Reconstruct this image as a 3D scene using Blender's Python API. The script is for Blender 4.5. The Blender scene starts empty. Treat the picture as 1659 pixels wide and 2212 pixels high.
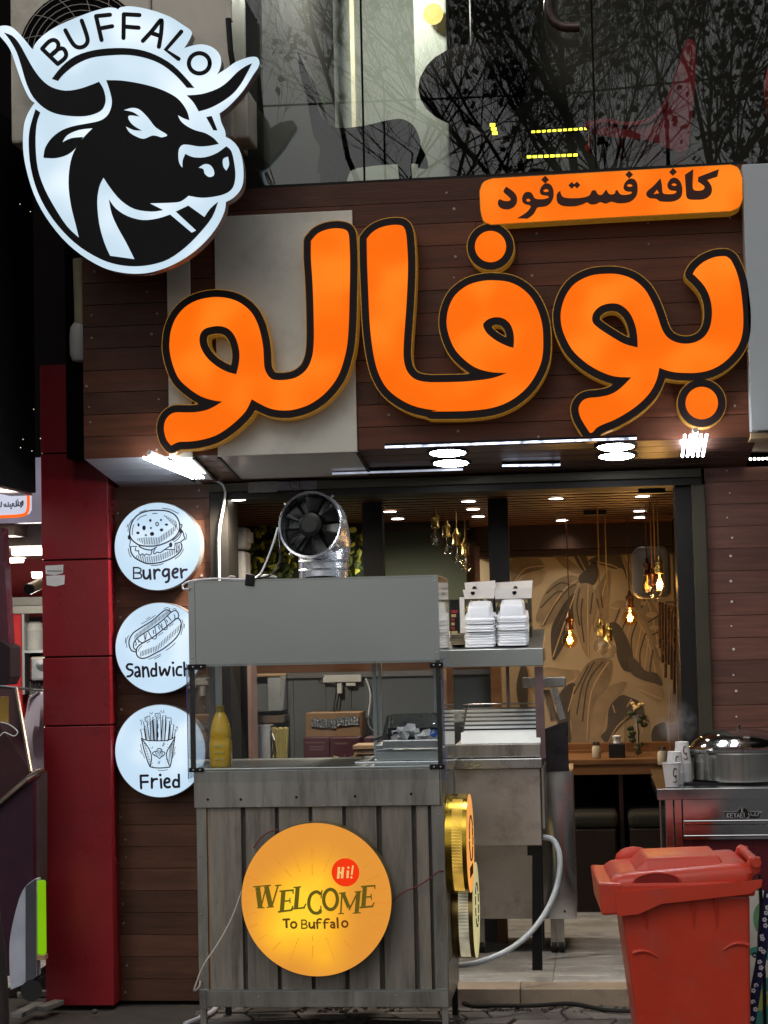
import bpy, bmesh, math, random
import numpy as np
from mathutils import Vector, Matrix
from mathutils.geometry import delaunay_2d_cdt
random.seed(7)
scene = bpy.context.scene
COL = scene.collection
R = math.radians
# ------------------------------------------------------------------ camera
F = 3970.0            # focal length in units of a 1659 px wide picture
CAMZ = 1.616
YAW, PITCH, ROLL = math.atan(445 / F), math.atan(261.6 / F), R(1.28)
fw = Vector((-math.sin(YAW) * math.cos(PITCH), math.cos(YAW) * math.cos(PITCH), math.sin(PITCH)))
r0 = Vector((math.cos(YAW), math.sin(YAW), 0))
u0 = r0.cross(fw)
cr = r0 * math.cos(ROLL) - u0 * math.sin(ROLL)
cu = u0 * math.cos(ROLL) + r0 * math.sin(ROLL)
cam = bpy.data.cameras.new('camera')
cam.sensor_fit = 'HORIZONTAL'; cam.sensor_width = 36; cam.lens = 36 * F / 1659
cam.clip_start = 0.05; cam.clip_end = 500
camo = bpy.data.objects.new('camera', cam); COL.objects.link(camo)
camo.matrix_world = Matrix(((cr.x, cu.x, -fw.x, 0), (cr.y, cu.y, -fw.y, 0), (cr.z, cu.z, -fw.z, CAMZ), (0, 0, 0, 1)))
scene.camera = camo
# ------------------------------------------------------------------ sky, sun, exposure
SUN_EL, SUN_AZ, SKY, SUN = 48, 200, 0.085, 0.3
w = bpy.data.worlds.new('World'); scene.world = w; w.use_nodes = True
nt = w.node_tree; nt.nodes.clear()
sk = nt.nodes.new('ShaderNodeTexSky'); sk.sky_type = 'NISHITA'; sk.sun_disc = False
sk.sun_elevation = R(SUN_EL); sk.sun_rotation = R(SUN_AZ); sk.air_density = 1.5; sk.dust_density = 4; sk.ozone_density = 1
hs = nt.nodes.new('ShaderNodeHueSaturation'); hs.inputs['Saturation'].default_value = 0.3
bg = nt.nodes.new('ShaderNodeBackground'); bg.inputs['Strength'].default_value = SKY
wo = nt.nodes.new('ShaderNodeOutputWorld')
nt.links.new(sk.outputs[0], hs.inputs['Color']); nt.links.new(hs.outputs[0], bg.inputs[0]); nt.links.new(bg.outputs[0], wo.inputs[0])
sl = bpy.data.lights.new('sun', 'SUN'); sl.energy = SUN; sl.angle = R(40); sl.color = (1, .96, .92)
so = bpy.data.objects.new('sun', sl); COL.objects.link(so)
so.rotation_euler = (R(90 - SUN_EL), 0, R(180 - SUN_AZ)); so.location = (0, -5, 12)
vs = scene.view_settings
scene.display_settings.display_device = 'sRGB'
vs.view_transform = 'Standard'; vs.look = 'None'; vs.exposure = 0; vs.gamma = 1; vs.use_curve_mapping = False
scene.render.engine = 'CYCLES'
cy = scene.cycles
cy.use_denoising = True
try: cy.denoiser = 'OPENIMAGEDENOISE'
except Exception: pass
cy.max_bounces = 8; cy.transparent_max_bounces = 16; cy.diffuse_bounces = 3; cy.glossy_bounces = 4
cy.sample_clamp_indirect = 4; cy.caustics_reflective = False; cy.caustics_refractive = False
# ------------------------------------------------------------------ helpers
K = 1659 / 3024
def P(u, v, Y):
    d = cr * ((u - 829.5) / F) - cu * ((v - 1106) / F) + fw
    t = Y / d.y
    return Vector((d.x * t, Y, CAMZ + d.z * t))
def PZ(u, v, z):
    d = cr * ((u - 829.5) / F) - cu * ((v - 1106) / F) + fw
    t = (z - CAMZ) / d.z
    return Vector((d.x * t, d.y * t, z))
def X(u, v, Y): return P(u, v, Y).x
def Z(u, v, Y): return P(u, v, Y).z
def zm(ox, oy, s, Y):
    def f(x, y):
        p = P((ox + x / s) * K, (oy + y / s) * K, Y)
        return (p.x, p.z)
    return f
def wm(Y):
    def f(x, y):
        p = P(x, y, Y); return (p.x, p.z)
    return f
def smooth(pts, n=4, closed=True, corners=()):
    """Catmull-Rom through the points; indices in corners stay sharp."""
    out = []; N = len(pts); cs = set(c % N for c in corners)
    rng = range(N) if closed else range(N - 1)
    for i in rng:
        p1, p2 = pts[i], pts[(i + 1) % N]
        p0 = pts[i - 1] if (closed or i > 0) and i not in cs else p1
        p3 = pts[(i + 2) % N] if (closed or i + 2 < N) and ((i + 1) % N) not in cs else p2
        for k in range(n):
            t = k / n; t2 = t * t; t3 = t2 * t
            out.append(tuple(.5 * (2 * b + (c - a) * t + (2 * a - 5 * b + 4 * c - d) * t2 + (3 * b - a - 3 * c + d) * t3)
                             for a, b, c, d in zip(p0, p1, p2, p3)))
    if not closed: out.append(tuple(pts[-1]))
    return out
def offset_loops(loops, dist, step=.006):
    """contour of the signed distance to a shape with holes: a uniform border round it."""
    A = np.array([p for l in loops for p in l]); B = np.array([l[(i + 1) % len(l)] for l in loops for i in range(len(l))])
    m = abs(dist) + 3 * step
    x0, z0 = A.min(0) - m; x1, z1 = A.max(0) + m
    nx, nz = int((x1 - x0) / step) + 2, int((z1 - z0) / step) + 2
    gx, gz = np.meshgrid(x0 + np.arange(nx) * step, z0 + np.arange(nz) * step, indexing='ij')
    pts = np.stack([gx.ravel(), gz.ravel()], 1)
    D = np.full(len(pts), 1e9); ins = np.zeros(len(pts), bool)
    for a, b in zip(A, B):
        ab = b - a; L = ab @ ab
        if L < 1e-14: continue
        t = np.clip(((pts - a) @ ab) / L, 0, 1)
        d = pts - a - t[:, None] * ab
        D = np.minimum(D, (d * d).sum(1))
        c = (a[1] > pts[:, 1]) != (b[1] > pts[:, 1])
        if a[1] != b[1]:
            ins ^= c & (pts[:, 0] < (b[0] - a[0]) * (pts[:, 1] - a[1]) / (b[1] - a[1]) + a[0])
    S = (np.where(ins, -1, 1) * np.sqrt(D) - dist).reshape(nx, nz)
    seg = {}
    def ep(i, j, k):          # edge crossing point, keyed
        (ia, ja), (ib, jb) = {0: ((i, j), (i + 1, j)), 1: ((i + 1, j), (i + 1, j + 1)), 2: ((i, j + 1), (i + 1, j + 1)), 3: ((i, j), (i, j + 1))}[k]
        return (ia, ja, ib, jb)
    inside = S < 0
    mixed = inside[:-1, :-1].astype(int) + inside[1:, :-1] + inside[1:, 1:] + inside[:-1, 1:]
    adj = {}
    for i, j in zip(*np.nonzero((mixed > 0) & (mixed < 4))):
        c = [inside[i, j], inside[i + 1, j], inside[i + 1, j + 1], inside[i, j + 1]]
        es = [k for k in range(4) if c[k] != c[(k + 1) % 4]]
        prs = [(es[0], es[1])] if len(es) == 2 else ([(0, 3), (1, 2)] if c[0] else [(0, 1), (2, 3)])
        for a, b in prs:
            ea, eb = ep(i, j, a), ep(i, j, b)
            adj.setdefault(ea, []).append(eb); adj.setdefault(eb, []).append(ea)
    def pos(e):
        a, b = S[e[0], e[1]], S[e[2], e[3]]; t = a / (a - b)
        return (x0 + (e[0] + (e[2] - e[0]) * t) * step, z0 + (e[1] + (e[3] - e[1]) * t) * step)
    res = []; seen = set()
    for st in adj:
        if st in seen: continue
        lp = [st]; seen.add(st); cur = st
        while True:
            nx_ = [q for q in adj[cur] if q not in seen]
            if not nx_: break
            cur = nx_[0]; seen.add(cur); lp.append(cur)
        if len(lp) > 8: res.append([pos(e) for e in lp])
    return res
class MB:
    """collects faces; build() links them as ONE mesh object."""
    def __init__(s): s.v = []; s.f = []; s.m = None
    def add(s, vs, fs):
        n = len(s.v)
        s.v += [tuple(s.m @ Vector(p)) if s.m else tuple(p) for p in vs]
        s.f += [tuple(i + n for i in f) for f in fs]; return s
    def box(s, x0, x1, y0, y1, z0, z1):
        if x0 > x1: x0, x1 = x1, x0
        if y0 > y1: y0, y1 = y1, y0
        if z0 > z1: z0, z1 = z1, z0
        return s.add([(x0, y0, z0), (x1, y0, z0), (x1, y1, z0), (x0, y1, z0), (x0, y0, z1), (x1, y0, z1), (x1, y1, z1), (x0, y1, z1)],
                     [(0, 3, 2, 1), (4, 5, 6, 7), (0, 1, 5, 4), (1, 2, 6, 5), (2, 3, 7, 6), (3, 0, 4, 7)])
    def pb(s, a, b, c, d, Y0, Y1):      # box whose front covers columns a..c and rows b..d of the picture at depth Y0
        um, vm = (a + c) / 2, (b + d) / 2
        return s.box(X(a, vm, Y0), X(c, vm, Y0), Y0, Y1, Z(um, d, Y0), Z(um, b, Y0))
    def cyl(s, p0, p1, ra, rb=None, n=12, caps=True):
        rb = ra if rb is None else rb
        p0, p1 = Vector(p0), Vector(p1); d = (p1 - p0).normalized()
        a = d.orthogonal().normalized(); b = d.cross(a)
        vs = []
        for p, r in ((p0, ra), (p1, rb)):
            vs += [p + a * (r * math.cos(2 * math.pi * i / n)) + b * (r * math.sin(2 * math.pi * i / n)) for i in range(n)]
        fs = [(i, (i + 1) % n, n + (i + 1) % n, n + i) for i in range(n)]
        if caps: fs += [tuple(range(n - 1, -1, -1)), tuple(range(n, 2 * n))]
        return s.add(vs, fs)
    def tube(s, pts, r, n=6, r1=None, closed=False, caps=True):
        pts = [Vector(p) for p in pts]; N = len(pts); vs = []; fs = []; a = None
        for i, p in enumerate(pts):
            d = (pts[(i + 1) % N] - pts[i - 1]) if closed else (pts[min(i + 1, N - 1)] - pts[max(i - 1, 0)])
            if d.length < 1e-9: d = Vector((0, 0, 1))
            d.normalize()
            a = d.orthogonal().normalized() if a is None else (a - d * a.dot(d)).normalized()
            b = d.cross(a); rr = r if r1 is None else r + (r1 - r) * i / max(N - 1, 1)
            vs += [p + a * (rr * math.cos(2 * math.pi * k / n)) + b * (rr * math.sin(2 * math.pi * k / n)) for k in range(n)]
        for i in range(N if closed else N - 1):
            j = (i + 1) % N
            fs += [(i * n + k, i * n + (k + 1) % n, j * n + (k + 1) % n, j * n + k) for k in range(n)]
        if not closed and caps: fs += [tuple(range(n - 1, -1, -1)), tuple(range((N - 1) * n, N * n))]
        return s.add(vs, fs)
    def lathe(s, c, prof, n=20, mat=None, caps=True):
        c = Vector(c); vs = []; fs = []; mt = mat or Matrix.Identity(3)
        for r, z in prof:
            vs += [c + mt @ Vector((r * math.cos(2 * math.pi * k / n), r * math.sin(2 * math.pi * k / n), z)) for k in range(n)]
        for i in range(len(prof) - 1):
            fs += [(i * n + k, i * n + (k + 1) % n, (i + 1) * n + (k + 1) % n, (i + 1) * n + k) for k in range(n)]
        if caps and prof[0][0] > 1e-5: fs.append(tuple(range(n - 1, -1, -1)))
        if caps and prof[-1][0] > 1e-5: fs.append(tuple(range((len(prof) - 1) * n, len(prof) * n)))
        return s.add(vs, fs)
    def ball(s, c, r, sc=(1, 1, 1), n=14, m=8):
        prof = [(max(r * math.sin(math.pi * i / m), 1e-6), -r * math.cos(math.pi * i / m)) for i in range(m + 1)]
        return s.lathe(c, prof, n, Matrix.Diagonal(sc))
    def prism(s, loops, y0, y1, back=True):
        loops = [l for l in loops if len(l) > 2]
        flat = [p for l in loops for p in l]; n = len(flat)
        V2, E2 = [], []
        for l in loops:
            o = len(V2); V2 += [Vector((p[0], p[1])) for p in l]; E2 += [(o + i, o + (i + 1) % len(l)) for i in range(len(l))]
        cv, _, cf = delaunay_2d_cdt(V2, E2, [], 1, 1e-7)[:3]
        def inside(x, z):
            c = False
            for l in loops:
                for i in range(len(l)):
                    a, b = l[i - 1], l[i]
                    if (a[1] > z) != (b[1] > z) and x < (b[0] - a[0]) * (z - a[1]) / (b[1] - a[1]) + a[0]: c = not c
            return c
        cf = [t for t in cf if inside(sum(cv[i].x for i in t) / len(t), sum(cv[i].y for i in t) / len(t))]
        s.add([(p.x, y0, p.y) for p in cv], cf)
        if back: s.add([(p.x, y1, p.y) for p in cv], [tuple(reversed(t)) for t in cf])
        vs = [(p[0], y0, p[1]) for p in flat] + [(p[0], y1, p[1]) for p in flat]; fs = []
        o = 0
        for l in loops:
            m = len(l)
            fs += [(o + i, o + (i + 1) % m, n + o + (i + 1) % m, n + o + i) for i in range(m)]; o += m
        return s.add(vs, fs)
    def rib(s, pts, wd, y, closed=False, cap=True, th=.0015):     # a flat stroke of paint-like print, th thick, on the plane y
        s.k = getattr(s, 'k', 0) + 1; y = y - 2e-5 * (s.k % 40)
        N = len(pts); L = []; Rr = []; h = wd / 2
        for i in range(N):
            a = pts[i - 1] if (closed or i) else pts[i]; b = pts[(i + 1) % N] if (closed or i < N - 1) else pts[i]
            dx, dz = b[0] - a[0], b[1] - a[1]; l = math.hypot(dx, dz) or 1; nx, nz = -dz / l, dx / l
            L.append((pts[i][0] + nx * h, y, pts[i][1] + nz * h)); Rr.append((pts[i][0] - nx * h, y, pts[i][1] - nz * h))
        s.add(L + Rr, [(i, (i + 1) % N, N + (i + 1) % N, N + i) for i in range(N if closed else N - 1)])
        if cap and not closed:
            for p in (pts[0], pts[-1]): s.disc(p, h * .999, y - 1e-5, 10)
        return s
    def disc(s, c, r, y, n=24, rz=None):
        rz = rz or r
        return s.add([(c[0] + r * math.cos(2 * math.pi * i / n), y, c[1] + rz * math.sin(2 * math.pi * i / n)) for i in range(n)], [tuple(range(n))])
    def build(s, name, mat, parent=None, smooth=False, bevel=0, kind=None, label=None, origin=None, seg=2, recalc=True):
        me = bpy.data.meshes.new(name)
        o0 = Vector(parent['base']) if parent is not None and 'base' in parent else (Vector(origin) if origin else Vector((0, 0, 0)))
        me.from_pydata([(p[0] - o0.x, p[1] - o0.y, p[2] - o0.z) for p in s.v], [], s.f)
        if recalc and len(s.f) < 20000:
            bm = bmesh.new(); bm.from_mesh(me); bmesh.ops.recalc_face_normals(bm, faces=bm.faces); bm.to_mesh(me); bm.free()
        if smooth:
            me.polygons.foreach_set('use_smooth', [True] * len(me.polygons)); me.set_sharp_from_angle(angle=R(38))
        me.materials.append(mat); me.update()
        o = bpy.data.objects.new(name, me); COL.objects.link(o)
        if parent is not None: o.parent = parent; o['base'] = tuple(o0)
        elif origin: o.location = o0
        if bevel:
            b = o.modifiers.new('bevel', 'BEVEL'); b.width = bevel; b.segments = seg; b.limit_method = 'ANGLE'; b.angle_limit = R(40)
        if kind: o['kind'] = kind
        if label: o['label'] = label
        return o
def tag(o, label, cat, group=None, kind=None):
    o['label'] = label; o['category'] = cat
    if group: o['group'] = group
    if kind: o['kind'] = kind
    return o
def thing(name, label, cat, loc, group=None):
    o = bpy.data.objects.new(name, None); COL.objects.link(o); o.empty_display_size = .05
    o.location = loc; o['base'] = tuple(loc); return tag(o, label, cat, group)
def solo(mb, name, mat, label, cat, group=None, **kw):
    xs, ys, zs = zip(*mb.v)
    o = mb.build(name, mat, origin=((min(xs) + max(xs)) / 2, (min(ys) + max(ys)) / 2, min(zs)), **kw)
    return tag(o, label, cat, group)
def struct(mb, name, mat, **kw):
    return mb.build(name, mat, kind='structure', **kw)
def copy_tree(o, parent=None):
    c = o.copy(); COL.objects.link(c); c.parent = parent
    for ch in list(o.children): copy_tree(ch, c)
    return c
# ------------------------------------------------------------------ materials
def M(name, col, rough=.5, metal=0, var=.18, sc=9, st=(1, 1, 1), bump=0, bsc=70, rand=0, dirt=None, spec=.28, rvar=.12, emit=None, alpha=None, coat=0):
    m = bpy.data.materials.new(name); m.use_nodes = True
    n = m.node_tree; L = n.links; N = n.nodes.new
    b = n.nodes['Principled BSDF']
    tc = N('ShaderNodeTexCoord'); oi = N('ShaderNodeObjectInfo')
    mul = N('ShaderNodeMath'); mul.operation = 'MULTIPLY'; mul.inputs[1].default_value = 53.0; L.new(oi.outputs['Random'], mul.inputs[0])
    av = N('ShaderNodeVectorMath'); av.operation = 'ADD'; L.new(tc.outputs['Object'], av.inputs[0]); L.new(mul.outputs[0], av.inputs[1])
    mp = N('ShaderNodeMapping'); mp.inputs['Scale'].default_value = st; L.new(av.outputs[0], mp.inputs[0])
    nz = N('ShaderNodeTexNoise'); nz.inputs['Scale'].default_value = sc; nz.inputs['Detail'].default_value = 7; nz.inputs['Roughness'].default_value = .62
    L.new(mp.outputs[0], nz.inputs['Vector'])
    mr = N('ShaderNodeMapRange'); mr.inputs[1].default_value = .22; mr.inputs[2].default_value = .78
    mr.inputs[3].default_value = 1 - var; mr.inputs[4].default_value = 1 + var; L.new(nz.outputs[0], mr.inputs[0])
    val = mr.outputs[0]
    if rand:
        r2 = N('ShaderNodeMapRange'); r2.inputs[3].default_value = 1 - rand; r2.inputs[4].default_value = 1 + rand
        L.new(oi.outputs['Random'], r2.inputs[0])
        mm = N('ShaderNodeMath'); mm.operation = 'MULTIPLY'; L.new(val, mm.inputs[0]); L.new(r2.outputs[0], mm.inputs[1]); val = mm.outputs[0]
    vm = N('ShaderNodeVectorMath'); vm.operation = 'SCALE'; vm.inputs[0].default_value = col; L.new(val, vm.inputs['Scale'])
    out = vm.outputs[0]
    if dirt:
        dc, amt, dsc = dirt[:3]
        n2 = N('ShaderNodeTexNoise'); n2.inputs['Scale'].default_value = dsc; n2.inputs['Detail'].default_value = 9; n2.inputs['Roughness'].default_value = .7
        mp2 = N('ShaderNodeMapping'); mp2.inputs['Scale'].default_value = dirt[3] if len(dirt) > 3 else (1, 1, 1); L.new(av.outputs[0], mp2.inputs[0]); L.new(mp2.outputs[0], n2.inputs['Vector'])
        m3 = N('ShaderNodeMapRange'); m3.inputs[1].default_value = .5; m3.inputs[2].default_value = .72; m3.inputs[4].default_value = amt; L.new(n2.outputs[0], m3.inputs[0])
        mx = N('ShaderNodeMix'); mx.data_type = 'RGBA'; L.new(m3.outputs[0], mx.inputs[0]); L.new(out, mx.inputs[6]); mx.inputs[7].default_value = (*dc, 1); out = mx.outputs[2]
    L.new(out, b.inputs['Base Color'])
    rr = N('ShaderNodeMapRange'); rr.inputs[1].default_value = .22; rr.inputs[2].default_value = .78
    rr.inputs[3].default_value = max(rough - rvar, .03); rr.inputs[4].default_value = min(rough + rvar, 1); L.new(nz.outputs[0], rr.inputs[0]); L.new(rr.outputs[0], b.inputs['Roughness'])
    b.inputs['Metallic'].default_value = metal; b.inputs['Specular IOR Level'].default_value = spec
    if coat: b.inputs['Coat Weight'].default_value = coat; b.inputs['Coat Roughness'].default_value = .1
    if bump:
        n4 = N('ShaderNodeTexNoise'); n4.inputs['Scale'].default_value = bsc; n4.inputs['Detail'].default_value = 5; L.new(mp.outputs[0], n4.inputs['Vector'])
        bp = N('ShaderNodeBump'); bp.inputs['Strength'].default_value = bump; bp.inputs['Distance'].default_value = .004; L.new(n4.outputs[0], bp.inputs['Height']); L.new(bp.outputs[0], b.inputs['Normal'])
    if emit:
        ec, es, ev, esc = emit[:4]
        b.inputs['Emission Color'].default_value = (*ec, 1)
        n5 = N('ShaderNodeTexNoise'); n5.inputs['Scale'].default_value = esc; n5.inputs['Detail'].default_value = 1; L.new(tc.outputs['Object'], n5.inputs['Vector'])
        m5 = N('ShaderNodeMapRange'); m5.inputs[1].default_value = .3; m5.inputs[2].default_value = .7; m5.inputs[3].default_value = es * (1 - ev); m5.inputs[4].default_value = es * (1 + ev)
        L.new(n5.outputs[0], m5.inputs[0]); L.new(m5.outputs[0], b.inputs['Emission Strength'])
        if len(emit) > 4:      # hot spots of the light source behind the sheet
            m6 = N('ShaderNodeMapRange'); m6.inputs[1].default_value = .42; m6.inputs[2].default_value = .68; m6.interpolation_type = 'SMOOTHSTEP'; L.new(n5.outputs[0], m6.inputs[0])
            mx = N('ShaderNodeMix'); mx.data_type = 'RGBA'; L.new(m6.outputs[0], mx.inputs[0]); mx.inputs[6].default_value = (*ec, 1); mx.inputs[7].default_value = (*emit[4], 1); L.new(mx.outputs[2], b.inputs['Emission Color'])
    return m
def E(name, col, s, var=.12, sc=5, base=.06, rough=.6, hot=None):
    return M(name, tuple(c * base for c in col), rough, var=.05, spec=.12, emit=(col, s, var, sc) + ((hot,) if hot else ()))
def GL(name, tint=(1, 1, 1), ior=1.45, rough=.02, extra=0):
    m = bpy.data.materials.new(name); m.use_nodes = True; n = m.node_tree; n.nodes.clear(); N = n.nodes.new; L = n.links
    t = N('ShaderNodeBsdfTransparent'); t.inputs[0].default_value = (*tint, 1)
    g = N('ShaderNodeBsdfGlossy'); g.inputs['Roughness'].default_value = rough; g.inputs[0].default_value = (1, 1, 1, 1)
    lw_ = N('ShaderNodeLayerWeight'); lw_.inputs[0].default_value = .5
    pw = N('ShaderNodeMath'); pw.operation = 'POWER'; pw.inputs[1].default_value = 5; L.new(lw_.outputs['Facing'], pw.inputs[0])
    f0 = ((ior - 1) / (ior + 1)) ** 2 + extra
    ad = N('ShaderNodeMath'); ad.operation = 'MULTIPLY_ADD'; ad.inputs[1].default_value = .9 * (1 - f0); ad.inputs[2].default_value = f0; ad.use_clamp = True; L.new(pw.outputs[0], ad.inputs[0])
    mx = N('ShaderNodeMixShader'); L.new(ad.outputs[0], mx.inputs[0]); L.new(t.outputs[0], mx.inputs[1]); L.new(g.outputs[0], mx.inputs[2])
    o = N('ShaderNodeOutputMaterial'); L.new(mx.outputs[0], o.inputs[0]); return m
wood_f = M('fascia_wood', (.090, .028, .013), .5, var=.45, sc=3, st=(1, 12, 12), bump=.3, bsc=24, rand=.35, dirt=((.13, .065, .04), .45, 3, (.6, 1, 2)))
wood_l = M('left_wall_wood', (.105, .045, .026), .5, var=.42, sc=3, st=(1, 12, 12), bump=.3, bsc=24, rand=.28, dirt=((.05, .022, .014), .6, 2.5, (.6, 1, 2)))
wood_r = M('right_wall_wood', (.118, .05, .036), .5, var=.4, sc=3, st=(1, 12, 12), bump=.3, bsc=24, rand=.22, dirt=((.05, .026, .021), .6, 2.5, (.6, 1, 3)))
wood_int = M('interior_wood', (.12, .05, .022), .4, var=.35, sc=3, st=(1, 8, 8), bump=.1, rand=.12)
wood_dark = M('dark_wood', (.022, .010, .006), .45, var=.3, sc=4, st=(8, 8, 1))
wood_table = M('table_wood', (.16, .075, .03), .35, var=.3, sc=4, st=(1, 8, 8))
pale_wood = M('pale_wood', (.34, .22, .12), .55, var=.25, sc=6)
white_panel = M('white_panel', (.66, .64, .57), .4, var=.06, sc=3, dirt=((.2, .17, .13), .3, 5))
board_grey = M('board_grey', (.42, .45, .47), .55, var=.04, sc=4)
red_panel = M('red_panel', (.27, .012, .02), .3, var=.14, sc=3, dirt=((.16, .02, .024), .65, 4), rvar=.1, bump=.12, bsc=3, spec=.4)
seam_black = M('seam_black', (.006, .005, .005), .8, spec=.1)
dark_board = M('dark_board', (.008, .008, .009), .85, var=.2, spec=.1)
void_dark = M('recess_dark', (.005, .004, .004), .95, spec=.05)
steel = M('steel', (.5, .51, .52), .28, 1, var=.08, sc=8, st=(1, 1, 1), rvar=.08)
steel_brush = M('brushed_steel', (.44, .47, .47), .36, 1, var=.06, sc=5, st=(1, 1, 1), rvar=.06, bump=.03, bsc=200)
steel_hood = M('hood_sheet', (.44, .47, .47), .31, .95, var=.06, sc=1.1, rvar=.05, bump=.05, bsc=1.5)
steel_worn = M('worn_steel', (.38, .365, .335), .38, .85, var=.18, sc=4, st=(3, 3, .5), dirt=((.10, .085, .07), .6, 5, (4, 4, .6)), rvar=.14)
slat_metal = M('weathered_slat', (.26, .235, .20), .5, .35, var=.32, sc=5, st=(6, 6, .5), dirt=((.05, .042, .034), .7, 4, (5, 5, .5)), rand=.12, rvar=.12)
dirty_sheet = M('dirty_sheet', (.42, .385, .35), .42, .7, var=.2, sc=4, dirt=((.13, .10, .075), .6, 6), rvar=.15)
chrome = M('chrome', (.75, .76, .78), .1, 1, var=.04, rvar=.05)
galv = M('galvanised', (.55, .57, .62), .24, .9, var=.1, sc=12, rvar=.1, bump=.5, bsc=38)
black_metal = M('black_metal', (.012, .012, .013), .4, .3, var=.15)
black_plastic = M('black_plastic', (.010, .010, .011), .35, var=.15)
rubber = M('rubber', (.012, .012, .012), .7)
ink = M('ink', (.016, .012, .03), .5, var=.1)
ink_brown = M('ink_brown', (.05, .012, .006), .5, var=.05)
border_dark = M('letter_border', (.016, .010, .011), .5, var=.1, spec=.15)
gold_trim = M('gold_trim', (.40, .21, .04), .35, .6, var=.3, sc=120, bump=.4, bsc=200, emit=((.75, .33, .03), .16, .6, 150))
silver_trim = M('silver_trim', (.34, .32, .33), .35, .6, var=.3, sc=120, bump=.4, bsc=200)
orange_face = E('orange_face', (1.0, .155, .002), 1.0, .07, 3.6, hot=(1.04, .215, .01))
orange_small = E('orange_sign_face', (1.0, .17, .004), 1.0, .06, 4, hot=(1.04, .23, .012))
white_face = E('white_face', (.60, .76, .88), 1.0, .06, 3.5, hot=(.82, .93, 1.0))
white_disc = E('disc_face', (.57, .75, .92), 1.0, .05, 4, hot=(.80, .92, 1.0))
bull_black = M('emblem_black', (.004, .004, .006), .3, var=.1, spec=.12)
olive_frame = M('olive_metal', (.038, .033, .021), .55, .1, var=.25, sc=5, dirt=((.04, .035, .025), .6, 6))
frame_dark = M('dark_frame', (.012, .011, .010), .55, var=.2, spec=.15)
glass_up = GL('window_glass', (.78, .81, .80), 1.5, .004, .012)
glass_cart = GL('acrylic', (.93, .95, .96), 1.45, .02, .01)
glass_bulb = GL('bulb_glass', (.95, .93, .88), 1.5, .02, .07)
glass_amber = GL('amber_glass', (1, .78, .42), 1.45, .03)
blue_edge = M('acrylic_edge', (.10, .12, .55), .3, var=.1)
brass = M('brass', (.55, .36, .10), .3, 1, var=.15)
brass_dark = M('dark_brass', (.16, .07, .035), .35, .9, var=.15)
white_plastic = M('white_plastic', (.62, .62, .60), .4, var=.05, dirt=((.4, .36, .28), .3, 4))
foam = M('foam_white', (.62, .64, .68), .5, var=.02)
paper = M('white_paper', (.80, .79, .78), .7, var=.05)
cream_cable = M('cream_cable', (.62, .55, .48), .45)
white_cable = M('white_cable', (.70, .72, .75), .4)
red_cable = M('red_cable', (.18, .03, .04), .5)
grey_wall = M('kitchen_grey', (.115, .125, .13), .6, var=.1, sc=4)
green_wall = M('green_wall', (.050, .062, .042), .7, var=.08)
room_grey = M('upper_room_wall', (.30, .32, .29), .8, var=.05)
# ================================================================== setting
YW, YF, YC, YM = 8.15, 7.55, 7.35, 11.1
HW = 6.0
m = M('asphalt', (.05, .05, .05), .8, var=.3, sc=20, bump=.3)
struct(MB().box(-60, 60, -60, 2.5, -.4, -.16), 'road', m)
m_bed = M('mortar_bed', (.045, .04, .036), .9, var=.4, sc=12, bump=.6, bsc=40)
pav = struct(MB().box(-60, 60, 2.5, 8.3, -.4, -.016), 'pavement', m_bed)
m_pave = M('paver_stone', (.115, .105, .10), .68, var=.35, sc=7, bump=.5, bsc=60, rand=.3, dirt=((.04, .035, .032), .7, 4))
nx = 26; ny = 9
gx = [[(-1.75 + 2.7 * (i + (.5 if j % 2 else 0)) / nx + random.uniform(-.022, .022), 6.9 + 1.16 * j / ny + random.uniform(-.02, .02)) for i in range(nx + 1)] for j in range(ny + 1)]
for j in range(ny):
    i = 0
    while i < nx:
        st = 2 if random.random() < .45 and i < nx - 1 else 1
        q = [gx[j][i], gx[j][i + st], gx[j + 1][i + st], gx[j + 1][i]]
        cxm = sum(p[0] for p in q) / 4; cym = sum(p[1] for p in q) / 4
        q = [(cxm + (p[0] - cxm) * .94, cym + (p[1] - cym) * .9) for p in q]
        z = random.uniform(-.007, .003); t = [random.uniform(-.003, .003) for _ in range(4)]
        MB().add([(p[0], p[1], -.03) for p in q] + [(p[0], p[1], z + t[k]) for k, p in enumerate(q)],
                 [(4, 5, 6, 7), (0, 1, 5, 4), (1, 2, 6, 5), (2, 3, 7, 6), (3, 0, 4, 7)]).build('paver', m_pave, pav, bevel=.004, seg=1)
        i += st
kerb_m = M('kerb_stone', (.2, .19, .18), .8, bump=.3)
struct(MB().box(-60, 60, 2.38, 2.52, -.4, .0), 'kerb', kerb_m)
# shop floor: threshold and tiles
FZ = .073
floor_bed = M('floor_grout', (.16, .15, .14), .8)
fl = struct(MB().box(-1.66, 2.2, 8.1, 13, -.1, FZ - .006), 'shop_floor', floor_bed)
m_tile = M('floor_tile', (.46, .46, .45), .25, var=.14, sc=2.5, st=(1, 4, 1), rand=.05, dirt=((.17, .155, .14), .65, 5), rvar=.12)
for i in range(6):
    for j in range(5):
        x = -1.42 + i * .6; y = 8.21 + j * .6
        MB().box(x, x + .597, y, y + .597, FZ - .02, FZ).build('floor_tile', m_tile, fl)
m_thr = M('threshold_marble', (.36, .29, .22), .4, var=.2, sc=5, dirt=((.13, .10, .07), .75, 7), bump=.15, bsc=20)
for a, b in ((-1.5, -.36), (-.357, .30), (.303, 1.3)):
    MB().box(a, b, 8.05, 8.208, -.02, FZ + .001).build('threshold_stone', m_thr, fl, bevel=.004)
m_rubble = M('rubble', (.07, .06, .05), .9, var=.5, sc=10, bump=.6)
rub = MB()
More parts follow.
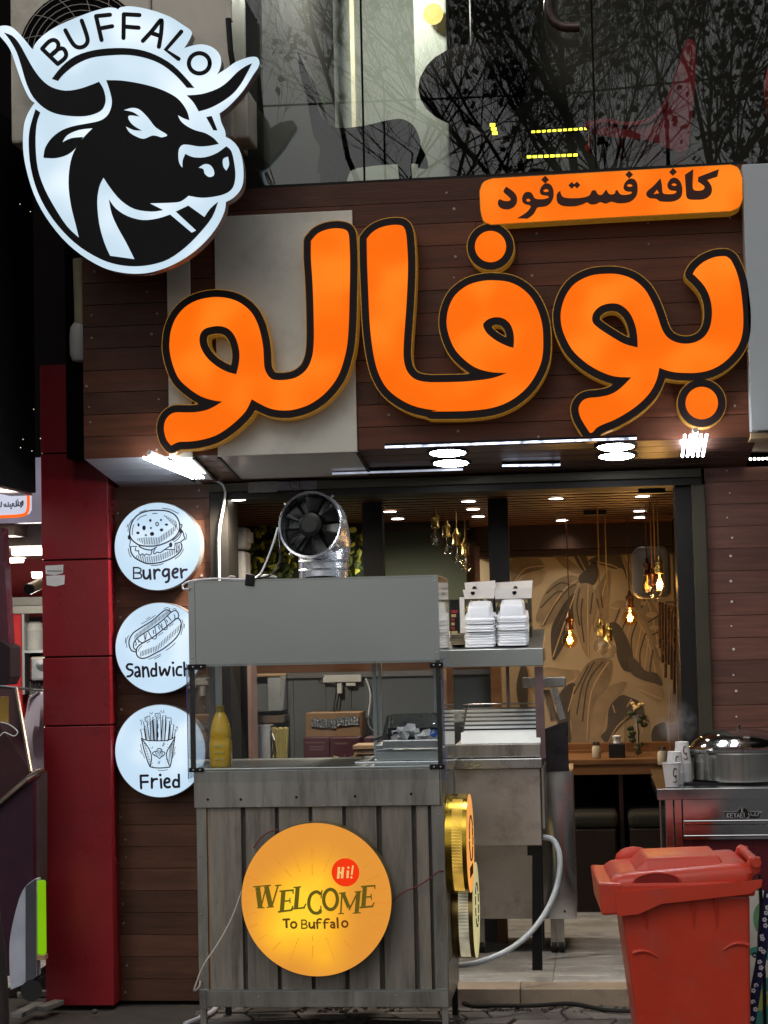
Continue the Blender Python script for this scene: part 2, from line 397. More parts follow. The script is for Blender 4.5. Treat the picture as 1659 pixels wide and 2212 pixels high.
for k in range(170):
    x = random.uniform(-1.75, .6); y = random.uniform(7.93, 8.07) if x > -1.45 or random.random() < .4 else random.uniform(7.6, 8.06)
    s = random.uniform(.004, .013); rub.ball((x, y, .0), s, (1, random.uniform(.6, 1.2), random.uniform(.5, 1)), 5, 4)
rub.build('loose_grit', m_rubble, kind='stuff')['label'] = 'loose grit and crumbled mortar along the foot of the shop front'
# building masses: dark recess behind the signs, floor slab, upper room
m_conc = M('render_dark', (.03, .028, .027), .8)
shell = thing('shop_building', 'dark building carrying the shop front with a glazed upper floor', 'building', (0, 9, 0))
ZF = Z(900, 968, YF)         # underside of the fascia
ZB = Z(900, 1030, 8.12)     # the soffit falls a little towards the wall
def zsof(y): return ZF + (ZB - ZF) * (y - YF) / (8.14 - YF)
def PS(u, v, d=0):
    d_ = cr * ((u - 829.5) / F) - cu * ((v - 1106) / F) + fw
    b = (ZB - ZF) / (8.14 - YF); t = (ZF - b * YF - d - CAMZ) / (d_.z - b * d_.y)
    return Vector((d_.x * t, d_.y * t, CAMZ + d_.z * t))
ZT = Z(800, 394, YF)         # top of the fascia
MB().box(-2.5, 3.2, 8.3, 12, 2.62, 2.70).build('floor_slab', m_conc, shell)
MB().box(-2.45, -2.41, 8.32, 12.9, -.02, 2.6).build('side_wall', m_conc, shell)
MB().box(-1.62, -1.40, 8.0, 12.9, 2.72, 8).build('side_wall', m_conc, shell)
MB().box(1.25, 3.2, 8.32, 12, -.02, 2.6).build('side_wall', m_conc, shell)
MB().box(-2.5, 3.2, 12.0, 12.2, -.02, 8).build('rear_wall', m_conc, shell)
MB().box(3.1, 3.2, 7.8, 12, 2.7, 8).build('side_wall', m_conc, shell)
MB().box(-1.40, 3.2, 7.75, 12, 6.2, 6.5).build('ceiling', room_grey, shell)
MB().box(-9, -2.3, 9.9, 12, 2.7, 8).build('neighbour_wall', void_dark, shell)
MB().box(-2.3, -1.5, 7.92, 8.2, 2.42, 6).build('recess_wall', void_dark, shell)  # recess shade is put into the near-black wall colour
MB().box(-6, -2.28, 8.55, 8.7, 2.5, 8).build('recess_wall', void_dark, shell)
# ---- fascia
xl, xr = X(179, 790, YF), X(1630, 780, YF)
fas = thing('sign_fascia', 'brown wooden plank fascia band that carries the orange letters', 'fascia', ((xl + xr) / 2, 7.8, ZF))
MB().box(xl + .004, xr - .004, YF + .018, 8.28, ZF + .014, ZT - .012).build('core', seam_black, fas)
ph = (ZT - ZF) / 12
xs_j = {0: (.30,), 1: (.62,), 2: (.45, .8), 3: (.2, .7), 4: (.55,), 5: (.33,), 6: (.72,), 7: (.5,), 8: (.28, .66), 9: (.6,), 10: (.4,), 11: (.75,)}
scr = MB()
for r in range(12):
    cuts = [0] + list(xs_j[r]) + [1]
    for a, b in zip(cuts, cuts[1:]):
        yo = random.uniform(0, .002)
        MB().box(xl + (xr - xl) * a + .0008, xl + (xr - xl) * b - .0008, YF + yo, YF + .018, ZF + ph * r + .0014, ZF + ph * (r + 1) - .0014).build('plank', wood_f, fas)
    for uu in (195, 330, 830, 985, 1165, 1300, 1400, 1590):
        if random.random() < .62:
            xx = X(uu + random.uniform(-12, 12), 800, YF); zz = ZF + ph * (r + random.uniform(.3, .7))
            scr.cyl((xx, YF - .0015, zz), (xx, YF + .004, zz), random.uniform(.0035, .0065), n=8)
scr.build('screw_heads', M('screw_filler', (.30, .25, .22), .7, var=.3), fas, kind='stuff')
# soffit boards and the wrapped white panels
soff = []
nb = 6
for xe in (xl + .003, xr - .013): MB().add([(xe + d_, y, z) for d_ in (0, .01) for y, z in ((YF + .02, ZF + .013), (8.27, ZF + .013), (8.27, zsof(8.27) + .013))], [(0, 1, 2), (5, 4, 3), (0, 3, 4, 1), (1, 4, 5, 2), (2, 5, 3, 0)]).build('soffit_end', seam_black, fas)
m_soff = M('soffit_wood', (.06, .028, .02), .4, var=.3, sc=3, st=(1, 10, 10), rand=.12)
m_soff_lit = M('soffit_lit', (.5, .52, .58), .45, var=.1, sc=3, st=(1, 10, 10), rand=.08)  # pale blue puts the tube lamp's light into the left boards
for k in range(nb):
    y0 = YF + .004 + k * (8.27 - YF) / nb; y1 = YF + (k + 1) * (8.27 - YF) / nb - .003
    sl_ = lambda a, b, o, th: MB().add([(a, y0, zsof(y0) + o), (b, y0, zsof(y0) + o), (b, y1, zsof(y1) + o), (a, y1, zsof(y1) + o), (a, y0, zsof(y0) + o + th), (b, y0, zsof(y0) + o + th), (b, y1, zsof(y1) + o + th), (a, y1, zsof(y1) + o + th)], [(0, 3, 2, 1), (4, 5, 6, 7), (0, 1, 5, 4), (1, 2, 6, 5), (2, 3, 7, 6), (3, 0, 4, 7)])
    sl_(xl + .002, X(372, 985, YF), 0, .012).build('soffit_board', m_soff_lit, fas)
    sl_(X(372, 985, YF) + .002, xr, 0, .012).build('soffit_board', m_soff, fas)
for a, b, t, nm in ((468, 768, 462, 'large'), (364, 414, 560, 'narrow')):
    xa, xb = X(a, 760, YF), X(b, 760, YF)
    MB().box(xa, xb, YF - .012, YF - .001, ZF - .008, Z((a + b) / 2, t, YF)).build('white_board', white_panel, fas, bevel=.002, label='off-white board on the wooden fascia, %s one' % nm)
    y0, y1 = YF + .001, 8.02
    sl_(xa, xb, -.008, .006).build('white_soffit_board', M('white_gloss_panel', (.85, .86, .88), .18, var=.06, sc=4, spec=.5), fas)
    for xx in (xa, xb): sl_(xx - .006, xx + .006, -.016, .0075).build('edge_strip', frame_dark, fas)
MB().box(X(505, 400, YF), xr, YF + .01, YF + .1, ZT - .004, ZT + .012).build('window_sill', frame_dark, fas)
# ---- left plank wall, right plank wall
def plank_wall(name, label, x0, x1, z1, mat, pitch, filler, cols):
    t = thing(name, label, 'wall', ((x0 + x1) / 2, YW + .1, 0))
    MB().box(x0 + .003, x1 - .003, YW + .014, YW + .12, -.01, z1).build('core', seam_black, t)
    z = .002; sc = MB()
    while z < z1:
        zz = min(z + pitch, z1)
        MB().box(x0, x1, YW + random.uniform(0, .0025), YW + .016, z + .0012, zz - .0012).build('plank', mat, t)
        for c in cols:
            if random.random() < .8:
                xx = x0 + (x1 - x0) * c + random.uniform(-.012, .012); q = z + pitch * random.uniform(.3, .7)
                sc.cyl((xx, YW - .003, q), (xx, YW + .004, q), random.uniform(.003, .0062), n=8)
        z += pitch
    sc.build('screw_heads', filler, t, kind='stuff'); return t
ph2 = .0975
plank_wall('plank_wall', 'brown plank wall with three round food signs beside the red pillar', X(236, 1500, YW), X(459, 1500, YW), ZB, wood_l, ph2, M('filler_l', (.33, .28, .25), .7), (.12, .9))
plank_wall('plank_wall', 'reddish brown plank wall with white screw dots right of the doorway', .505, 1.7, ZB, wood_r, ph2, M('filler_r', (.62, .56, .53), .7), (.085, .3, .62))
# ---- red pillar
x0, x1 = X(93, 1500, 8.03), X(238, 1500, 8.03)
pil = thing('red_pillar', 'dark red clad pillar with paper stickers left of the plank wall', 'pillar', ((x0 + x1) / 2, 8.1, 0))
MB().box(x0 + .006, x1 - .006, 8.04, 8.5, .0, Z(165, 785, 8.03)).build('core', seam_black, pil)
vs_ = [785, 978, 1209, 1419, 1568, 2174]
for a, b in zip(vs_, vs_[1:]):
    MB().box(x0, x1, 8.03 + random.uniform(0, .002), 8.3, Z(165, b, 8.03) + .004, Z(165, a, 8.03) - .003).build('panel', red_panel, pil, bevel=.002)
for (a, b, c, d) in ((98, 1222, 137, 1240), (100, 1244, 140, 1264)):
    zz = wm(8.0285)
    pts = [zz(a, b), zz(c, b - 2), zz(c - 1, d - 2), zz((a + c) / 2, d + 3), zz(a + 1, d)]
    o = MB().prism([pts], 8.0265, 8.0285).build('sticker', paper, pil)
MB().rib([wm(8.026)(102 + 31 * i / 8, 1233 + (i % 2)) for i in range(9)], .0035, 8.026).build('sticker_print', ink, pil)
# ---- right white board that frames the fascia
mb = MB().pb(1613, 352, 1720, 929, 7.46, 8.0)
solo(mb, 'white_sign_frame', board_grey, 'plain pale grey sign box edge right of the orange letters', 'sign box', bevel=.004)
mb = MB().pb(1622, 934, 1720, 946, 7.5, 8.14)
solo(mb, 'neighbour_soffit', M('cream_soffit', (.5, .36, .2), .6), 'cream soffit strip above the right plank wall', 'soffit')
t = thing('light_dots', 'row of small white led dots under the cream soffit at right', 'light', (X(1640, 990, 8.1), 8.1, Z(1640, 990, 8.1)))
led = E('led_white', (1, .95, .85), 14, 0)
for k in range(9):
    p = P(1612 + k * 9, 992 - k * .3, 8.1); MB().ball((p.x, 8.1, p.z), .006, n=8, m=4).build('led', led, t)
MB().pb(1600, 985, 1700, 988, 8.09, 8.13).build('rail', frame_dark, t)
# ---- doorway frame
def ztop(): return ZB - .004
df = thing('door_frame', 'olive brown metal frame and roller housing over the shop doorway', 'door frame', (-.5, YW, FZ))
xa, xb = X(458, 1400, 8.12), X(1524, 1300, 8.12)
MB().box(xa, xb, 8.10, 8.5, Z(1000, 1046, 8.1), ZB - .003).build('lintel', olive_frame, df, bevel=.003)
MB().box(xa, xb, 8.12, 8.4, Z(1000, 1062, 8.12), Z(1000, 1046, 8.1) - .001).build('track', frame_dark, df)
MB().box(xa, X(497, 1400, 8.12), 8.12, 8.35, .0, Z(1000, 1062, 8.12) - .001).build('jamb', frame_dark, df)
MB().box(X(1466, 1300, 8.14), X(1500, 1300, 8.14), 8.16, 8.35, FZ, Z(1000, 1062, 8.12) - .001).build('jamb', frame_dark, df)
MB().box(X(1501, 1300, 8.12), .5045, 8.12, 8.3, FZ, Z(1000, 1062, 8.12) - .001).build('jamb', olive_frame, df, bevel=.003, label='olive weathered outer jamb')
MB().pb(785, 1056, 828, 1415, 8.68, 8.76).build('mullion', frame_dark, df)
MB().pb(1057, 1056, 1100, 1399, 8.68, 8.76).build('mullion', frame_dark, df)
pl = MB().pb(536, 1040, 598, 1064, 8.092, 8.0995).build('maker_plate', M('plate_grey', (.10, .09, .09), .5, .4, var=.4, sc=60), df)
MB().pb(598, 1039, 684, 1058, 8.094, 8.0995).build('maker_plate', M('plate_grey2', (.09, .085, .10), .5, .4, var=.4, sc=60), df)
p = P(637, 1048, 8.09); MB().lathe((p.x, 8.0935, p.z), [(.024, 0), (.024, .004), (.02, .006), (.019, .003)], 20, Matrix.Rotation(R(90), 3, 'X')).build('round_badge', M('badge', (.06, .05, .06), .4, .5), df)
z = wm(8.087)
bw = MB(); bw.rib([z(631, 1043), z(632, 1052)], .0035, 8.087).rib([z(637, 1046), z(637, 1052)], .0035, 8.087).rib([z(643, 1043), z(642, 1052)], .0035, 8.087).rib([z(631, 1052), z(642, 1052)], .0035, 8.087)
bw.build('badge_mark', M('badge_mark', (.2, .19, .2), .5), df)
# ================================================================== upper floor window
YG = 7.66
zg0 = ZT + .013
ug = [500, 783, 1283, 1900]
gl = thing('shop_window', 'tall dark glass window of the upper floor above the fascia', 'window', (0, YG, zg0))
for a, b in zip(ug, ug[1:]):
    MB().box(X(a, 200, YG) + .004, X(b, 200, YG) - .004, YG, YG + .008, zg0, zg0 + 1.7).build('pane', glass_up, gl)
MB().box(X(503, 200, YG), X(1900, 200, YG), YG - .012, YG + .03, zg0 - .012, zg0 + .008).build('bottom_rail', frame_dark, gl)
for a in ug[1:3]:
    MB().box(X(a, 200, YG) - .004, X(a, 200, YG) + .004, YG - .002, YG + .01, zg0, zg0 + 1.7).build('seam', seam_black, gl)
# room behind it
zf = zg0 - .30
rm = thing('upper_room', 'grey painted upper room seen through the dark glass', 'room', (0, 9.5, zf))
MB().box(X(505, 300, YG), 3.1, YG + .10, 12, zf - .1, zf).build('floor', M('upper_floor', (.10, .095, .09), .6), rm)
mwf = M('cream_frame', (.62, .58, .44), .5, emit=((1, .9, .6), .08, .2, 3))  # faint glow of its own brightens the frame, which is no lamp
MB().box(-1.42, X(960, 200, 10.4), 10.4, 10.5, zf, 6.2).build('back_wall', room_grey, rm)
MB().box(X(960, 200, 10.4) + .001, 3.1, 10.4, 10.5, zf, 6.2).build('back_wall', M('upper_wall_unlit', (.035, .032, .028), .8, spec=.1), rm)  # dark colour stands for the unlit right part of the room
MB().pb(500, 300, 915, 420, 10.0, 10.38).build('low_wall', room_grey, rm)
MB().pb(500, -60, 545, 296, 9.9, 10.1).build('curtain', room_grey, rm)
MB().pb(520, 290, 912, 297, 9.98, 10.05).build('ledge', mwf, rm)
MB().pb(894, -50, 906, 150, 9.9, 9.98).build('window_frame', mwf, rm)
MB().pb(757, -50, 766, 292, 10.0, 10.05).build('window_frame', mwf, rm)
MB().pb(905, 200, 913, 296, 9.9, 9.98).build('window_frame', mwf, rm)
MB().pb(897, -60, 968, 420, 9.7, 9.89).build('column', room_grey, rm, bevel=.01)
p = P(1022, 185, 9.5)
t = thing('pendant_shade', 'large round black pendant shade in the upper room', 'lamp', (p.x, p.y, p.z))
MB().ball(p, .29, (1, .5, .75), 24, 12).build('shade', void_dark, t, smooth=True)
MB().cyl((p.x, 9.5, p.z + .2), (p.x, 9.5, 6.2), .012).build('rod', black_metal, t)
p = P(935, 28, 9.6); t = thing('wall_lamp', 'warm glowing round wall lamp on the grey upper column', 'lamp', (p.x, p.y, p.z))
MB().ball((p.x, 9.62, p.z), .055, n=14, m=8).build('globe', E('warm_globe', (1, .68, .2), 2.2, 0), t, smooth=True)
MB().cyl((p.x, 9.64, p.z), (p.x, 9.695, p.z), .03).build('base', brass, t)
l = bpy.data.lights.new('wall_lamp_glow', 'POINT'); l.energy = 70; l.color = (1, .95, .82); l.shadow_soft_size = .05; lo = bpy.data.objects.new('wall_lamp_glow', l); COL.objects.link(lo); lo.location = (p.x - .25, 9.3, p.z + .15)
# shell chairs
def shell_chair(uvs, Y, lab, mat, legs, side=None, wdt=.42):
    pts = smooth([(u, v) for u, v in uvs], 4, False)
    c = P(*uvs[len(uvs) // 2], Y)
    t = thing('shell_chair', lab, 'chair', (c.x, Y, zf), 'chairs behind the upper window')
    mb = MB(); n = len(pts); nw = 8; vsx = []
    for k in range(nw + 1):
        f = k / nw * 2 - 1
        for i, q in enumerate(pts):
            tt = i / (n - 1); wv = wdt / 2 * (1 - .62 * max(0, 1 - tt * 3.0) ** 2)
            g = wm(Y)(*q); q0, q1 = wm(Y)(*pts[max(i - 1, 0)]), wm(Y)(*pts[min(i + 1, n - 1)]); tx, tz = q1[0] - q0[0], q1[1] - q0[1]; tl = math.hypot(tx, tz) or 1; sg = 1 if pts[-1][0] > pts[0][0] else -1
            cu_ = sg * (.0 if side else .08) * f * f * min(1, tt * 3) * min(1, (1 - tt) * 4 + .3); vsx.append((g[0] - tz / tl * cu_, Y + f * wv, g[1] + tx / tl * cu_))
    mb.add(vsx, [(k * n + i, k * n + i + 1, (k + 1) * n + i + 1, (k + 1) * n + i) for k in range(nw) for i in range(n - 1)])
    o = mb.build('shell', mat, t, smooth=True); s = o.modifiers.new('thick', 'SOLIDIFY'); s.thickness = .022
    if side:
        lp = [wm(Y)(*q) for q in smooth(side, 3, True, (0,))]
        for dy in (-.20, .185): MB().prism([lp], Y + dy, Y + dy + .015).build('side_shell', mat, t)
    for k, (a, b) in enumerate(legs):
        for dy in (-.14, .14):
            q0, q1 = P(*a, Y), P(*b, Y)
            MB().cyl((q0.x, Y + dy * .6, q0.z), (q1.x, Y + dy * 1.3, zf), .024, .016, 8).build('leg', void_dark, t)
ch_dark = M('maroon_shell', (.014, .006, .007), .6, spec=.1)
ch_red = M('red_shell', (.32, .022, .026), .5)
shell_chair([(660, 138), (672, 190), (690, 240), (705, 290), (740, 312), (800, 300), (860, 290), (895, 300), (915, 330)], 8.35, 'dark maroon shell chair whose pointed back rises left of the first glass seam', ch_dark, (((715, 310), (690, 400)), ((870, 310), (890, 400))), [(657, 138), (668, 160), (690, 215), (702, 265), (717, 290), (740, 301), (790, 298), (850, 285), (880, 283), (905, 300), (917, 338), (895, 340), (885, 330), (760, 340), (738, 365), (730, 395), (700, 395), (705, 345), (692, 320), (684, 280), (672, 210)])
shell_chair([(1490, 118), (1476, 128), (1455, 190), (1430, 250), (1395, 285), (1350, 290), (1300, 283), (1270, 300)], 8.4, 'red shell chair with a tall back by the right glass seam', ch_red, (((1440, 300), (1460, 400)), ((1310, 300), (1290, 400))), [(1480, 113), (1470, 135), (1452, 200), (1432, 250), (1400, 280), (1340, 290), (1275, 285), (1265, 300), (1300, 318), (1400, 328), (1440, 345), (1478, 350), (1490, 280), (1497, 190), (1496, 125)])
shell_chair([(1690, 110), (1668, 150), (1662, 220), (1690, 280), (1740, 290), (1790, 290)], 8.4, 'red shell chair cut off by the right edge of the upper window', ch_red, (((1680, 290), (1670, 400)), ((1770, 300), (1780, 400))))
shell_chair([(1010, 285), (1022, 320), (1050, 355), (1090, 360), (1130, 350)], 9.2, 'low dark shell chair behind the grey column', ch_dark, (((1040, 360), (1030, 400)), ((1110, 360), (1120, 400))))
# yellow glowing dots added in the room for lights reflected in the glass
ly = E('reflected_yellow', (1, .85, .05), 5, .1)
def reflected_dots(a, b, n, r, lab, Y=9.2):
    pa, pb_ = P(*a, Y), P(*b, Y); t = thing('light_dots', lab, 'light', tuple(pa), 'yellow dots standing for reflections in the upper window')
    for i in range(n):
        q = pa.lerp(pb_, i / max(n - 1, 1)); MB().box(q.x - r * 1.2, q.x + r * 1.2, Y - .004, Y, q.z - r * .7, q.z + r * .7).build('led', ly, t)
    MB().tube([pa + Vector((-.01, .01, 0)), pb_ + Vector((.01, .01, 0))], .012, 6).build('backing', black_metal, t)
reflected_dots((1152, 285), (1416, 269), 24, .0075, 'long row of yellow dots standing for a reflection, behind the red chair')
reflected_dots((1143, 339), (1243, 335), 9, .009, 'short row of yellow dots standing for a reflection, low in the upper window')
reflected_dots((1064, 270), (1069, 288), 3, .011, 'small upright yellow cluster standing for a reflection in the upper window')
reflected_dots((1055, 347), (1062, 347), 2, .011, 'tiny yellow pair standing for a reflection, low in the upper window')
m_leafd = M('pot_leaf', (.035, .055, .022), .6, rand=.3)
def pot_plant(u, v0, v1, Y, lab, n=9):
    b = P(u, v1, Y); h = (v1 - v0) * Y / F; t = thing('potted_plant', lab, 'plant', tuple(b))
    MB().lathe(b, [(.04, 0), (.05, .07), (.045, .07)], 12).build('pot', black_plastic, t, smooth=True)
    for k in range(n):
        a = random.uniform(0, 6.28); L = h * random.uniform(.5, 1); e = Vector((math.cos(a) * .05, math.sin(a) * .04, L))
        s = Vector((-math.sin(a), math.cos(a), 0)) * .016; c0 = b + Vector((0, 0, .06)); mid = c0 + e * .55 + Vector((0, 0, .03))
        MB().add([c0, mid + s, c0 + e, mid - s], [(0, 1, 2, 3)]).build('leaf', m_leafd, t)
pot_plant(592, 236, 298, 9.85, 'small dark potted plant on the ledge near the left glass edge')
pot_plant(690, 215, 290, 9.8, 'dark potted plant on the ledge behind the pointed chair back', 12)
# curved metal piece at the top
p = [wm(7.55)(*q) for q in smooth([(1192, -40), (1185, 5), (1188, 30), (1200, 48), (1220, 57), (1252, 57)], 5, False)]
t = thing('curved_sign_piece', 'dark curved metal letter stroke hanging in front of the upper glass', 'sign piece', (p[0][0], 7.55, p[-1][1]))
o = MB().tube([(x, 7.56, z_) for x, z_ in p], .021, 10).build('stroke', M('aged_metal', (.07, .05, .045), .35, .7, var=.4, sc=30), t, smooth=True)
MB().cyl((p[3][0], 7.56, p[3][1]), (p[3][0], 7.657, p[3][1]), .008).build('stud', black_metal, t)
# ---- air conditioner behind the round sign
ac = thing('air_conditioner', 'off-white outdoor air conditioner behind the lit bull sign', 'air conditioner', (X(180, 290, 7.35), 7.5, Z(180, 300, 7.35)))
acm = M('ac_casing', (.52, .48, .41), .5, var=.08, dirt=((.2, .17, .12), .5, 4))
MB().pb(22, -60, 327, 302, 7.35, 7.7).build('casing', acm, ac, bevel=.012)
MB().pb(329, -60, 500, 300, 7.36, 7.7).build('casing', acm, ac, bevel=.008)
MB().pb(497, 193, 537, 298, 7.40, 7.6).build('valve_cover', acm, ac, bevel=.01)
MB().pb(488, -60, 500, 45, 7.33, 7.358).build('pipe_duct', acm, ac, bevel=.004)
c = P(175, 115, 7.34)
MB().lathe((c.x, 7.344, c.z), [(.262, 0), (.27, .004), (.27, .005)], 40, Matrix.Rotation(R(90), 3, 'X')).build('fan_recess', void_dark, ac)
g = MB()
for k in range(9): g.tube([(c.x + (.05 + k * .026) * math.cos(a), 7.332, c.z + (.05 + k * .026) * math.sin(a)) for a in np.linspace(0, 2 * math.pi, 36, endpoint=False)], .0018, 4, closed=True)
for k in range(14):
    a = k * math.pi / 7; g.tube([(c.x + r_ * math.cos(a + r_ * 2.4), 7.330, c.z + r_ * math.sin(a + r_ * 2.4)) for r_ in np.linspace(.04, .265, 8)], .0018, 4)
g.build('fan_grille', M('grille_wire', (.30, .28, .24), .5), ac)
fan = MB()
for k in range(4):
    a = k * math.pi / 2; fan.add([(c.x + r_ * math.cos(a + d), 7.339 , c.z + r_ * math.sin(a + d)) for r_, d in ((.05, 0), (.24, -.1), (.24, .6), (.05, .5))], [(0, 1, 2, 3)])
fan.build('fan_blades', black_plastic, ac)
MB().tube([P(493, 40, 7.33), P(498, 110, 7.33), P(510, 180, 7.36), P(520, 205, 7.39)], .012, 8).build('pipe', rubber, ac)
# pvc pipe at the fascia's left end
pv = thing('drain_pipe', 'white plastic drain pipe elbow at the left end of the fascia', 'pipe', (X(166, 780, 7.75), 7.75, Z(166, 785, 7.75)))
a, b = P(172, 560, 7.75), P(176, 700, 7.75)
MB().cyl(a, b, .030, n=18).build('upper_pipe', M('insulation', (.42, .36, .24), .8, bump=.4), pv, smooth=True)
MB().lathe((X(172, 740, 7.75), 7.75, Z(172, 782, 7.75)), [(.012, 0), (.032, .006), (.042, .03), (.044, .1), (.040, .15), (.02, .178)], 20).build('elbow_cap', white_plastic, pv, smooth=True)
# ================================================================== round bull light box
YB = 7.16
z1 = zm(0, 0, 1.508, YB)
OUT = [(-14, 165), (15, 152), (60, 157), (100, 185), (145, 235), (182, 282), (197, 293), (206, 265), (250, 215), (330, 160), (450, 105), (560, 65), (640, 45), (685, 48), (700, 57), (720, 42), (790, 38), (900, 60), (1010, 100), (1090, 150), (1132, 180), (1133, 205), (1110, 250), (1083, 290), (1130, 274), (1190, 263), (1250, 275), (1295, 310), (1310, 360), (1300, 410), (1275, 450), (1340, 410), (1400, 368), (1470, 342), (1520, 338), (1537, 360), (1530, 395), (1500, 440), (1450, 520), (1400, 580), (1345, 635), (1300, 668), (1310, 720), (1332, 770), (1337, 812), (1372, 830), (1410, 870), (1432, 930), (1442, 1000), (1440, 1080), (1420, 1130), (1380, 1172), (1338, 1195), (1330, 1250), (1290, 1335), (1220, 1425), (1130, 1505), (1020, 1570), (900, 1612), (800, 1622), (700, 1612), (600, 1582), (480, 1512), (370, 1415), (270, 1285), (200, 1150), (155, 1000), (137, 880), (140, 760), (158, 690), (185, 640), (208, 608), (178, 588), (138, 510), (98, 400), (58, 290), (0, 215), (-22, 190)]
outl = [z1(*p) for p in smooth(OUT, 3, True, (6, 14, 23, 30, 41, 44, 52, 71))]
bs = thing('bull_sign', 'white lit bull head light box with black emblem and curved lettering', 'sign', (X(290, 580, YB), YB, Z(290, 590, YB)))
MB().prism([outl], YB, YB + .012).build('face', white_face, bs)
MB().prism([[(x, z_) for x, z_ in offset_loops([outl], -.004)[0]]], YB + .0125, YB + .085).build('rim', silver_trim, bs)
def bull_part(pts, name, cs=(), holes=(), n=3):
    lp = [[z1(*p) for p in smooth(pts, n, True, cs)]] + [[z1(*p) for p in smooth(h, n, True, c)] for h, c in holes]
    MB().prism(lp, YB - .005, YB - .0005).build(name, bull_black, bs)
bull_part([(25, 195), (75, 215), (115, 260), (160, 340), (200, 410), (250, 475), (310, 520), (390, 540), (470, 530), (540, 507), (590, 487), (615, 530), (628, 590), (615, 640), (580, 670), (510, 690), (420, 690), (330, 675), (260, 640), (200, 580), (160, 500), (130, 400), (100, 310), (60, 240)], 'horn', (0, 10))
bull_part([(1110, 568), (1200, 560), (1290, 530), (1350, 490), (1410, 430), (1460, 395), (1497, 378), (1470, 430), (1430, 500), (1380, 560), (1310, 610), (1240, 645), (1180, 662), (1150, 610)], 'horn', (0, 6, 12))
bull_part([(310, 470), (370, 395), (450, 335), (560, 300), (690, 287), (820, 295), (930, 330), (1030, 390), (1110, 470), (1155, 523), (1110, 522), (1050, 455), (970, 390), (880, 350), (770, 328), (650, 330), (540, 345), (450, 385), (380, 440), (345, 482)], 'arc', (0, 9, 10, 19))
bull_part([(1225, 697), (1258, 690), (1292, 775), (1268, 775)], 'accent_bar', (0, 1, 2, 3))
HEAD = [(632, 478), (720, 480), (820, 495), (920, 520), (1000, 552), (1060, 590), (1100, 640), (1118, 680), (1125, 715), (1090, 703), (1057, 685), (1075, 720), (1110, 750), (1160, 775), (1220, 792), (1270, 822), (1300, 855),
        (1240, 867), (1180, 870), (1120, 860), (1082, 862), (1062, 890), (1060, 940), (1068, 975), (1085, 997), (1086, 955), (1102, 915), (1150, 935), (1220, 935), (1290, 910), (1345, 870), (1375, 900), (1393, 980), (1398, 1050), (1385, 1110), (1350, 1145), (1290, 1165), (1200, 1175), (1120, 1163),
        (1085, 1190), (1040, 1203), (890, 1208), (970, 1248), (900, 1257), (800, 1242), (720, 1192), (660, 1122), (615, 1055), (590, 1110), (578, 1200), (590, 1330), (620, 1440), (655, 1520), (800, 1540), (750, 1440), (700, 1350), (665, 1270), (648, 1185), (690, 1240), (760, 1285), (850, 1308), (940, 1298), (1012, 1275),
        (1140, 1383), (1166, 1370), (1045, 1258), (1120, 1222), (1215, 1290), (1250, 1240), (1295, 1200), (1260, 1290), (1190, 1380), (1100, 1470), (1000, 1540), (900, 1572), (800, 1582), (700, 1572), (600, 1540), (480, 1470), (380, 1380), (290, 1265), (225, 1140), (185, 1000), (172, 860), (180, 760), (213, 650), (240, 668),
        (218, 740), (212, 860), (225, 1000), (265, 1120), (330, 1240), (400, 1345), (470, 1412), (450, 1330), (425, 1230), (410, 1120), (412, 1020), (430, 930), (465, 860), (510, 805), (553, 762), (470, 772), (400, 803), (370, 848), (425, 822), (495, 815), (450, 880), (400, 920), (330, 940), (260, 938), (270, 880), (310, 820), (370, 775), (440, 750), (520, 735), (590, 720), (632, 695), (657, 655), (666, 600), (650, 530)]
hc = [i for i, p in enumerate(HEAD) if p in {(632, 478), (1125, 715), (1057, 685), (1300, 855), (1085, 997), (1102, 915), (1345, 870), (1120, 1163), (890, 1208), (970, 1248), (615, 1055), (655, 1520), (800, 1540), (648, 1185), (1012, 1275), (1140, 1383), (1166, 1370), (1045, 1258), (1120, 1222), (1215, 1290), (1295, 1200), (213, 650), (240, 668), (470, 1412), (553, 762), (370, 848), (495, 815), (260, 938)}]
EYE = [(733, 655), (785, 641), (830, 652), (880, 700), (925, 757), (995, 803), (960, 818), (910, 806), (855, 826), (805, 810), (768, 785), (748, 752), (795, 773), (842, 776), (792, 745), (764, 708), (770, 686), (830, 693), (790, 667)]
bull_part(HEAD, 'bull_head', hc, ((EYE, (0, 6, 11, 13, 17)), ([(1178, 997), (1215, 975), (1250, 982), (1272, 1015), (1270, 1045), (1240, 1052), (1215, 1030), (1208, 1005)], (0,)), ([(1325, 945), (1355, 930), (1362, 980), (1345, 1015), (1326, 988)], (1, 3))))
S = (1 / 1.508) * K * YB / F
lw = 26 * S
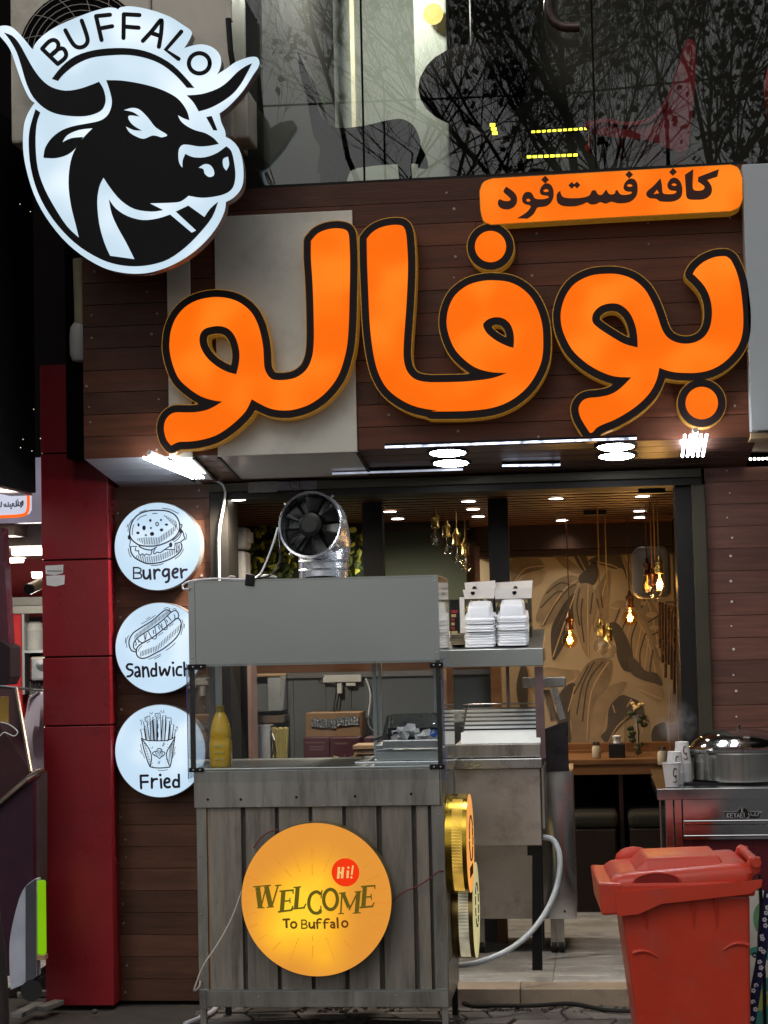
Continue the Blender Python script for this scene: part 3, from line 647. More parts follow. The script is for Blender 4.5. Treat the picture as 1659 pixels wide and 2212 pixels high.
for nm, strokes in (('B', [[(252, 292), (345, 382)], [(252, 292), (292, 250), (325, 240), (348, 262), (340, 300), (297, 336)], [(302, 332), (345, 296), (378, 292), (395, 322), (385, 350), (345, 382)]]),
                    ('U', [[(390, 182), (430, 255), (460, 282), (495, 280), (520, 255), (518, 215), (487, 125)]]), ('F', [[(605, 240), (572, 98)], [(572, 98), (655, 90)], [(590, 172), (668, 158)]]),
                    ('F', [[(735, 228), (737, 87)], [(737, 87), (830, 92)], [(737, 160), (825, 167)]]), ('A', [[(850, 245), (905, 185), (950, 128), (962, 128), (958, 200), (945, 280)], [(905, 200), (950, 215)]]),
                    ('L', [[(1078, 190), (985, 298), (1062, 352)]]), ('O', [[(1185 + 62 * math.cos(a) , 378 + 60 * math.sin(a)) for a in np.linspace(0, 6.2832, 28)]])):
    b = MB()
    for st in strokes:
        q = [z1(*p) for p in (smooth(st, 3, False) if len(st) > 4 else st)]
        for i, c_ in enumerate(q): pass
        b.rib(q, lw, YB - .0045)
    o = b.build('letter', bull_black, bs); md = o.modifiers.new('thick', 'SOLIDIFY'); md.thickness = .003; md.offset = 0
# ================================================================== orange letters
YL = 7.46
za = zm(500, 800, 1.2762, YL); zb = zm(1700, 600, 1.253, YL)
def cn(lst, s): return [i for i, p in enumerate(lst) if p in s]
LO = [(925, 190), (960, 152), (1010, 132), (1060, 127), (1097, 134), (1113, 152), (1118, 200), (1121, 300), (1119, 450), (1115, 600), (1108, 700), (1095, 770), (1070, 850), (1035, 910), (985, 965), (920, 1010), (850, 1035), (790, 1042), (730, 1035), (680, 1015), (627, 985), (600, 1040), (560, 1085), (500, 1135), (440, 1170), (370, 1190), (310, 1198), (260, 1200), (222, 1218), (200, 1190), (188, 1150), (187, 1120), (195, 1090), (215, 1065), (245, 1052), (300, 1052), (350, 1050), (400, 1040), (440, 1022), (480, 997), (430, 990), (370, 970), (310, 930), (260, 880), (230, 810), (215, 740), (215, 690), (222, 640), (245, 580), (290, 525), (350, 490), (420, 474), (480, 474), (540, 487), (590, 515), (630, 555), (658, 610), (675, 670), (685, 730), (688, 790), (692, 830), (705, 860), (725, 882), (750, 889), (790, 889), (840, 880), (880, 858), (910, 825), (930, 775), (938, 720), (940, 640), (937, 500), (932, 380), (925, 280)]
LOH = [(550, 860), (510, 850), (460, 825), (410, 785), (378, 740), (365, 700), (368, 660), (390, 632), (430, 620), (470, 618), (510, 632), (540, 665), (558, 710), (566, 760), (562, 810)]
FA = [(1205, 180), (1230, 150), (1270, 125), (1320, 112), (1365, 110), (1390, 120), (1402, 150), (1408, 210), (1412, 300), (1410, 400), (1405, 500), (1398, 600), (1391, 700), (1390, 770), (1398, 820), (1415, 855), (1445, 883), (1490, 897), (1560, 902)]
FA2 = [(0, 1135), (125, 1133), (200, 1128), (280, 1118), (330, 1105), (372, 1088), (300, 1085), (230, 1068), (175, 1035), (120, 980), (90, 920), (75, 860), (75, 810), (88, 755), (120, 700), (180, 655), (250, 635), (310, 632), (380, 640), (440, 668), (490, 715), (525, 780), (545, 850), (550, 920), (548, 990), (535, 1050), (500, 1120), (450, 1180), (380, 1230), (300, 1260), (200, 1274), (100, 1278), (0, 1278)]
FA3 = [(1560, 1043), (1460, 1025), (1380, 990), (1310, 935), (1268, 865), (1245, 790), (1230, 700), (1220, 600), (1213, 450), (1207, 300)]
FAH = [(403, 965), (370, 955), (320, 930), (275, 895), (255, 860), (258, 840), (285, 820), (320, 813), (355, 820), (385, 845), (402, 885), (406, 930)]
BO = [(1288, 600), (1303, 575), (1340, 542), (1390, 519), (1430, 513), (1455, 515), (1475, 530), (1500, 580), (1520, 650), (1532, 740), (1537, 820), (1533, 890), (1515, 950), (1480, 1000), (1430, 1045), (1370, 1075), (1310, 1087), (1260, 1088), (1200, 1085), (1150, 1073), (1123, 1062), (1110, 1120), (1080, 1180), (1030, 1235), (970, 1280), (900, 1320), (850, 1340), (815, 1358), (795, 1380), (780, 1384), (755, 1345), (735, 1310), (725, 1275), (728, 1250), (745, 1225), (775, 1212), (820, 1208), (880, 1195), (930, 1165), (985, 1110), (900, 1105), (820, 1075), (750, 1030), (690, 970), (650, 890), (637, 830), (640, 770), (665, 700), (710, 645), (780, 610), (850, 600), (920, 602), (990, 625), (1050, 675), (1090, 745), (1115, 810), (1135, 870), (1160, 910), (1195, 933), (1240, 944), (1290, 940), (1335, 918), (1365, 880), (1380, 830), (1382, 770), (1370, 710), (1345, 660), (1310, 620)]
BOH = [(1016, 963), (950, 945), (880, 905), (820, 865), (793, 835), (797, 795), (830, 760), (880, 745), (930, 752), (975, 790), (1003, 850), (1014, 910)]
def letter(name, label, loops, group):
    b = 16.3 * YL / F
    out = offset_loops(loops, b); rim = offset_loops(loops, b + .004); 
    xs = [p[0] for p in out[0]]; t = thing(name, label, 'sign letter', (sum(xs) / len(xs), YL, min(p[1] for p in out[0])), group)
    MB().prism(loops, YL - .003, YL + .006).build('lit_face', orange_face, t)
    MB().prism(out, YL + .0, YL + .012).build('dark_border', border_dark, t)
    MB().prism(rim, YL + .004, YF - .002).build('gold_rim', gold_trim, t)
gname = 'orange lit letters on the fascia'
letter('letter_sign', 'leftmost orange lit Persian letter pair with looped tail, over the white boards', [[za(*p) for p in smooth(LO, 3, True, cn(LO, {(925, 190), (627, 985), (222, 1218), (480, 997)}))], [za(*p) for p in smooth(LOH, 3, True, (0,))]], gname)
mid = [za(*p) for p in smooth(FA, 3, False)] + [zb(*p) for p in smooth(FA2, 3, False, cn(FA2, {(372, 1088)}))] + [za(*p) for p in smooth(FA3, 3, False)]
letter('letter_sign', 'middle orange lit Persian letter pair with tall upright stroke and small eye', [mid, [zb(*p) for p in smooth(FAH, 3, True, (0,))]], gname)
letter('letter_sign', 'rightmost orange lit Persian letter pair beside the pale sign box', [[zb(*p) for p in smooth(BO, 3, True, cn(BO, {(1288, 600), (1475, 530), (1123, 1062), (780, 1384), (985, 1110)}))], [zb(*p) for p in smooth(BOH, 3, True, (0,))]], gname)
for (cx, cz, r, lab) in ((290, 465, 77, 'upper round orange lit dot under the small orange sign'), (1332, 1237, 80, 'lower round orange lit dot above the tube lamp')):
    letter('letter_dot', lab, [[zb(cx + r * math.cos(a), cz + r * math.sin(a)) for a in np.linspace(0, 2 * math.pi, 48, endpoint=False)]], 'orange lit dots of the letters')
# small orange sign
YS = 7.45
zs = zm(1880, 630, 1.565, YS)
PAN = [(95, 115), (800, 74), (1560, 30), (1605, 50), (1630, 110), (1632, 240), (1610, 288), (1560, 312), (800, 352), (85, 395), (38, 370), (20, 300), (16, 190), (38, 138)]
ps = [zs(*p) for p in smooth(PAN, 4, True, (0, 2, 4, 5, 7, 9, 11, 12))]
t = thing('panel_sign', 'small rounded orange lit sign with dark Persian words above the letters', 'sign', (sum(p[0] for p in ps) / len(ps), YS, min(p[1] for p in ps)))
MB().prism([ps], YS, YS + .01).build('lit_face', orange_small, t)
MB().prism([[p for p in offset_loops([ps], .003)[0]]], YS + .004, YF - .002).build('gold_rim', gold_trim, t)
def w_(*ls, name='letters'):
    b = MB()
    lp = [[zs(*p) for p in smooth(l, 3, True, c)] for l, c in ls]
    b.prism(lp, YS - .004, YS - .0004); b.build(name, ink_brown, t)
w_(([(1278, 92), (1330, 57), (1327, 120), (1327, 175), (1345, 190), (1380, 188), (1396, 178), (1396, 160), (1358, 133), (1360, 106), (1488, 57), (1478, 103), (1415, 124), (1438, 155), (1445, 190), (1430, 222), (1390, 243), (1310, 244), (1288, 226), (1284, 185)], (0, 1, 8, 9, 10, 11, 12)))
w_(([(1127, 113), (1085, 160), (1048, 192), (1040, 215), (1060, 235), (1102, 240), (1125, 255), (1190, 258), (1235, 245), (1258, 220), (1262, 175), (1250, 135), (1225, 112), (1195, 114), (1174, 140), (1171, 165), (1185, 185), (1210, 190), (1225, 192), (1222, 203), (1200, 211), (1152, 210), (1140, 195), (1136, 150)], (0,)), ([(1084, 212), (1120, 206), (1106, 184)], (0, 1, 2)), ([(1195, 152), (1214, 144), (1228, 156), (1210, 161)], ()))
w_(([(1205, 50), (1229, 74), (1204, 98), (1181, 76)], (0, 1, 2, 3)))
w_(([(510, 190), (490, 210), (488, 245), (500, 270), (535, 285), (600, 286), (650, 273), (675, 262), (700, 275), (735, 271), (757, 260), (790, 270), (825, 258), (870, 268), (930, 262), (965, 240), (985, 205), (985, 150), (966, 120), (935, 117), (910, 140), (900, 165), (905, 185), (925, 195), (950, 197), (945, 209), (915, 216), (880, 212), (862, 185), (850, 192), (846, 207), (825, 214), (806, 205), (795, 182), (783, 195), (768, 214), (745, 214), (728, 188), (706, 190), (688, 220), (640, 234), (560, 236), (522, 224)], (0, 28, 33, 37)), ([(920, 157), (940, 149), (956, 160), (936, 167)], ()))
for cx, cy_, r in ((581, 157, 21), (613, 155, 21), (935, 91, 24), (417, 122, 24)):
    w_(([(cx, cy_ - r), (cx + r, cy_), (cx, cy_ + r), (cx - r, cy_)], (0, 1, 2, 3)))
w_(([(468, 185), (450, 152), (420, 145), (395, 165), (384, 195), (396, 215), (430, 221), (440, 230), (420, 240), (385, 243), (355, 238), (345, 222), (332, 203), (308, 197), (288, 207), (275, 235), (280, 262), (300, 275), (325, 281), (325, 296), (300, 325), (245, 360), (310, 362), (345, 335), (365, 300), (376, 292), (420, 286), (450, 266), (468, 230)], (21, 22)), ([(405, 190), (424, 179), (440, 192), (420, 199)], ()), ([(300, 246), (316, 239), (327, 252), (310, 258)], ()))
w_(([(178, 165), (160, 195), (185, 220), (205, 243), (190, 254), (160, 252), (140, 243), (127, 255), (128, 280), (150, 300), (190, 305), (225, 290), (243, 260), (242, 225), (220, 195)], (0,)))
# ================================================================== soffit lamps
lampw = E('lamp_white', (.95, .97, 1), 55, 0)
lampt = E('lamp_tube', (.95, .97, 1), 34, 0)
lampb = E('lamp_strip', (.70, .78, 1), 2.2, .8, 30)
for (u, v, g2) in ((967, 978, 'back one of the left pair'), (974, 1000, 'front one of the left pair'), (1330, 965, 'back one of the right pair'), (1332, 985, 'front one of the right pair')):
    q = PS(u, v, .004); t = thing('downlight', 'round white downlight in the dark soffit, ' + g2.replace('back one', 'upper one').replace('front one', 'lower one'), 'light', (q.x, q.y, q.z + .004), 'round downlights in the fascia soffit')
    tlt = Matrix.Rotation(math.atan((ZB - ZF) / (8.14 - YF)), 3, 'X')
    MB().lathe((q.x, q.y, q.z), [(.09, .004), (.09, -.003), (.076, -.003)], 28, tlt, caps=False).build('rim', frame_dark, t, smooth=True)
    MB().lathe((q.x, q.y, q.z - .003), [(.0755, .002), (.07, 0)], 28, tlt).build('lens', lampw, t)
def bar(a, b, r, mat, lab, zz=None, n=6):
    pa, pb_ = PS(*a, .02), PS(*b, .02)
    t = thing('led_bar', lab, 'light', tuple(pa), 'led bars under the soffit')
    d = (pb_ - pa); L = d.length; d.normalize(); sd = Vector((-d.y, d.x, 0))
    mb = MB(); mb.add([pa + sd * r - Vector((0, 0, .0)), pa - sd * r, pb_ - sd * r, pb_ + sd * r] + [q + Vector((0, 0, .008)) for q in (pa + sd * r, pa - sd * r, pb_ - sd * r, pb_ + sd * r)], [(0, 1, 2, 3), (7, 6, 5, 4), (0, 4, 5, 1), (1, 5, 6, 2), (2, 6, 7, 3), (3, 7, 4, 0)])
    mb.build('lens', mat, t)
    mb = MB(); mb.tube([pa + Vector((0, 0, .012)), pb_ + Vector((0, 0, .012))], r * 1.3, 6).build('housing', frame_dark, t)
bar((832, 968), (1375, 949), .006, lampb, 'long thin led bar at the front of the soffit', ZF - .02)
bar((718, 1025), (1000, 1016), .006, E('lamp_dim', (.6, .65, .8), .6, .2, 20), 'dim glass led tube in front of the lintel, left half', ZF - .02)
bar((1085, 1008), (1210, 1006), .006, lampb, 'short lit led bar in front of the lintel', ZF - .02)
def lamp_panel(a, b, w2, lab, nt_=4):
    pa, pb_ = PS(*a, .03), PS(*b, .03); d = pb_ - pa; L = d.length; d.normalize(); sd = Vector((-d.y, d.x, 0))
    t = thing('tube_lamp', lab, 'light', tuple(pa))
    for k in range(nt_):
        o_ = sd * (w2 * (k / (nt_ - 1) - .5))
        MB().tube([pa + o_, pb_ + o_], .0052, 8).build('tube', lampt, t, smooth=True)
    MB().tube([pa + Vector((0, 0, .02)), pb_ + Vector((0, 0, .02)) + d * .03], .012, 6).build('holder', white_plastic, t)
    return pb_
pe = lamp_panel((322, 988), (428, 1032), .05, 'bright white tube lamp slanting under the left soffit above the burger sign', 4)
lamp_panel((1503, 940), (1496, 985), .085, 'five white tubes of a lamp under the right soffit', 5)
pp = [P(430, 1037, 8.1), P(470, 1040, 8.09), P(486, 1060, 8.09), P(482, 1100, 8.1), P(474, 1150, 8.1), P(474, 1250, 8.1), P(476, 1500, 8.1)]
solo(MB().tube(smooth([tuple(q) for q in pp], 5, False), .006, 6), 'lamp_cable', white_cable, 'white cable hanging from the slanting tube lamp down the door jamb', 'cable', smooth=True)
# ================================================================== three round food signs
def food_sign(label, ox, oy, sc, cx, cz, r, art):
    Y = 8.07; f = zm(ox, oy, sc, Y); c = f(cx, cz); rr = r / sc * K * Y / F; k = K / sc * Y / F
    t = thing('round_sign', label, 'sign', (c[0], Y, c[1] - rr), 'round food signs on the plank wall')
    a = np.linspace(0, 2 * math.pi, 72, endpoint=False)
    MB().prism([[(c[0] + rr * .985 * math.cos(q), c[1] + rr * .985 * math.sin(q)) for q in a]], Y, Y + .008).build('lit_face', white_disc, t)
    MB().prism([[(c[0] + rr * math.cos(q), c[1] + rr * math.sin(q)) for q in a]], Y + .005, YW - .004).build('silver_rim', silver_trim, t)
    b = MB(); tx = MB(); art(lambda pts, w2, cl=False, sm=True: b.rib([f(*p) for p in (smooth(pts, 4, cl) if sm and len(pts) > 2 else pts)], w2 * k, Y - .0018, cl),
                  lambda pts, w2: tx.rib([f(*p) for p in (smooth(pts, 4, False) if len(pts) > 3 else pts)], w2 * k, Y - .0018),
                  lambda x, z_, rx, rz: b.disc(f(x, z_), rx * k, Y - .0019, 16, rz * k), lambda x, z_, rx: tx.disc(f(x, z_), rx * k, Y - .0019, 14))
    b.build('drawing', ink, t); tx.build('lettering', ink, t)
def burger(S_, T_, D_, TD):
    S_([(312, 640), (315, 540), (360, 400), (460, 290), (620, 228), (800, 215), (960, 230), (1080, 290), (1150, 390), (1170, 500), (1140, 610), (1060, 700), (940, 770), (780, 822), (620, 832), (480, 815), (390, 760), (335, 700)], 24, True)
    S_([(325, 850), (335, 940), (400, 1030), (500, 1090), (620, 1132), (780, 1122), (940, 1080), (1080, 1010), (1170, 930), (1208, 850), (1195, 785)], 24)
    S_([(325, 720), (306, 840), (430, 835)], 18, False, False); S_([(900, 892), (1080, 890), (1092, 790)], 18, False, False)
    S_([(415, 860), (405, 900), (440, 915), (462, 905), (470, 965), (500, 985), (530, 962), (560, 990), (600, 965), (640, 985), (680, 965), (692, 900)], 18)
    S_([(745, 890), (720, 930), (735, 968), (780, 935), (830, 945), (880, 915), (920, 885), (1000, 830), (1030, 780)], 18)
    S_([(1165, 455), (1210, 470), (1188, 540), (1222, 585), (1240, 650), (1258, 700), (1215, 735), (1180, 765), (1095, 785)], 20)
    S_([(470, 835), (560, 880), (680, 897), (770, 850)], 22); S_([(1050, 735), (1140, 660), (1190, 585)], 18); S_([(1070, 760), (1160, 690), (1200, 600)], 14)
    D_(1190, 575, 30, 40); D_(302, 680, 26, 44); D_(1015, 810, 30, 45)
    for x, z_, a, b in ((665, 390, 22, 27), (848, 382, 20, 20), (462, 466, 20, 30), (557, 518, 32, 43), (675, 520, 17, 20), (943, 462, 30, 20), (858, 553, 32, 28), (452, 604, 31, 24), (695, 622, 38, 36), (588, 643, 20, 18)): D_(x, z_, a, b)
    S_([(780, 420), (758, 450), (782, 485), (808, 455)], 18, True)
    for i in range(22):
        x = 450 + i * 29; h_ = 115 - max(0, 4 - i) * 22; zb_ = 800 if i < 12 else 800 - (i - 12) * 20
        zb_ -= max(0, 4 - i) * 18
        S_([(x + 6, zb_ - h_), (x - 6, zb_)], 13, False, False)
    for i in range(7): S_([(905 + i * 32, 300 + i * 16), (925 + i * 34, 330 + i * 36)], 12, False, False)
    for i in range(24):
        x = 430 + i * 31; q = abs(i - 8) / 16; zb_ = 1112 - 190 * max(0, (i - 8) / 16) ** 1.4 - max(0, 5 - i) * 16
        S_([(x + 6, zb_ - 100 + max(0, 4 - i) * 15), (x - 6, zb_)], 13, False, False)
    for i in range(3): S_([(1110 + i * 26, 800), (1122 + i * 24, 940 - i * 20)], 12, False, False)
    for l in ([(480, 252), (595, 208)], [(440, 388), (500, 330), (600, 296)], [(700, 272), (785, 266)], [(875, 182), (1000, 200), (1148, 270)], [(280, 578), (300, 470), (355, 370)], [(355, 635), (360, 540), (382, 462)], [(285, 870), (300, 950), (332, 1018)], [(680, 1163), (780, 1160), (888, 1132)], [(1090, 1050), (1180, 980), (1238, 882)], [(1270, 610), (1290, 665), (1270, 725)], [(1085, 570), (1110, 435)], [(262, 505), (282, 455)]): S_(l, 13)
    T_([(378, 1195), (378, 1392)], 26); T_([(378, 1202), (450, 1202), (500, 1225), (500, 1265), (470, 1288), (385, 1292)], 26); T_([(385, 1292), (480, 1300), (515, 1340), (490, 1380), (378, 1388)], 26)
    for l in ([(548, 1250), (550, 1340), (575, 1385), (620, 1378), (655, 1320)], [(655, 1240), (668, 1395)], [(730, 1240), (740, 1390)], [(735, 1310), (760, 1255), (800, 1235), (825, 1250)], [(985, 1235), (920, 1230), (880, 1280), (890, 1335), (935, 1345), (985, 1290)], [(982, 1232), (985, 1330), (985, 1400), (965, 1440), (932, 1450)], [(1062, 1298), (1125, 1270), (1133, 1230), (1095, 1220), (1055, 1260), (1050, 1330), (1085, 1372), (1128, 1365)], [(1188, 1222), (1205, 1372)], [(1200, 1285), (1235, 1240), (1290, 1236)]): T_(l, 42)
def hotdog(S_, T_, D_, TD):
    S_([(420, 905), (345, 880), (302, 790), (305, 690), (370, 580), (500, 490), (700, 365), (850, 235), (930, 182), (990, 192), (1020, 225)], 22)
    S_([(415, 870), (378, 830), (385, 740), (460, 650), (620, 540), (800, 420), (950, 290), (1020, 222), (1090, 192), (1140, 230), (1152, 300), (1118, 332)], 20)
    S_([(425, 905), (440, 830), (520, 758), (700, 658), (880, 520), (1060, 372), (1130, 326), (1185, 370), (1195, 480), (1150, 600), (1060, 710), (900, 842), (740, 932), (600, 1002), (500, 1012), (440, 970)], 22, True)
    for l in ([(400, 700), (425, 770), (405, 790)], [(440, 680), (500, 735), (560, 742), (575, 690), (560, 590), (620, 550), (665, 620), (695, 665), (745, 680), (770, 640), (745, 480), (790, 425), (840, 460), (880, 510), (935, 520), (955, 470), (910, 350)], [(960, 285), (1020, 360)], [(1060, 372), (1088, 330), (1078, 265)], [(715, 530), (722, 590)], [(800, 460), (830, 515)], [(940, 350), (962, 392)], [(595, 590), (585, 680)], [(460, 700), (470, 740)], [(855, 420), (870, 470)]): S_(l, 16)
    for i in range(26):
        x = 400 + i * 23.5; z_ = 690 - i * 17.5; S_([(x + 5, z_ - 80), (x - 3, z_ - 12)], 11, False, False)
    for i in range(26):
        x = 500 + i * 27; z_ = 980 - (i * 9.5 if i < 10 else 95 + (i - 10) * 24.5); S_([(x + 2, z_ - 82), (x - 4 if i < 8 else x + 8, z_)], 12, False, False)
    for l in ([(515, 420), (640, 350), (752, 275)], [(600, 340), (660, 302)], [(265, 828), (250, 720), (292, 620)], [(235, 750), (240, 660)], [(460, 890), (480, 840), (525, 795)], [(605, 748), (660, 718)], [(800, 626), (885, 566)], [(990, 466), (1060, 416)], [(635, 1030), (740, 990), (845, 940)], [(735, 1028), (840, 970)], [(935, 876), (1020, 820), (1092, 752)], [(1210, 352), (1230, 450), (1190, 612)], [(1245, 495), (1255, 425)], [(900, 158), (960, 142), (1010, 165)], [(1045, 172), (1090, 160), (1112, 185)]): S_(l, 11)
    for l in ([(352, 1118), (290, 1115), (258, 1160), (290, 1203), (350, 1222), (360, 1270), (320, 1315), (272, 1325)], [(408, 1172), (450, 1165), (475, 1210), (487, 1322)], [(475, 1245), (420, 1258), (405, 1300), (440, 1328), (478, 1290)], [(535, 1160), (545, 1330)], [(542, 1215), (580, 1170), (615, 1190), (640, 1325)], [(762, 1098), (768, 1310)], [(762, 1212), (705, 1190), (680, 1250), (700, 1315), (762, 1305)], [(825, 1165), (855, 1310), (915, 1190), (955, 1310), (1000, 1160)], [(1058, 1175), (1068, 1310)], [(1198, 1162), (1145, 1165), (1115, 1225), (1130, 1295), (1198, 1302)], [(1245, 1085), (1258, 1310)], [(1257, 1212), (1300, 1182), (1330, 1212), (1338, 1310)]):
        T_([(l[0]), *l[1:]] if len(l) != 5 or l[0] != (825, 1165) else l, 40)
    TD(1053, 1090, 24)
def fries(S_, T_, D_, TD):
    S_([(512, 640), (560, 850), (640, 1090), (690, 1138), (820, 1152), (960, 1140), (1012, 1105), (1060, 800), (1088, 615)], 20)
    S_([(512, 640), (600, 675), (780, 685), (970, 675), (1088, 622)], 18)
    S_([(535, 672), (640, 820), (685, 960), (665, 1125)], 18); S_([(1072, 660), (960, 850), (945, 960), (992, 1112)], 18)
    for q in ([(525, 630), (497, 490), (560, 478), (585, 655)], [(600, 665), (548, 358), (605, 345), (655, 670)], [(578, 345), (570, 285), (655, 255), (662, 320)], [(672, 675), (662, 330), (700, 325), (722, 675)], [(738, 678), (708, 275), (775, 268), (775, 678)], [(750, 265), (748, 218), (832, 205), (838, 315)], [(790, 680), (785, 330), (845, 325), (850, 680)], [(852, 680), (880, 252), (932, 245), (910, 680)], [(915, 680), (935, 345), (1000, 345), (970, 675)], [(935, 340), (935, 290), (1020, 290), (1025, 390)], [(980, 670), (1010, 405), (1072, 402), (1035, 650)], [(1045, 645), (1058, 488), (1098, 485), (1080, 620)]): S_(q, 15, False, False)
    S_([(820, 815), (862, 835), (860, 865), (905, 880), (915, 910), (880, 945), (850, 960), (825, 990), (790, 960), (735, 935), (700, 900), (740, 870), (780, 862), (785, 830)], 16, True)
    for i in range(6): S_([(740 + i * 28, 935 - (i > 2) * 0 + i * 4), (765 + i * 22, 865 - (15 if 1 < i < 4 else 0))], 10, False, False)
    for a, b, c_, d, n_ in ((575, 440, 630, 640, 9), (680, 360, 700, 660, 12), (735, 320, 760, 660, 12), (880, 340, 880, 660, 12), (1000, 470, 1010, 640, 8), (600, 300, 640, 400, 4), (790, 240, 810, 300, 3)):
        for i in range(n_):
            t_ = i / (n_ - 1); x = a + (c_ - a) * t_; z_ = b + (d - b) * t_; S_([(x - 16, z_ + 14), (x + 16, z_ - 14)], 9, False, False)
    for i in range(15):
        t_ = i / 14; S_([(545 + 110 * t_, 700 + 390 * t_), (570 + 115 * t_, 715 + 375 * t_)], 10, False, False); S_([(1062 - 65 * t_, 690 + 380 * t_), (1000 - 30 * t_, 770 + 300 * t_)], 9, False, False)
    for i in range(9): D_(650 + i * 7, 705 + i * 52, 7, 7); D_(965 - i * 4, 690 + i * 52, 7, 7)
    for l in ([(870, 778), (905, 706)], [(890, 775), (912, 730)], [(795, 1080), (812, 1035)], [(820, 1078), (832, 1035)], [(690, 815), (712, 785)], [(840, 900), (835, 840)], [(800, 470), (800, 400)], [(800, 620), (800, 540)], [(930, 520), (940, 380)], [(495, 745), (525, 870), (565, 980)], [(488, 850), (515, 908)], [(1092, 790), (1070, 880), (1052, 978)], [(1090, 880), (1082, 925)], [(655, 200), (680, 225), (708, 198)], [(835, 170), (860, 180), (872, 205)], [(893, 155), (900, 205)], [(515, 415), (510, 370), (535, 322)], [(490, 350), (500, 325)], [(1135, 437), (1118, 522)], [(1105, 437), (1125, 470)], [(795, 1190), (880, 1195), (962, 1180)]): S_(l, 10)
    for l in ([(498, 1285), (508, 1500)], [(498, 1285), (622, 1282)], [(508, 1395), (622, 1390)], [(690, 1332), (692, 1492)], [(692, 1395), (730, 1345), (780, 1342)], [(845, 1345), (855, 1490)], [(908, 1405), (985, 1392), (988, 1345), (945, 1332), (908, 1380), (915, 1455), (960, 1485), (1002, 1475)], [(1155, 1265), (1158, 1475)], [(1150, 1378), (1088, 1355), (1055, 1420), (1080, 1475), (1152, 1470)]): T_(l, 42)
    TD(835, 1272, 26)
food_sign('round white lit sign with a burger drawing and the word Burger', 440, 1960, 4.366, 785, 835, 778, burger)
food_sign('round white lit sign with a hot dog drawing and the word Sandwich', 440, 2360, 4.366, 820, 835, 797, hotdog)
food_sign('round white lit sign with a french fries drawing and the word Fried', 440, 2760, 4.366, 830, 860, 810, fries)
# ================================================================== shop interior
ZC = 2.24
XL2, XR = -2.1, .485
inn = thing('shop_interior', 'dim wood lined interior of the snack shop behind the doorway', 'room', (0, 9.5, FZ))
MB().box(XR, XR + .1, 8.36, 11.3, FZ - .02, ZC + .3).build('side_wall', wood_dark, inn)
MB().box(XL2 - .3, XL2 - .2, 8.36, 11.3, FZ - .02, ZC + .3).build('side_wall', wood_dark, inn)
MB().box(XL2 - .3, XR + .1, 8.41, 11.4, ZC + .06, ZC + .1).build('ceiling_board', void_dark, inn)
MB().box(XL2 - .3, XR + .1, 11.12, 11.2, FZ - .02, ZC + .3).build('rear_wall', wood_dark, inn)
n = 15
for k in range(n):
    y = 8.44 + k * .178
    MB().box(XL2 - .2, XR - .002, y, y + .10, ZC, ZC + .006).build('ceiling_slat', wood_int, inn)
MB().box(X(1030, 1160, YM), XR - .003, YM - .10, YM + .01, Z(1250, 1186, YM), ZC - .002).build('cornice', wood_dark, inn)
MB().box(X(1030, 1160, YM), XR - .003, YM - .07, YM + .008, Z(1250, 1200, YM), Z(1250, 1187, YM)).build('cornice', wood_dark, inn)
MB().pb(480, 1150, 1012, 1700, 10.4, 10.5).build('green_partition', green_wall, inn)
MB().pb(480, 1105, 1012, 1149, 10.36, 10.5).build('brown_beam', wood_dark, inn)
MB().pb(480, 1062, 800, 1104, 10.38, 10.5).build('upper_board', M('ochre_board', (.12, .09, .045), .6), inn)
MB().pb(1014, 1180, 1040, 1700, 10.5, 10.6).build('door_edge', wood_int, inn)
# downlights in the slatted ceiling
dl = E('downlight_on', (1, .95, .85), 16, 0)
dspots = [(1201, 1077), (1214, 1124), (1219, 1138), (1388, 1072), (1382, 1104), (1382, 1118), (1012, 1083), (1022, 1100), (1033, 1116), (842, 1105), (859, 1121), (877, 1136), (891, 1149), (515, 1080)]
base = None
for i, (u, v) in enumerate(dspots):
    q = PZ(u, v, ZC - .004)
    if base is None:
        base = thing('ceiling_spot', 'lit spot in the slatted ceiling', 'light', tuple(q), 'lit spots in the slatted shop ceiling')
        MB().lathe(q, [(.036, .002), (.042, .003), (.042, 0), (.034, -.001)], 20, caps=False).build('ring', steel, base, smooth=True)
        MB().lathe(q + Vector((0, 0, -.002)), [(.034, .001), (.03, 0)], 20).build('lens', dl, base)
        o = base
    else:
        o = copy_tree(base); o.location = q
    o['label'] = ('lit spot in the slatted ceiling, ' + ['above the mural, left front one', 'above the mural, left middle one', 'above the mural, left rear one', 'nearest the right end, front one', 'nearest the right end, middle one', 'nearest the right end, rear one',
                  'right of the hanging bulb row, front one', 'right of the hanging bulb row, middle one', 'right of the hanging bulb row, rear one', 'first of the diagonal row right of the fan', 'second of the diagonal row right of the fan', 'third of the diagonal row right of the fan', 'last of the diagonal row right of the fan', 'alone at the far left behind the jamb'][i])
for i, (u, v) in enumerate(dspots):
    if i in (0, 2, 4, 7, 10, 12, 13):
        q = PZ(u, v, ZC - .02); l = bpy.data.lights.new('spot_glow', 'SPOT'); l.energy = 75 if u < 600 else 90 if u < 900 else 6; l.color = (1, .86, .68); l.spot_size = R(168 if u < 900 else 115); l.spot_blend = .8; l.shadow_soft_size = .04
        lo = bpy.data.objects.new('spot_glow', l); COL.objects.link(lo); lo.location = q
# unlit ceiling openings
for (u, v) in ((1208, 1092), (1216, 1108), (1380, 1092), (1378, 1130)):
    q = PZ(u, v, ZC - .003); MB().lathe(q, [(.038, .002), (.038, 0)], 16).build('unlit_spot', black_plastic, inn)
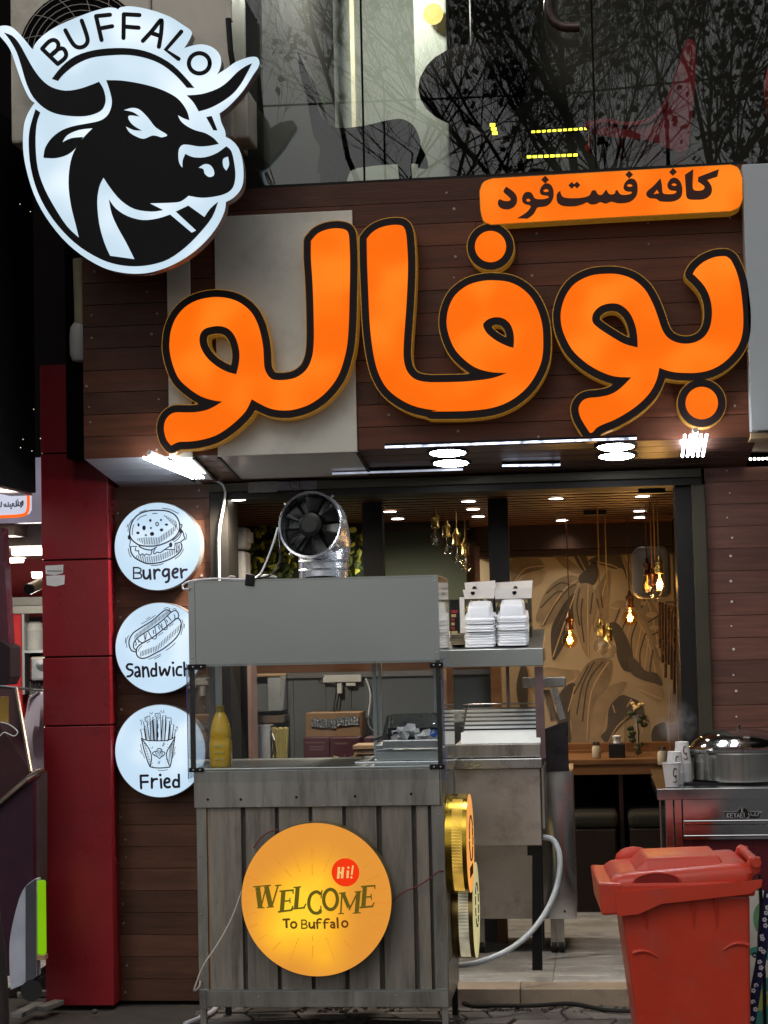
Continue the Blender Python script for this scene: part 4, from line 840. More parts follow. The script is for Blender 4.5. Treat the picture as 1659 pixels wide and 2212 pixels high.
# ---- mural
mur = thing('leaf_mural', 'ochre wall mural of big dark tropical leaves at the back of the shop', 'mural', (X(1240, 1600, YM), YM, Z(1240, 1650, YM)))
m_och = M('mural_ochre', (.30, .25, .17), .75, var=.16, sc=2)
MB().pb(1036, 1201, 1500, 1660, YM, YM + .015).build('backing', m_och, mur)
def leafmat(nm, a, b):
    m = M(nm, a, .75, var=.3, sc=6, dirt=(b, .9, 1.7, (1, 1, .7))); return m
lm = [leafmat('leaf_print_dark', (.055, .05, .042), (.016, .015, .015)), leafmat('leaf_print_mid', (.19, .15, .10), (.05, .045, .038)), leafmat('leaf_print_pale', (.25, .195, .125), (.08, .07, .055)), leafmat('leaf_print_grey', (.065, .06, .054), (.025, .024, .023))]
vein = M('vein_print', (.36, .27, .16), .75, var=.2); veind = M('vein_dark', (.055, .047, .038), .75)
zmu = zm(2000, 1850, 1.77, YM)
def leaf(pts, mi, ribs=(), k=0, dark=()):
    y = YM - .0008 - .0007 * k
    lp = [zmu(*p) for p in smooth(pts, 4, True)]
    o = MB().prism([lp], y, YM + .003, back=False).build('leaf', lm[mi], mur)
    if ribs or dark:
        b = MB()
        for r_ in ribs: b.rib([zmu(*p) for p in smooth(r_, 4, False)] if len(r_) > 2 else [zmu(*p) for p in r_], .007, y - .0003)
        if ribs: b.build('leaf_vein', vein, mur)
        d = MB()
        for r_ in dark: d.rib([zmu(*p) for p in smooth(r_, 4, False)] if len(r_) > 2 else [zmu(*p) for p in r_], .009, y - .0003)
        if dark: d.build('leaf_shade', veind, mur, kind='stuff')
leaf([(20, 640), (80, 580), (150, 575), (220, 620), (255, 680), (170, 710), (90, 740), (30, 800)], 1, ([(40, 790), (120, 690), (250, 670)],), 0)
leaf([(60, 800), (150, 720), (260, 700), (240, 780), (150, 830), (70, 850)], 2, (), 1)
leaf([(320, 590), (420, 620), (500, 690), (520, 720), (450, 715), (370, 660)], 1, (), 0)
leaf([(450, 570), (510, 560), (555, 620), (565, 690), (540, 720), (500, 680)], 0, ([(480, 580), (540, 700)],), 1)
leaf([(540, 700), (590, 640), (620, 660), (630, 740), (600, 800), (560, 800), (500, 790), (495, 740)], 0, (), 2)
leaf([(490, 750), (400, 740), (310, 790), (250, 870), (215, 960), (195, 1040), (230, 1100), (260, 1080), (340, 1030), (410, 930), (470, 840)], 1, ([(480, 770), (380, 850), (240, 1080)],), 3, ([(470, 800), (420, 830), (330, 940), (250, 1085)], [(380, 850), (330, 860), (230, 960)], [(430, 800), (360, 790), (270, 860)]))
leaf([(470, 860), (400, 920), (330, 1040), (300, 1130), (310, 1320), (350, 1290), (400, 1200), (450, 1080), (470, 960)], 0, ([(465, 870), (390, 1080), (315, 1300)],), 4, ([(440, 900), (360, 1060), (320, 1150)],))
leaf([(500, 800), (460, 900), (455, 1000), (480, 1120), (520, 1250), (560, 1310), (570, 1260), (565, 1150), (600, 1000), (610, 880), (580, 800)], 2, ([(560, 800), (555, 1000), (562, 1300)],), 5, ([(500, 830), (480, 950), (500, 1080)], [(520, 900), (510, 1020), (530, 1200)], [(590, 860), (575, 1000)]))
leaf([(610, 830), (650, 770), (700, 700), (715, 760), (700, 900), (690, 1050), (640, 1100), (600, 1130), (585, 1000), (600, 900)], 1, ([(690, 740), (650, 900), (600, 1100)],), 4, ([(640, 820), (660, 960)], [(620, 900), (650, 1020)]))
leaf([(560, 640), (640, 660), (740, 690), (800, 690), (830, 770), (820, 700), (800, 640), (770, 560), (700, 580), (620, 600)], 0, ([(620, 640), (760, 680), (825, 760)],), 2)
leaf([(770, 540), (860, 540), (910, 560), (905, 650), (880, 750), (860, 800), (830, 700)], 1, ([(800, 550), (860, 700)],), 1)
leaf([(700, 1000), (720, 930), (790, 910), (850, 930), (900, 990), (950, 1060), (990, 1150), (1020, 1250), (1050, 1350), (1070, 1480), (1020, 1490), (960, 1470), (900, 1420), (860, 1360), (840, 1240), (790, 1180), (740, 1200), (700, 1130)], 2,
     ([(720, 960), (850, 1000), (960, 1150), (1040, 1460)], [(800, 980), (760, 1100)], [(870, 1020), (830, 1160)], [(930, 1090), (890, 1300)], [(980, 1180), (950, 1400)]), 4, ([(780, 970), (740, 1080), (735, 1150)], [(850, 1010), (800, 1100), (800, 1170)], [(900, 1060), (860, 1180), (870, 1330)], [(960, 1140), (920, 1280), (930, 1430)], [(1010, 1260), (990, 1400), (1000, 1480)]))
leaf([(700, 1090), (740, 1060), (790, 1100), (850, 1220), (870, 1350), (900, 1430), (850, 1410), (800, 1390), (760, 1300), (750, 1210)], 0, (), 6)
leaf([(840, 1300), (900, 1330), (960, 1400), (1040, 1420), (1075, 1500), (1000, 1480), (930, 1460), (860, 1415)], 3, (), 7)
leaf([(900, 780), (960, 830), (1010, 920), (1050, 1010), (1065, 1130), (1070, 1330), (1030, 1290), (980, 1160), (930, 1040), (870, 930), (865, 850)], 1, ([(890, 800), (990, 960), (1060, 1300)],), 2, ([(930, 960), (960, 880)], [(980, 1060), (1060, 1010)], [(1010, 1150), (1065, 1120)], [(1030, 1240), (1068, 1220)]))
hole = MB()
for (x, z_, a, b_) in ((945, 930, 20, 15), (1000, 1010, 40, 20), (1020, 1100, 35, 18), (1045, 1230, 18, 14)): hole.disc(zmu(x, z_), a * K / 1.77 * YM / F, YM - .0042, 14, b_ * K / 1.77 * YM / F)
hole.build('leaf_hole', m_och, mur, kind='stuff')
leaf([(380, 1640), (440, 1520), (500, 1420), (580, 1330), (680, 1310), (730, 1350), (700, 1500), (620, 1600), (570, 1750), (560, 1900), (450, 1900), (440, 1760)], 1, ([(700, 1340), (580, 1550), (550, 1880)],), 3, ([(600, 1340), (520, 1500), (480, 1700)], [(660, 1340), (560, 1480), (520, 1750)], [(560, 1370), (460, 1560)]))
leaf([(360, 1560), (430, 1490), (470, 1500), (440, 1620), (430, 1760), (440, 1900), (370, 1900), (340, 1700)], 0, ([(465, 1510), (420, 1680)],), 4)
leaf([(580, 1900), (560, 1700), (640, 1560), (720, 1500), (830, 1480), (760, 1600), (680, 1720), (640, 1900)], 2, (), 2)
leaf([(660, 1880), (650, 1850), (690, 1800), (700, 1680), (730, 1620), (790, 1570), (840, 1580), (910, 1610), (940, 1640), (960, 1720), (990, 1760), (880, 1720), (800, 1770), (730, 1850), (700, 1920)], 3, ([(730, 1640), (745, 1690)], [(860, 1600), (830, 1650)], [(920, 1620), (880, 1680), (760, 1790), (700, 1900)]), 5)
leaf([(890, 1520), (960, 1500), (1060, 1510), (1090, 1560), (1060, 1620), (980, 1590)], 2, ([(900, 1525), (1080, 1600)],), 3)
leaf([(1000, 1830), (1030, 1780), (1100, 1770), (1100, 1930), (1010, 1900)], 3, (), 4)
leaf([(100, 1350), (60, 1500), (80, 1640), (130, 1700), (140, 1560), (140, 1420)], 0, (), 3)
leaf([(130, 1480), (200, 1450), (300, 1470), (360, 1560), (350, 1640), (260, 1600), (180, 1560)], 1, (), 1)
leaf([(250, 1380), (400, 1390), (500, 1400), (470, 1450), (360, 1500), (290, 1480)], 2, (), 1)
# ---- bulbs
filament = E('filament', (1, .50, .10), 55, 0)
filament_dim = E('filament_dim', (1, .42, .07), 3, 0)
def bulb(u, v, Y, kind, lit, lab, h=None, dark=False, gr='edison bulbs hanging in the shop'):
    c = P(u, v, Y); s = Y / F
    t = thing('hanging_bulb', lab, 'pendant lamp', (c.x, c.y, c.z), gr)
    r = (16.5 if kind == 'globe' else 12.5) * s
    if kind == 'globe':
        prof = [(1e-5, -r)] + [(r * math.sin(a), -r * math.cos(a)) for a in np.linspace(.25, 2.6, 12)] + [(r * .36, r * 1.25), (r * .36, r * 1.35)]
        top = r * 1.3
    else:
        prof = [(1e-5, -r * 1.1), (r * .6, -r * .98), (r * .95, -r * .5), (r, 0), (r * .85, r * .6), (r * .55, r * 1.35), (r * .42, r * 1.9), (r * .42, r * 2.0)]
        top = r * 1.95
    MB().lathe(c, prof, 18).build('glass', glass_amber if lit else glass_bulb, t, smooth=True)
    bs_ = brass_dark if dark else brass
    q = c + Vector((0, 0, top)); sr = 8.5 * s
    MB().lathe(q, [(sr * .8, -.002), (sr * 1.1, .0), (sr * 1.1, sr * .5), (sr * .95, sr * .7), (sr * .95, sr * 2.2), (sr * 1.1, sr * 2.3), (sr * 1.1, sr * 2.8), (sr * .5, sr * 3.4), (sr * .35, sr * 4.2), (sr * .2, sr * 4.4)], 14).build('socket', bs_, t, smooth=True)
    MB().tube([q + Vector((0, 0, sr * 4.2)), Vector((c.x, c.y, ZC - .002))], .0035, 6).build('cord', M('gold_cord', (.30, .17, .04), .6) if not dark else M('brown_cord', (.10, .045, .02), .6), t)
    fb = MB()
    for k in range(4):
        a = k * math.pi / 2; x = r * .16 * math.cos(a); y = r * .16 * math.sin(a)
        fb.cyl(c + Vector((x, y, -r * .45)), c + Vector((x * .8, y * .8, r * .5)), .0028 if lit else .001, n=5)
    fb.cyl(c + Vector((0, 0, r * .5)), q, .002, n=5)
    fb.build('filament', (filament if lit > 1 else filament_dim) if lit else brass, t)
    if lit:
        l = bpy.data.lights.new('bulb_glow', 'POINT'); l.energy = lit; l.color = (1, .66, .32); l.shadow_soft_size = .02
        lo = bpy.data.objects.new('bulb_glow', l); COL.objects.link(lo); lo.location = c + Vector((0, 0, .0))
    return t
for k, (u, v) in enumerate(((941, 1165), (965, 1184), (987, 1202), (1006, 1223))):
    bulb(u, v, 8.75 + .3 * k, 'st', 0, ('first', 'second', 'third', 'last')[k] + ' clear bulb of the diagonal row left of the foam boxes')
bulb(1231, 1383, 10.5, 'globe', 5, 'lit amber globe bulb hanging left, nearest the foam boxes', dark=True)
bulb(1361, 1335, 10.4, 'globe', 5, 'lit amber globe bulb hanging highest in front of the mural', dark=True)
bulb(1299, 1396, 9.4, 'globe', 0, 'clear unlit globe bulb between the two lit globes, front one')
bulb(1315, 1406, 9.8, 'globe', 0, 'clear unlit globe bulb between the two lit globes, rear one')
bulb(1425, 1263, 9.0, 'st', 5, 'lit amber teardrop bulb near the right jamb')
bulb(1410, 1289, 9.2, 'st', 0, 'smoky unlit teardrop bulb below the lit one near the right jamb', dark=True)
bulb(1399, 1267, 9.5, 'st', .5, 'lit bulb half hidden left of the right jamb bulb group', dark=True)
bulb(1417, 1275, 9.4, 'st', 0, 'unlit teardrop bulb hidden in the middle of the right bulb group')
for (u, v) in ((1285, 1107), (1300, 1138), (1408, 1060)):
    q = PZ(u, v, ZC - .012); MB().box(q.x - .06, q.x + .06, q.y - .03, q.y + .03, ZC - .025, ZC - .001).build('lamp_rose', black_metal, inn)
# ---- interior furniture
tb = thing('bar_table', 'wooden wall bar table with a dark underside in front of the mural', 'table', (X(1330, 1935, 10.5), 10.6, FZ))
zt = Z(1330, 1640, 10.35)
MB().box(X(1100, 1640, 10.35), XR - .004, 10.35, 10.95, zt - .03, zt).build('table_top', wood_table, tb, bevel=.003)
MB().box(X(1100, 1640, 10.3), XR - .004, 10.36, 10.39, zt - .085, zt - .031).build('apron', wood_table, tb)
MB().box(X(1100, 1640, 10.3), XR - .004, 10.96, YM - .002, zt - .0, zt + .05).build('raised_ledge', wood_table, tb)
MB().pb(1100, 1622, 1300, 1632, 10.9, 10.95).build('shelf', wood_table, tb)
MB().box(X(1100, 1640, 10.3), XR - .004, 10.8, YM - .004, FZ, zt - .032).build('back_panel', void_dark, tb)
MB().pb(1340, 1670, 1349, 1935, 10.38, 10.42).build('leg', wood_dark, tb)
sf = M('stool_fabric', (.022, .022, .017), .9, bump=.3); sw = M('stool_wood', (.016, .009, .006), .5)
for (a, b, lab) in ((1238, 1338, 'dark cushioned stool left of the table leg'), (1360, 1470, 'dark cushioned stool right of the table leg')):
    t = thing('stool', lab, 'stool', (X((a + b) / 2, 1935, 10.2), 10.35, FZ), 'stools under the bar table')
    x0, x1 = X(a, 1850, 10.2), X(b, 1850, 10.2)
    MB().box(x0 + .005, x1 - .012, 10.2, 10.6, FZ, Z(1290, 1790, 10.2)).build('base', sw, t, bevel=.01)
    MB().box(x0, x1, 10.19, 10.61, Z(1290, 1789, 10.2), Z(1290, 1757, 10.2)).build('cushion', sf, t, bevel=.03, seg=4)
def jar(u, v0, v1, Y, lab):
    b = P(u, v1, Y); h = (v1 - v0) * Y / F; t = thing('spice_shaker', lab, 'shaker', tuple(b), 'shakers on the bar table'); r = h * .27
    MB().lathe(b, [(r * .9, 0), (r, .004), (r, h * .6), (r * .7, h * .75)], 12).build('salt', M('salt', (.45, .40, .30), .8), t, smooth=True)
    MB().lathe(b, [(r * .72, h * .74), (r * .8, h * .76), (r * .8, h * .95), (r * .4, h)], 12).build('lid', chrome, t, smooth=True)
jar(1289, 1602, 1637, 10.45, 'pale salt shaker left of the black tissue box'); jar(1432, 1612, 1652, 10.3, 'pale shaker at the right end of the table beside the cups')
mb = MB().pb(1315, 1607, 1351, 1637, 10.45, 10.57); t = solo(mb, 'tissue_box', black_plastic, 'black tissue box with a white tissue on the bar table', 'tissue box', bevel=.004)
q = P(1333, 1608, 10.5); b = MB()
b.lathe((0, 0, 0), [(.022, -.002), (.018, .02), (.028, .045), (.010, .05)], 7); o = b.build('tissue', foam, t); o.location = (0, 0.02, q.z - t.location.z)
t = thing('glass_vase', 'glass vase holding a round leaved sprig on the bar table', 'vase', tuple(P(1378, 1640, 10.6)))
bp = P(1378, 1640, 10.6)
MB().lathe(bp, [(.07, 0), (.075, .01), (.075, .2), (.065, .25)], 18).build('glass', glass_bulb, t, smooth=True)
for k in range(11):
    c = bp + Vector((random.uniform(-.045, .045), random.uniform(-.03, .03), .04 + k * .022)); MB().ball(c, .022, (1, .4, .7), 8, 5).build('leaf', m_leafd, t, smooth=True)
MB().tube([bp + Vector((0, 0, .0)), bp + Vector((.01, 0, .15)), bp + Vector((-.01, 0, .3))], .004, 5).build('stem', wood_dark, t)
for k in range(7): MB().ball(bp + Vector((random.uniform(-.03, .04), random.uniform(-.02, .02), .29 + random.uniform(-.015, .025))), .014, (1, 1, .8), 7, 5).build('flower', M('cream_flower', (.5, .4, .2), .6), t)
mb = MB().pb(1366, 1180, 1449, 1292, 10.2, 10.4); hh = solo(mb, 'wall_heater', M('heater_grey', (.26, .24, .20), .4), 'rounded pale grey wall unit behind the right bulb group', 'wall unit', bevel=.05, seg=4)
z_ = wm(10.19)
o = MB().box(-.045, .02, -.008, .0, .18, .24).build('vent', grey_wall, hh); o.location = (.03, -.1, 0)
wp = thing('bronze_chime', 'group of vertical bronze tubes with pale rods on the right interior wall', 'wall decoration', (X(1450, 1560, 9.6), 9.6, Z(1450, 1570, 9.6)))
bt = M('bronze_tube', (.22, .09, .04), .25, 1)
for k in range(6):
    p0, p1 = P(1425 + k * 6.4, 1300 + k * 2, 9.6 - k * .05), P(1425 + k * 6.4, 1400 + 20 * (k % 3) + k * 12, 9.6 - k * .05)
    MB().cyl(p0, p1, .0065, n=8).build('tube', bt, wp, smooth=True)
for k in range(4):
    p0, p1 = P(1447 + k * 5, 1480, 9.5), P(1447 + k * 5, 1566, 9.5); MB().cyl(p0, p1, .004, n=6).build('rod', M('pale_rod', (.3, .25, .2), .4), wp)
MB().pb(1436, 1298, 1466, 1303, 9.5, 9.6).build('rail', wood_dark, wp)
MB().pb(1449, 1566, 1466, 1700, 9.4, 9.5).build('plinth', wood_int, wp)
# vines by the green wall
vm = [M('vine_leaf_light', (.80, .78, .10), .5, rand=.3), M('vine_leaf', (.42, .48, .08), .5, rand=.35), M('vine_leaf_deep', (.07, .11, .03), .5, rand=.3)]
lmesh = None
def vine(u0_, u1_, v0_, v1_, ns, per, lab):
    global lmesh
    b0 = P((u0_ + u1_) / 2, v0_, 10.25); t = thing('hanging_vine', lab, 'plant', tuple(b0), 'artificial vines on the green wall')
    for s_ in range(ns):
        u = u0_ + (u1_ - u0_) * (s_ + .5) / ns + random.uniform(-3, 3); pts = []
        for k in range(per):
            v = v0_ + (v1_ - v0_) * k / (per - 1); u2 = u + 4 * math.sin(k * 1.3 + s_); c = P(u2, v, 10.25 + random.uniform(-.05, .08)); pts.append(c)
            L = random.uniform(.028, .05); a = random.uniform(0, 6.28); w2 = L * .75
            d = Vector((math.cos(a), -.35, math.sin(a) - .5)).normalized(); sd = d.cross(Vector((.1, 1, .2))).normalized()
            MB().add([c, c + d * L * .35 + sd * w2 * .55, c + d * L * .75 + sd * w2 * .5, c + d * L * 1.5, c + d * L * .75 - sd * w2 * .5, c + d * L * .35 - sd * w2 * .55, c + d * L * .6 + Vector((0, -.006, 0))],
                     [(0, 1, 6), (1, 2, 6), (2, 3, 6), (3, 4, 6), (4, 5, 6), (5, 0, 6)]).build('leaf', random.choice(vm), t, recalc=False)
        MB().tube(pts, .0025, 4).build('stem', vm[2], t)
vine(532, 640, 1140, 1252, 9, 10, 'yellow green leafy vine hanging left of the fan duct')
vine(752, 782, 1145, 1252, 3, 9, 'yellow green leafy vine hanging right of the fan duct')
# stacked white jugs inside the left jamb
t = thing('water_filter', 'white stacked plastic water purifier tanks inside the left jamb', 'purifier', tuple(P(515, 1252, 8.8)))
for (a, b, c, d) in ((497, 1138, 531, 1186), (498, 1190, 530, 1255)): MB().pb(a, b, c, d, 8.75, 8.9).build('tank', white_plastic, t, bevel=.018, seg=3)
MB().pb(532, 1148, 541, 1172, 8.78, 8.86).build('cap', white_plastic, t, bevel=.006)
MB().tube([P(510, 1138, 8.8), P(507, 1115, 8.8), P(500, 1095, 8.8)], .014, 8).build('hose', rubber, t)
# ---- kitchen back seen through the cart
kt = thing('kitchen_partition', 'grey panelled kitchen partition with a brown top rail seen through the cart glass', 'partition', (X(800, 1900, 9.3), 9.35, FZ))
zz0 = Z(800, 1462, 9.3)
us = [500, 635, 705, 760, 965, 1074]
for a, b in zip(us, us[1:]): MB().box(X(a, 1550, 9.3) + .001, X(b, 1550, 9.3) - .001, 9.3, 9.36, FZ, zz0).build('panel', grey_wall, kt)
MB().box(X(500, 1450, 9.3), X(1074, 1450, 9.3), 9.28, 9.36, zz0 + .001, zz0 + .028).build('pale_rail', M('pale_rail', (.16, .155, .15), .5), kt)
MB().box(X(500, 1450, 9.3), X(1080, 1450, 9.3), 9.29, 9.36, zz0 + .029, Z(800, 1420, 9.3)).build('brown_rail', wood_int, kt)
MB().box(X(1062, 1550, 9.2), X(1084, 1550, 9.2), 9.2, 9.28, FZ, Z(1080, 1425, 9.2)).build('wood_post', wood_table, kt)
MB().box(X(480, 1550, 9.3), X(500, 1550, 9.3), 9.28, 9.6, FZ, Z(800, 1420, 9.3)).build('side_panel', wood_dark, kt)
t = thing('speaker_column', 'tall black panel with a pinkish wooden edge behind the yellow bottle', 'panel', tuple(P(518, 1900, 8.6)))
MB().pb(503, 1400, 538, 1950, 8.6, 8.75).build('board', black_metal, t)
MB().pb(538, 1400, 546, 1950, 8.6, 8.75).build('edge', M('pink_wood', (.22, .14, .12), .6), t)
t = thing('paper_dispenser', 'grey metal paper dispenser on the partition behind the cart', 'dispenser', tuple(P(575, 1540, 9.1)))
MB().pb(547, 1464, 580, 1538, 9.12, 9.27).build('side_plate', grey_wall, t, bevel=.004)
MB().pb(578, 1459, 606, 1536, 9.08, 9.27).build('front_plate', M('zinc', (.42, .45, .46), .4, .6, dirt=((.3, .3, .3), .6, 8)), t, bevel=.004)
MB().pb(546, 1457, 605, 1461, 9.07, 9.27).build('wooden_top', pale_wood, t)
mb = MB().pb(545, 1546, 612, 1562, 9.1, 9.28); solo(mb, 'wall_shelf', M('worn_board', (.09, .065, .05), .7, var=.5), 'worn brown shelf board under the paper dispenser', 'shelf', bevel=.003)
t = thing('storage_cabinet', 'white cabinet with a metal handle under the worn shelf', 'cabinet', tuple(P(565, 1900, 9.0)))
MB().pb(546, 1566, 586, 1900, 9.02, 9.27).build('door', M('cab_white', (.30, .31, .33), .5), t, bevel=.003)
MB().tube([P(587, 1585, 9.0), P(592, 1600, 8.98), P(592, 1620, 8.98), P(587, 1632, 9.0)], .006, 6).build('handle', steel, t)
ycl = M('yellow_cloth', (.30, .25, .09), .8, var=.3)
mb = MB()
for k in range(8):
    a = 588 + k * 4; mb.pb(a, 1572 + (k % 3), a + 4.4, 1700, 9.02 + .008 * (k % 2), 9.1)
solo(mb, 'kitchen_towel', ycl, 'limp yellowish towel hanging beside the white cabinet', 'towel', bevel=.003)
t = thing('power_strip', 'white power strip with plugs high on the grey partition', 'power strip', tuple(P(738, 1480, 9.28)))
MB().pb(697, 1458, 780, 1474, 9.26, 9.298).build('strip', white_plastic, t, bevel=.004)
MB().pb(728, 1476, 738, 1498, 9.25, 9.295).build('plug', white_plastic, t, bevel=.003)
MB().pb(747, 1475, 768, 1482, 9.26, 9.295).build('adapter', white_plastic, t, bevel=.003)
MB().tube([P(733, 1498, 9.27), P(728, 1520, 9.26), P(727, 1540, 9.25), P(738, 1546, 9.24)], .0035, 5).build('cord', rubber, t)
solo(MB().tube(smooth([tuple(P(*q, 9.1)) for q in ((1040 - 340, 1460), (690, 1475), (725, 1480), (722, 1530), (735, 1555), (762, 1566), (770, 1560), (745, 1548))], 4, False), .003, 5), 'wall_cable', rubber, 'thin black cable looping over the cardboard box', 'cable')
for k, q in enumerate((((790, 1465), (800, 1500), (795, 1560), (808, 1580)), ((955, 1445), (962, 1490), (972, 1530)), ((962, 1445), (957, 1480), (968, 1540)), ((968, 1445), (966, 1500), (978, 1545)))):
    solo(MB().tube(smooth([tuple(P(a, b, 9.27)) for a, b in q], 4, False), .004, 5), 'wall_cable', rubber if k else white_cable, ('thin pale cable down the partition right of the power strip', 'left cable of the black bundle behind the right cart corner', 'middle cable of the black bundle behind the right cart corner', 'right cable of the black bundle behind the right cart corner')[k], 'cable')
card = M('cardboard', (.20, .12, .065), .8, var=.15); maroon = M('maroon_box', (.055, .014, .022), .6, var=.15)
t = thing('carton', 'brown cardboard carton with shiny foil wrap windows', 'box', tuple(P(720, 1592, 9.0)))
MB().pb(660, 1540, 778, 1592, 9.02, 9.25).build('body', card, t, bevel=.002)
foil = M('foil', (.7, .72, .72), .18, 1, var=.3, sc=60, bump=1, bsc=90)
for k in range(9): MB().pb(672 + k * 6, 1553 + random.uniform(-1, 1), 677 + k * 6, 1572 + random.uniform(-2, 2), 9.008, 9.019).build('foil_window', foil, t)
for k in range(8): MB().pb(727 + k * 6, 1550 + random.uniform(-1, 1) - k * .4, 732 + k * 6, 1569 + random.uniform(-2, 1) - k * .4, 9.008, 9.019).build('foil_window', foil, t)
def mbox(a, b, c, d, lab, txt):
    t = thing('carton', lab, 'box', tuple(P((a + c) / 2, d, 8.9))); MB().pb(a, b, c, d, 8.9, 9.15).build('body', maroon, t, bevel=.002)
    tp = M('box_print', (.16, .11, .10), .6); m_ = MB(); f = wm(8.898)
    for l in txt: m_.rib([f(*p) for p in (smooth(l, 3, False) if len(l) > 2 else l)], .0035, 8.8985)
    m_.build('print', tp, t)
wav = lambda a, b, v: [(a + (b - a) * k / 10, v + (1.8 if k % 2 else -1.8)) for k in range(11)]
mbox(656, 1594, 712, 1690, 'maroon carton with faint small print, left of the pair', [wav(660, 702, 1604), wav(668, 700, 1613), wav(668, 698, 1619), wav(692, 706, 1642)])
mbox(714, 1594, 776, 1690, 'maroon carton with an upside down script name, right of the pair', [[(765, 1640), (758, 1634), (752, 1640), (758, 1646), (765, 1640), (764, 1650), (756, 1652)], [(749, 1640), (748, 1648)], [(744, 1630), (745, 1648), (742, 1652)], [(740, 1640), (736, 1648), (732, 1640), (734, 1648)], [(729, 1646), (727, 1639), (722, 1646), (720, 1638)], wav(722, 766, 1660), wav(724, 750, 1606)])
mbox(786, 1594, 826, 1640, 'small red carton behind the steel post', [])
m_bag = M('yellow_bag', (.30, .26, .05), .35, var=.3)
bg_ = MB(); f = wm(8.75)
o = solo(MB().lathe(P(712, 1690, 8.72), [(.06, 0), (.075, .03), (.068, .06), (.03, .085), (.012, .10), (.025, .125)], 14), 'plastic_bag', m_bag, 'knotted yellow plastic bag in front of the maroon cartons', 'bag', smooth=True)
o.rotation_euler = (0, .35, 0)
solo(MB().lathe(P(655, 1690, 8.8), [(.085, 0), (.08, .05), (.055, .09), (.02, .105)], 14), 'cloth_heap', M('dark_cloth', (.035, .036, .035), .9), 'dark cloth heap left of the yellow bag', 'cloth', smooth=True)
for k in range(4):
    mb = MB().pb(762 + 3 * (k % 2), 1610 + k * 11, 832, 1618 + k * 11, 8.6 + .01 * k, 8.8)
    solo(mb, 'wooden_slat', pale_wood, ('topmost', 'second', 'third', 'lowest')[k] + ' pale wooden slat of the pile beside the steel cart post', 'slat', 'wooden slats stacked behind the cart', bevel=.001)
# ================================================================== steel work station behind the cart
YS2 = 8.22
ws = thing('work_station', 'stainless steel work station with an upper shelf right of the cart', 'work station', (X(1080, 2094, YS2), 8.4, FZ))
MB().pb(985, 1662, 1168, 1827, YS2, YS2 + .006).build('front_panel', dirty_sheet, ws, bevel=.002)
MB().pb(980, 1639, 1171, 1661, YS2 - .01, YS2 + .6).build('worktop', steel, ws, bevel=.004)
MB().pb(1171, 1660, 1176, 1790, YS2 + .02, YS2 + .5).build('side_panel', steel_worn, ws)
leg = MB(); 
for (a, b, c, d) in ((1139, 1828, 1171, 1848),): leg.pb(a, b, c, d, YS2 + .01, YS2 + .05)
p = [P(1140, 1848, YS2 + .03), P(1170, 1848, YS2 + .03), P(1171, 2094, YS2 + .03), P(1146, 2094, YS2 + .03)]
leg2 = MB().add([q + Vector((0, dy, 0)) for dy in (-.025, .025) for q in (P(1150, 1846, YS2 + .03), P(1170, 1846, YS2 + .03), P(1172, 2094, YS2 + .03), P(1150, 2094, YS2 + .03))], [(0, 1, 2, 3), (7, 6, 5, 4), (0, 4, 5, 1), (1, 5, 6, 2), (2, 6, 7, 3), (3, 7, 4, 0)])
leg.build('bracket', black_metal, ws); leg2.build('leg', black_metal, ws)
MB().pb(1162, 1830, 1174, 2045, YS2 + .5, YS2 + .54).build('leg', black_metal, ws)
# upper shelf, sloping up a little to the rear
sx0, sx1 = X(930, 1400, YS2), X(1173, 1400, YS2); sz = Z(1080, 1402, YS2); DY, DZ = .42, .085
def slab(x0, x1, y0, z0, y1, z1_, th): return MB().add([(x0, y0, z0 - th), (x1, y0, z0 - th), (x1, y1, z1_ - th), (x0, y1, z1_ - th), (x0, y0, z0), (x1, y0, z0), (x1, y1, z1_), (x0, y1, z1_)], [(0, 3, 2, 1), (4, 5, 6, 7), (0, 1, 5, 4), (1, 2, 6, 5), (2, 3, 7, 6), (3, 0, 4, 7)])
slab(sx0, sx1, YS2, sz, YS2 + DY, sz + DZ, .012).build('shelf_top', steel_brush, ws, bevel=.002)
MB().box(sx0, sx1, YS2 - .004, YS2 + .012, sz - .078, sz + .001).build('shelf_front', steel_brush, ws, bevel=.003)
MB().box(sx1 - .012, sx1, YS2 + .013, YS2 + DY, sz - .06, sz - .005).build('shelf_side', steel_brush, ws)
for (a, b) in ((1157, 1176), (1095, 1102)):
    MB().pb(a, 1440, b, 1638, YS2 + (.02 if a > 1120 else .4), YS2 + (.05 if a > 1120 else .43)).build('post', M('post_steel', (.22, .15, .15), .35, .8), ws)
def on_shelf(y): return sz + DZ * (y - YS2) / DY
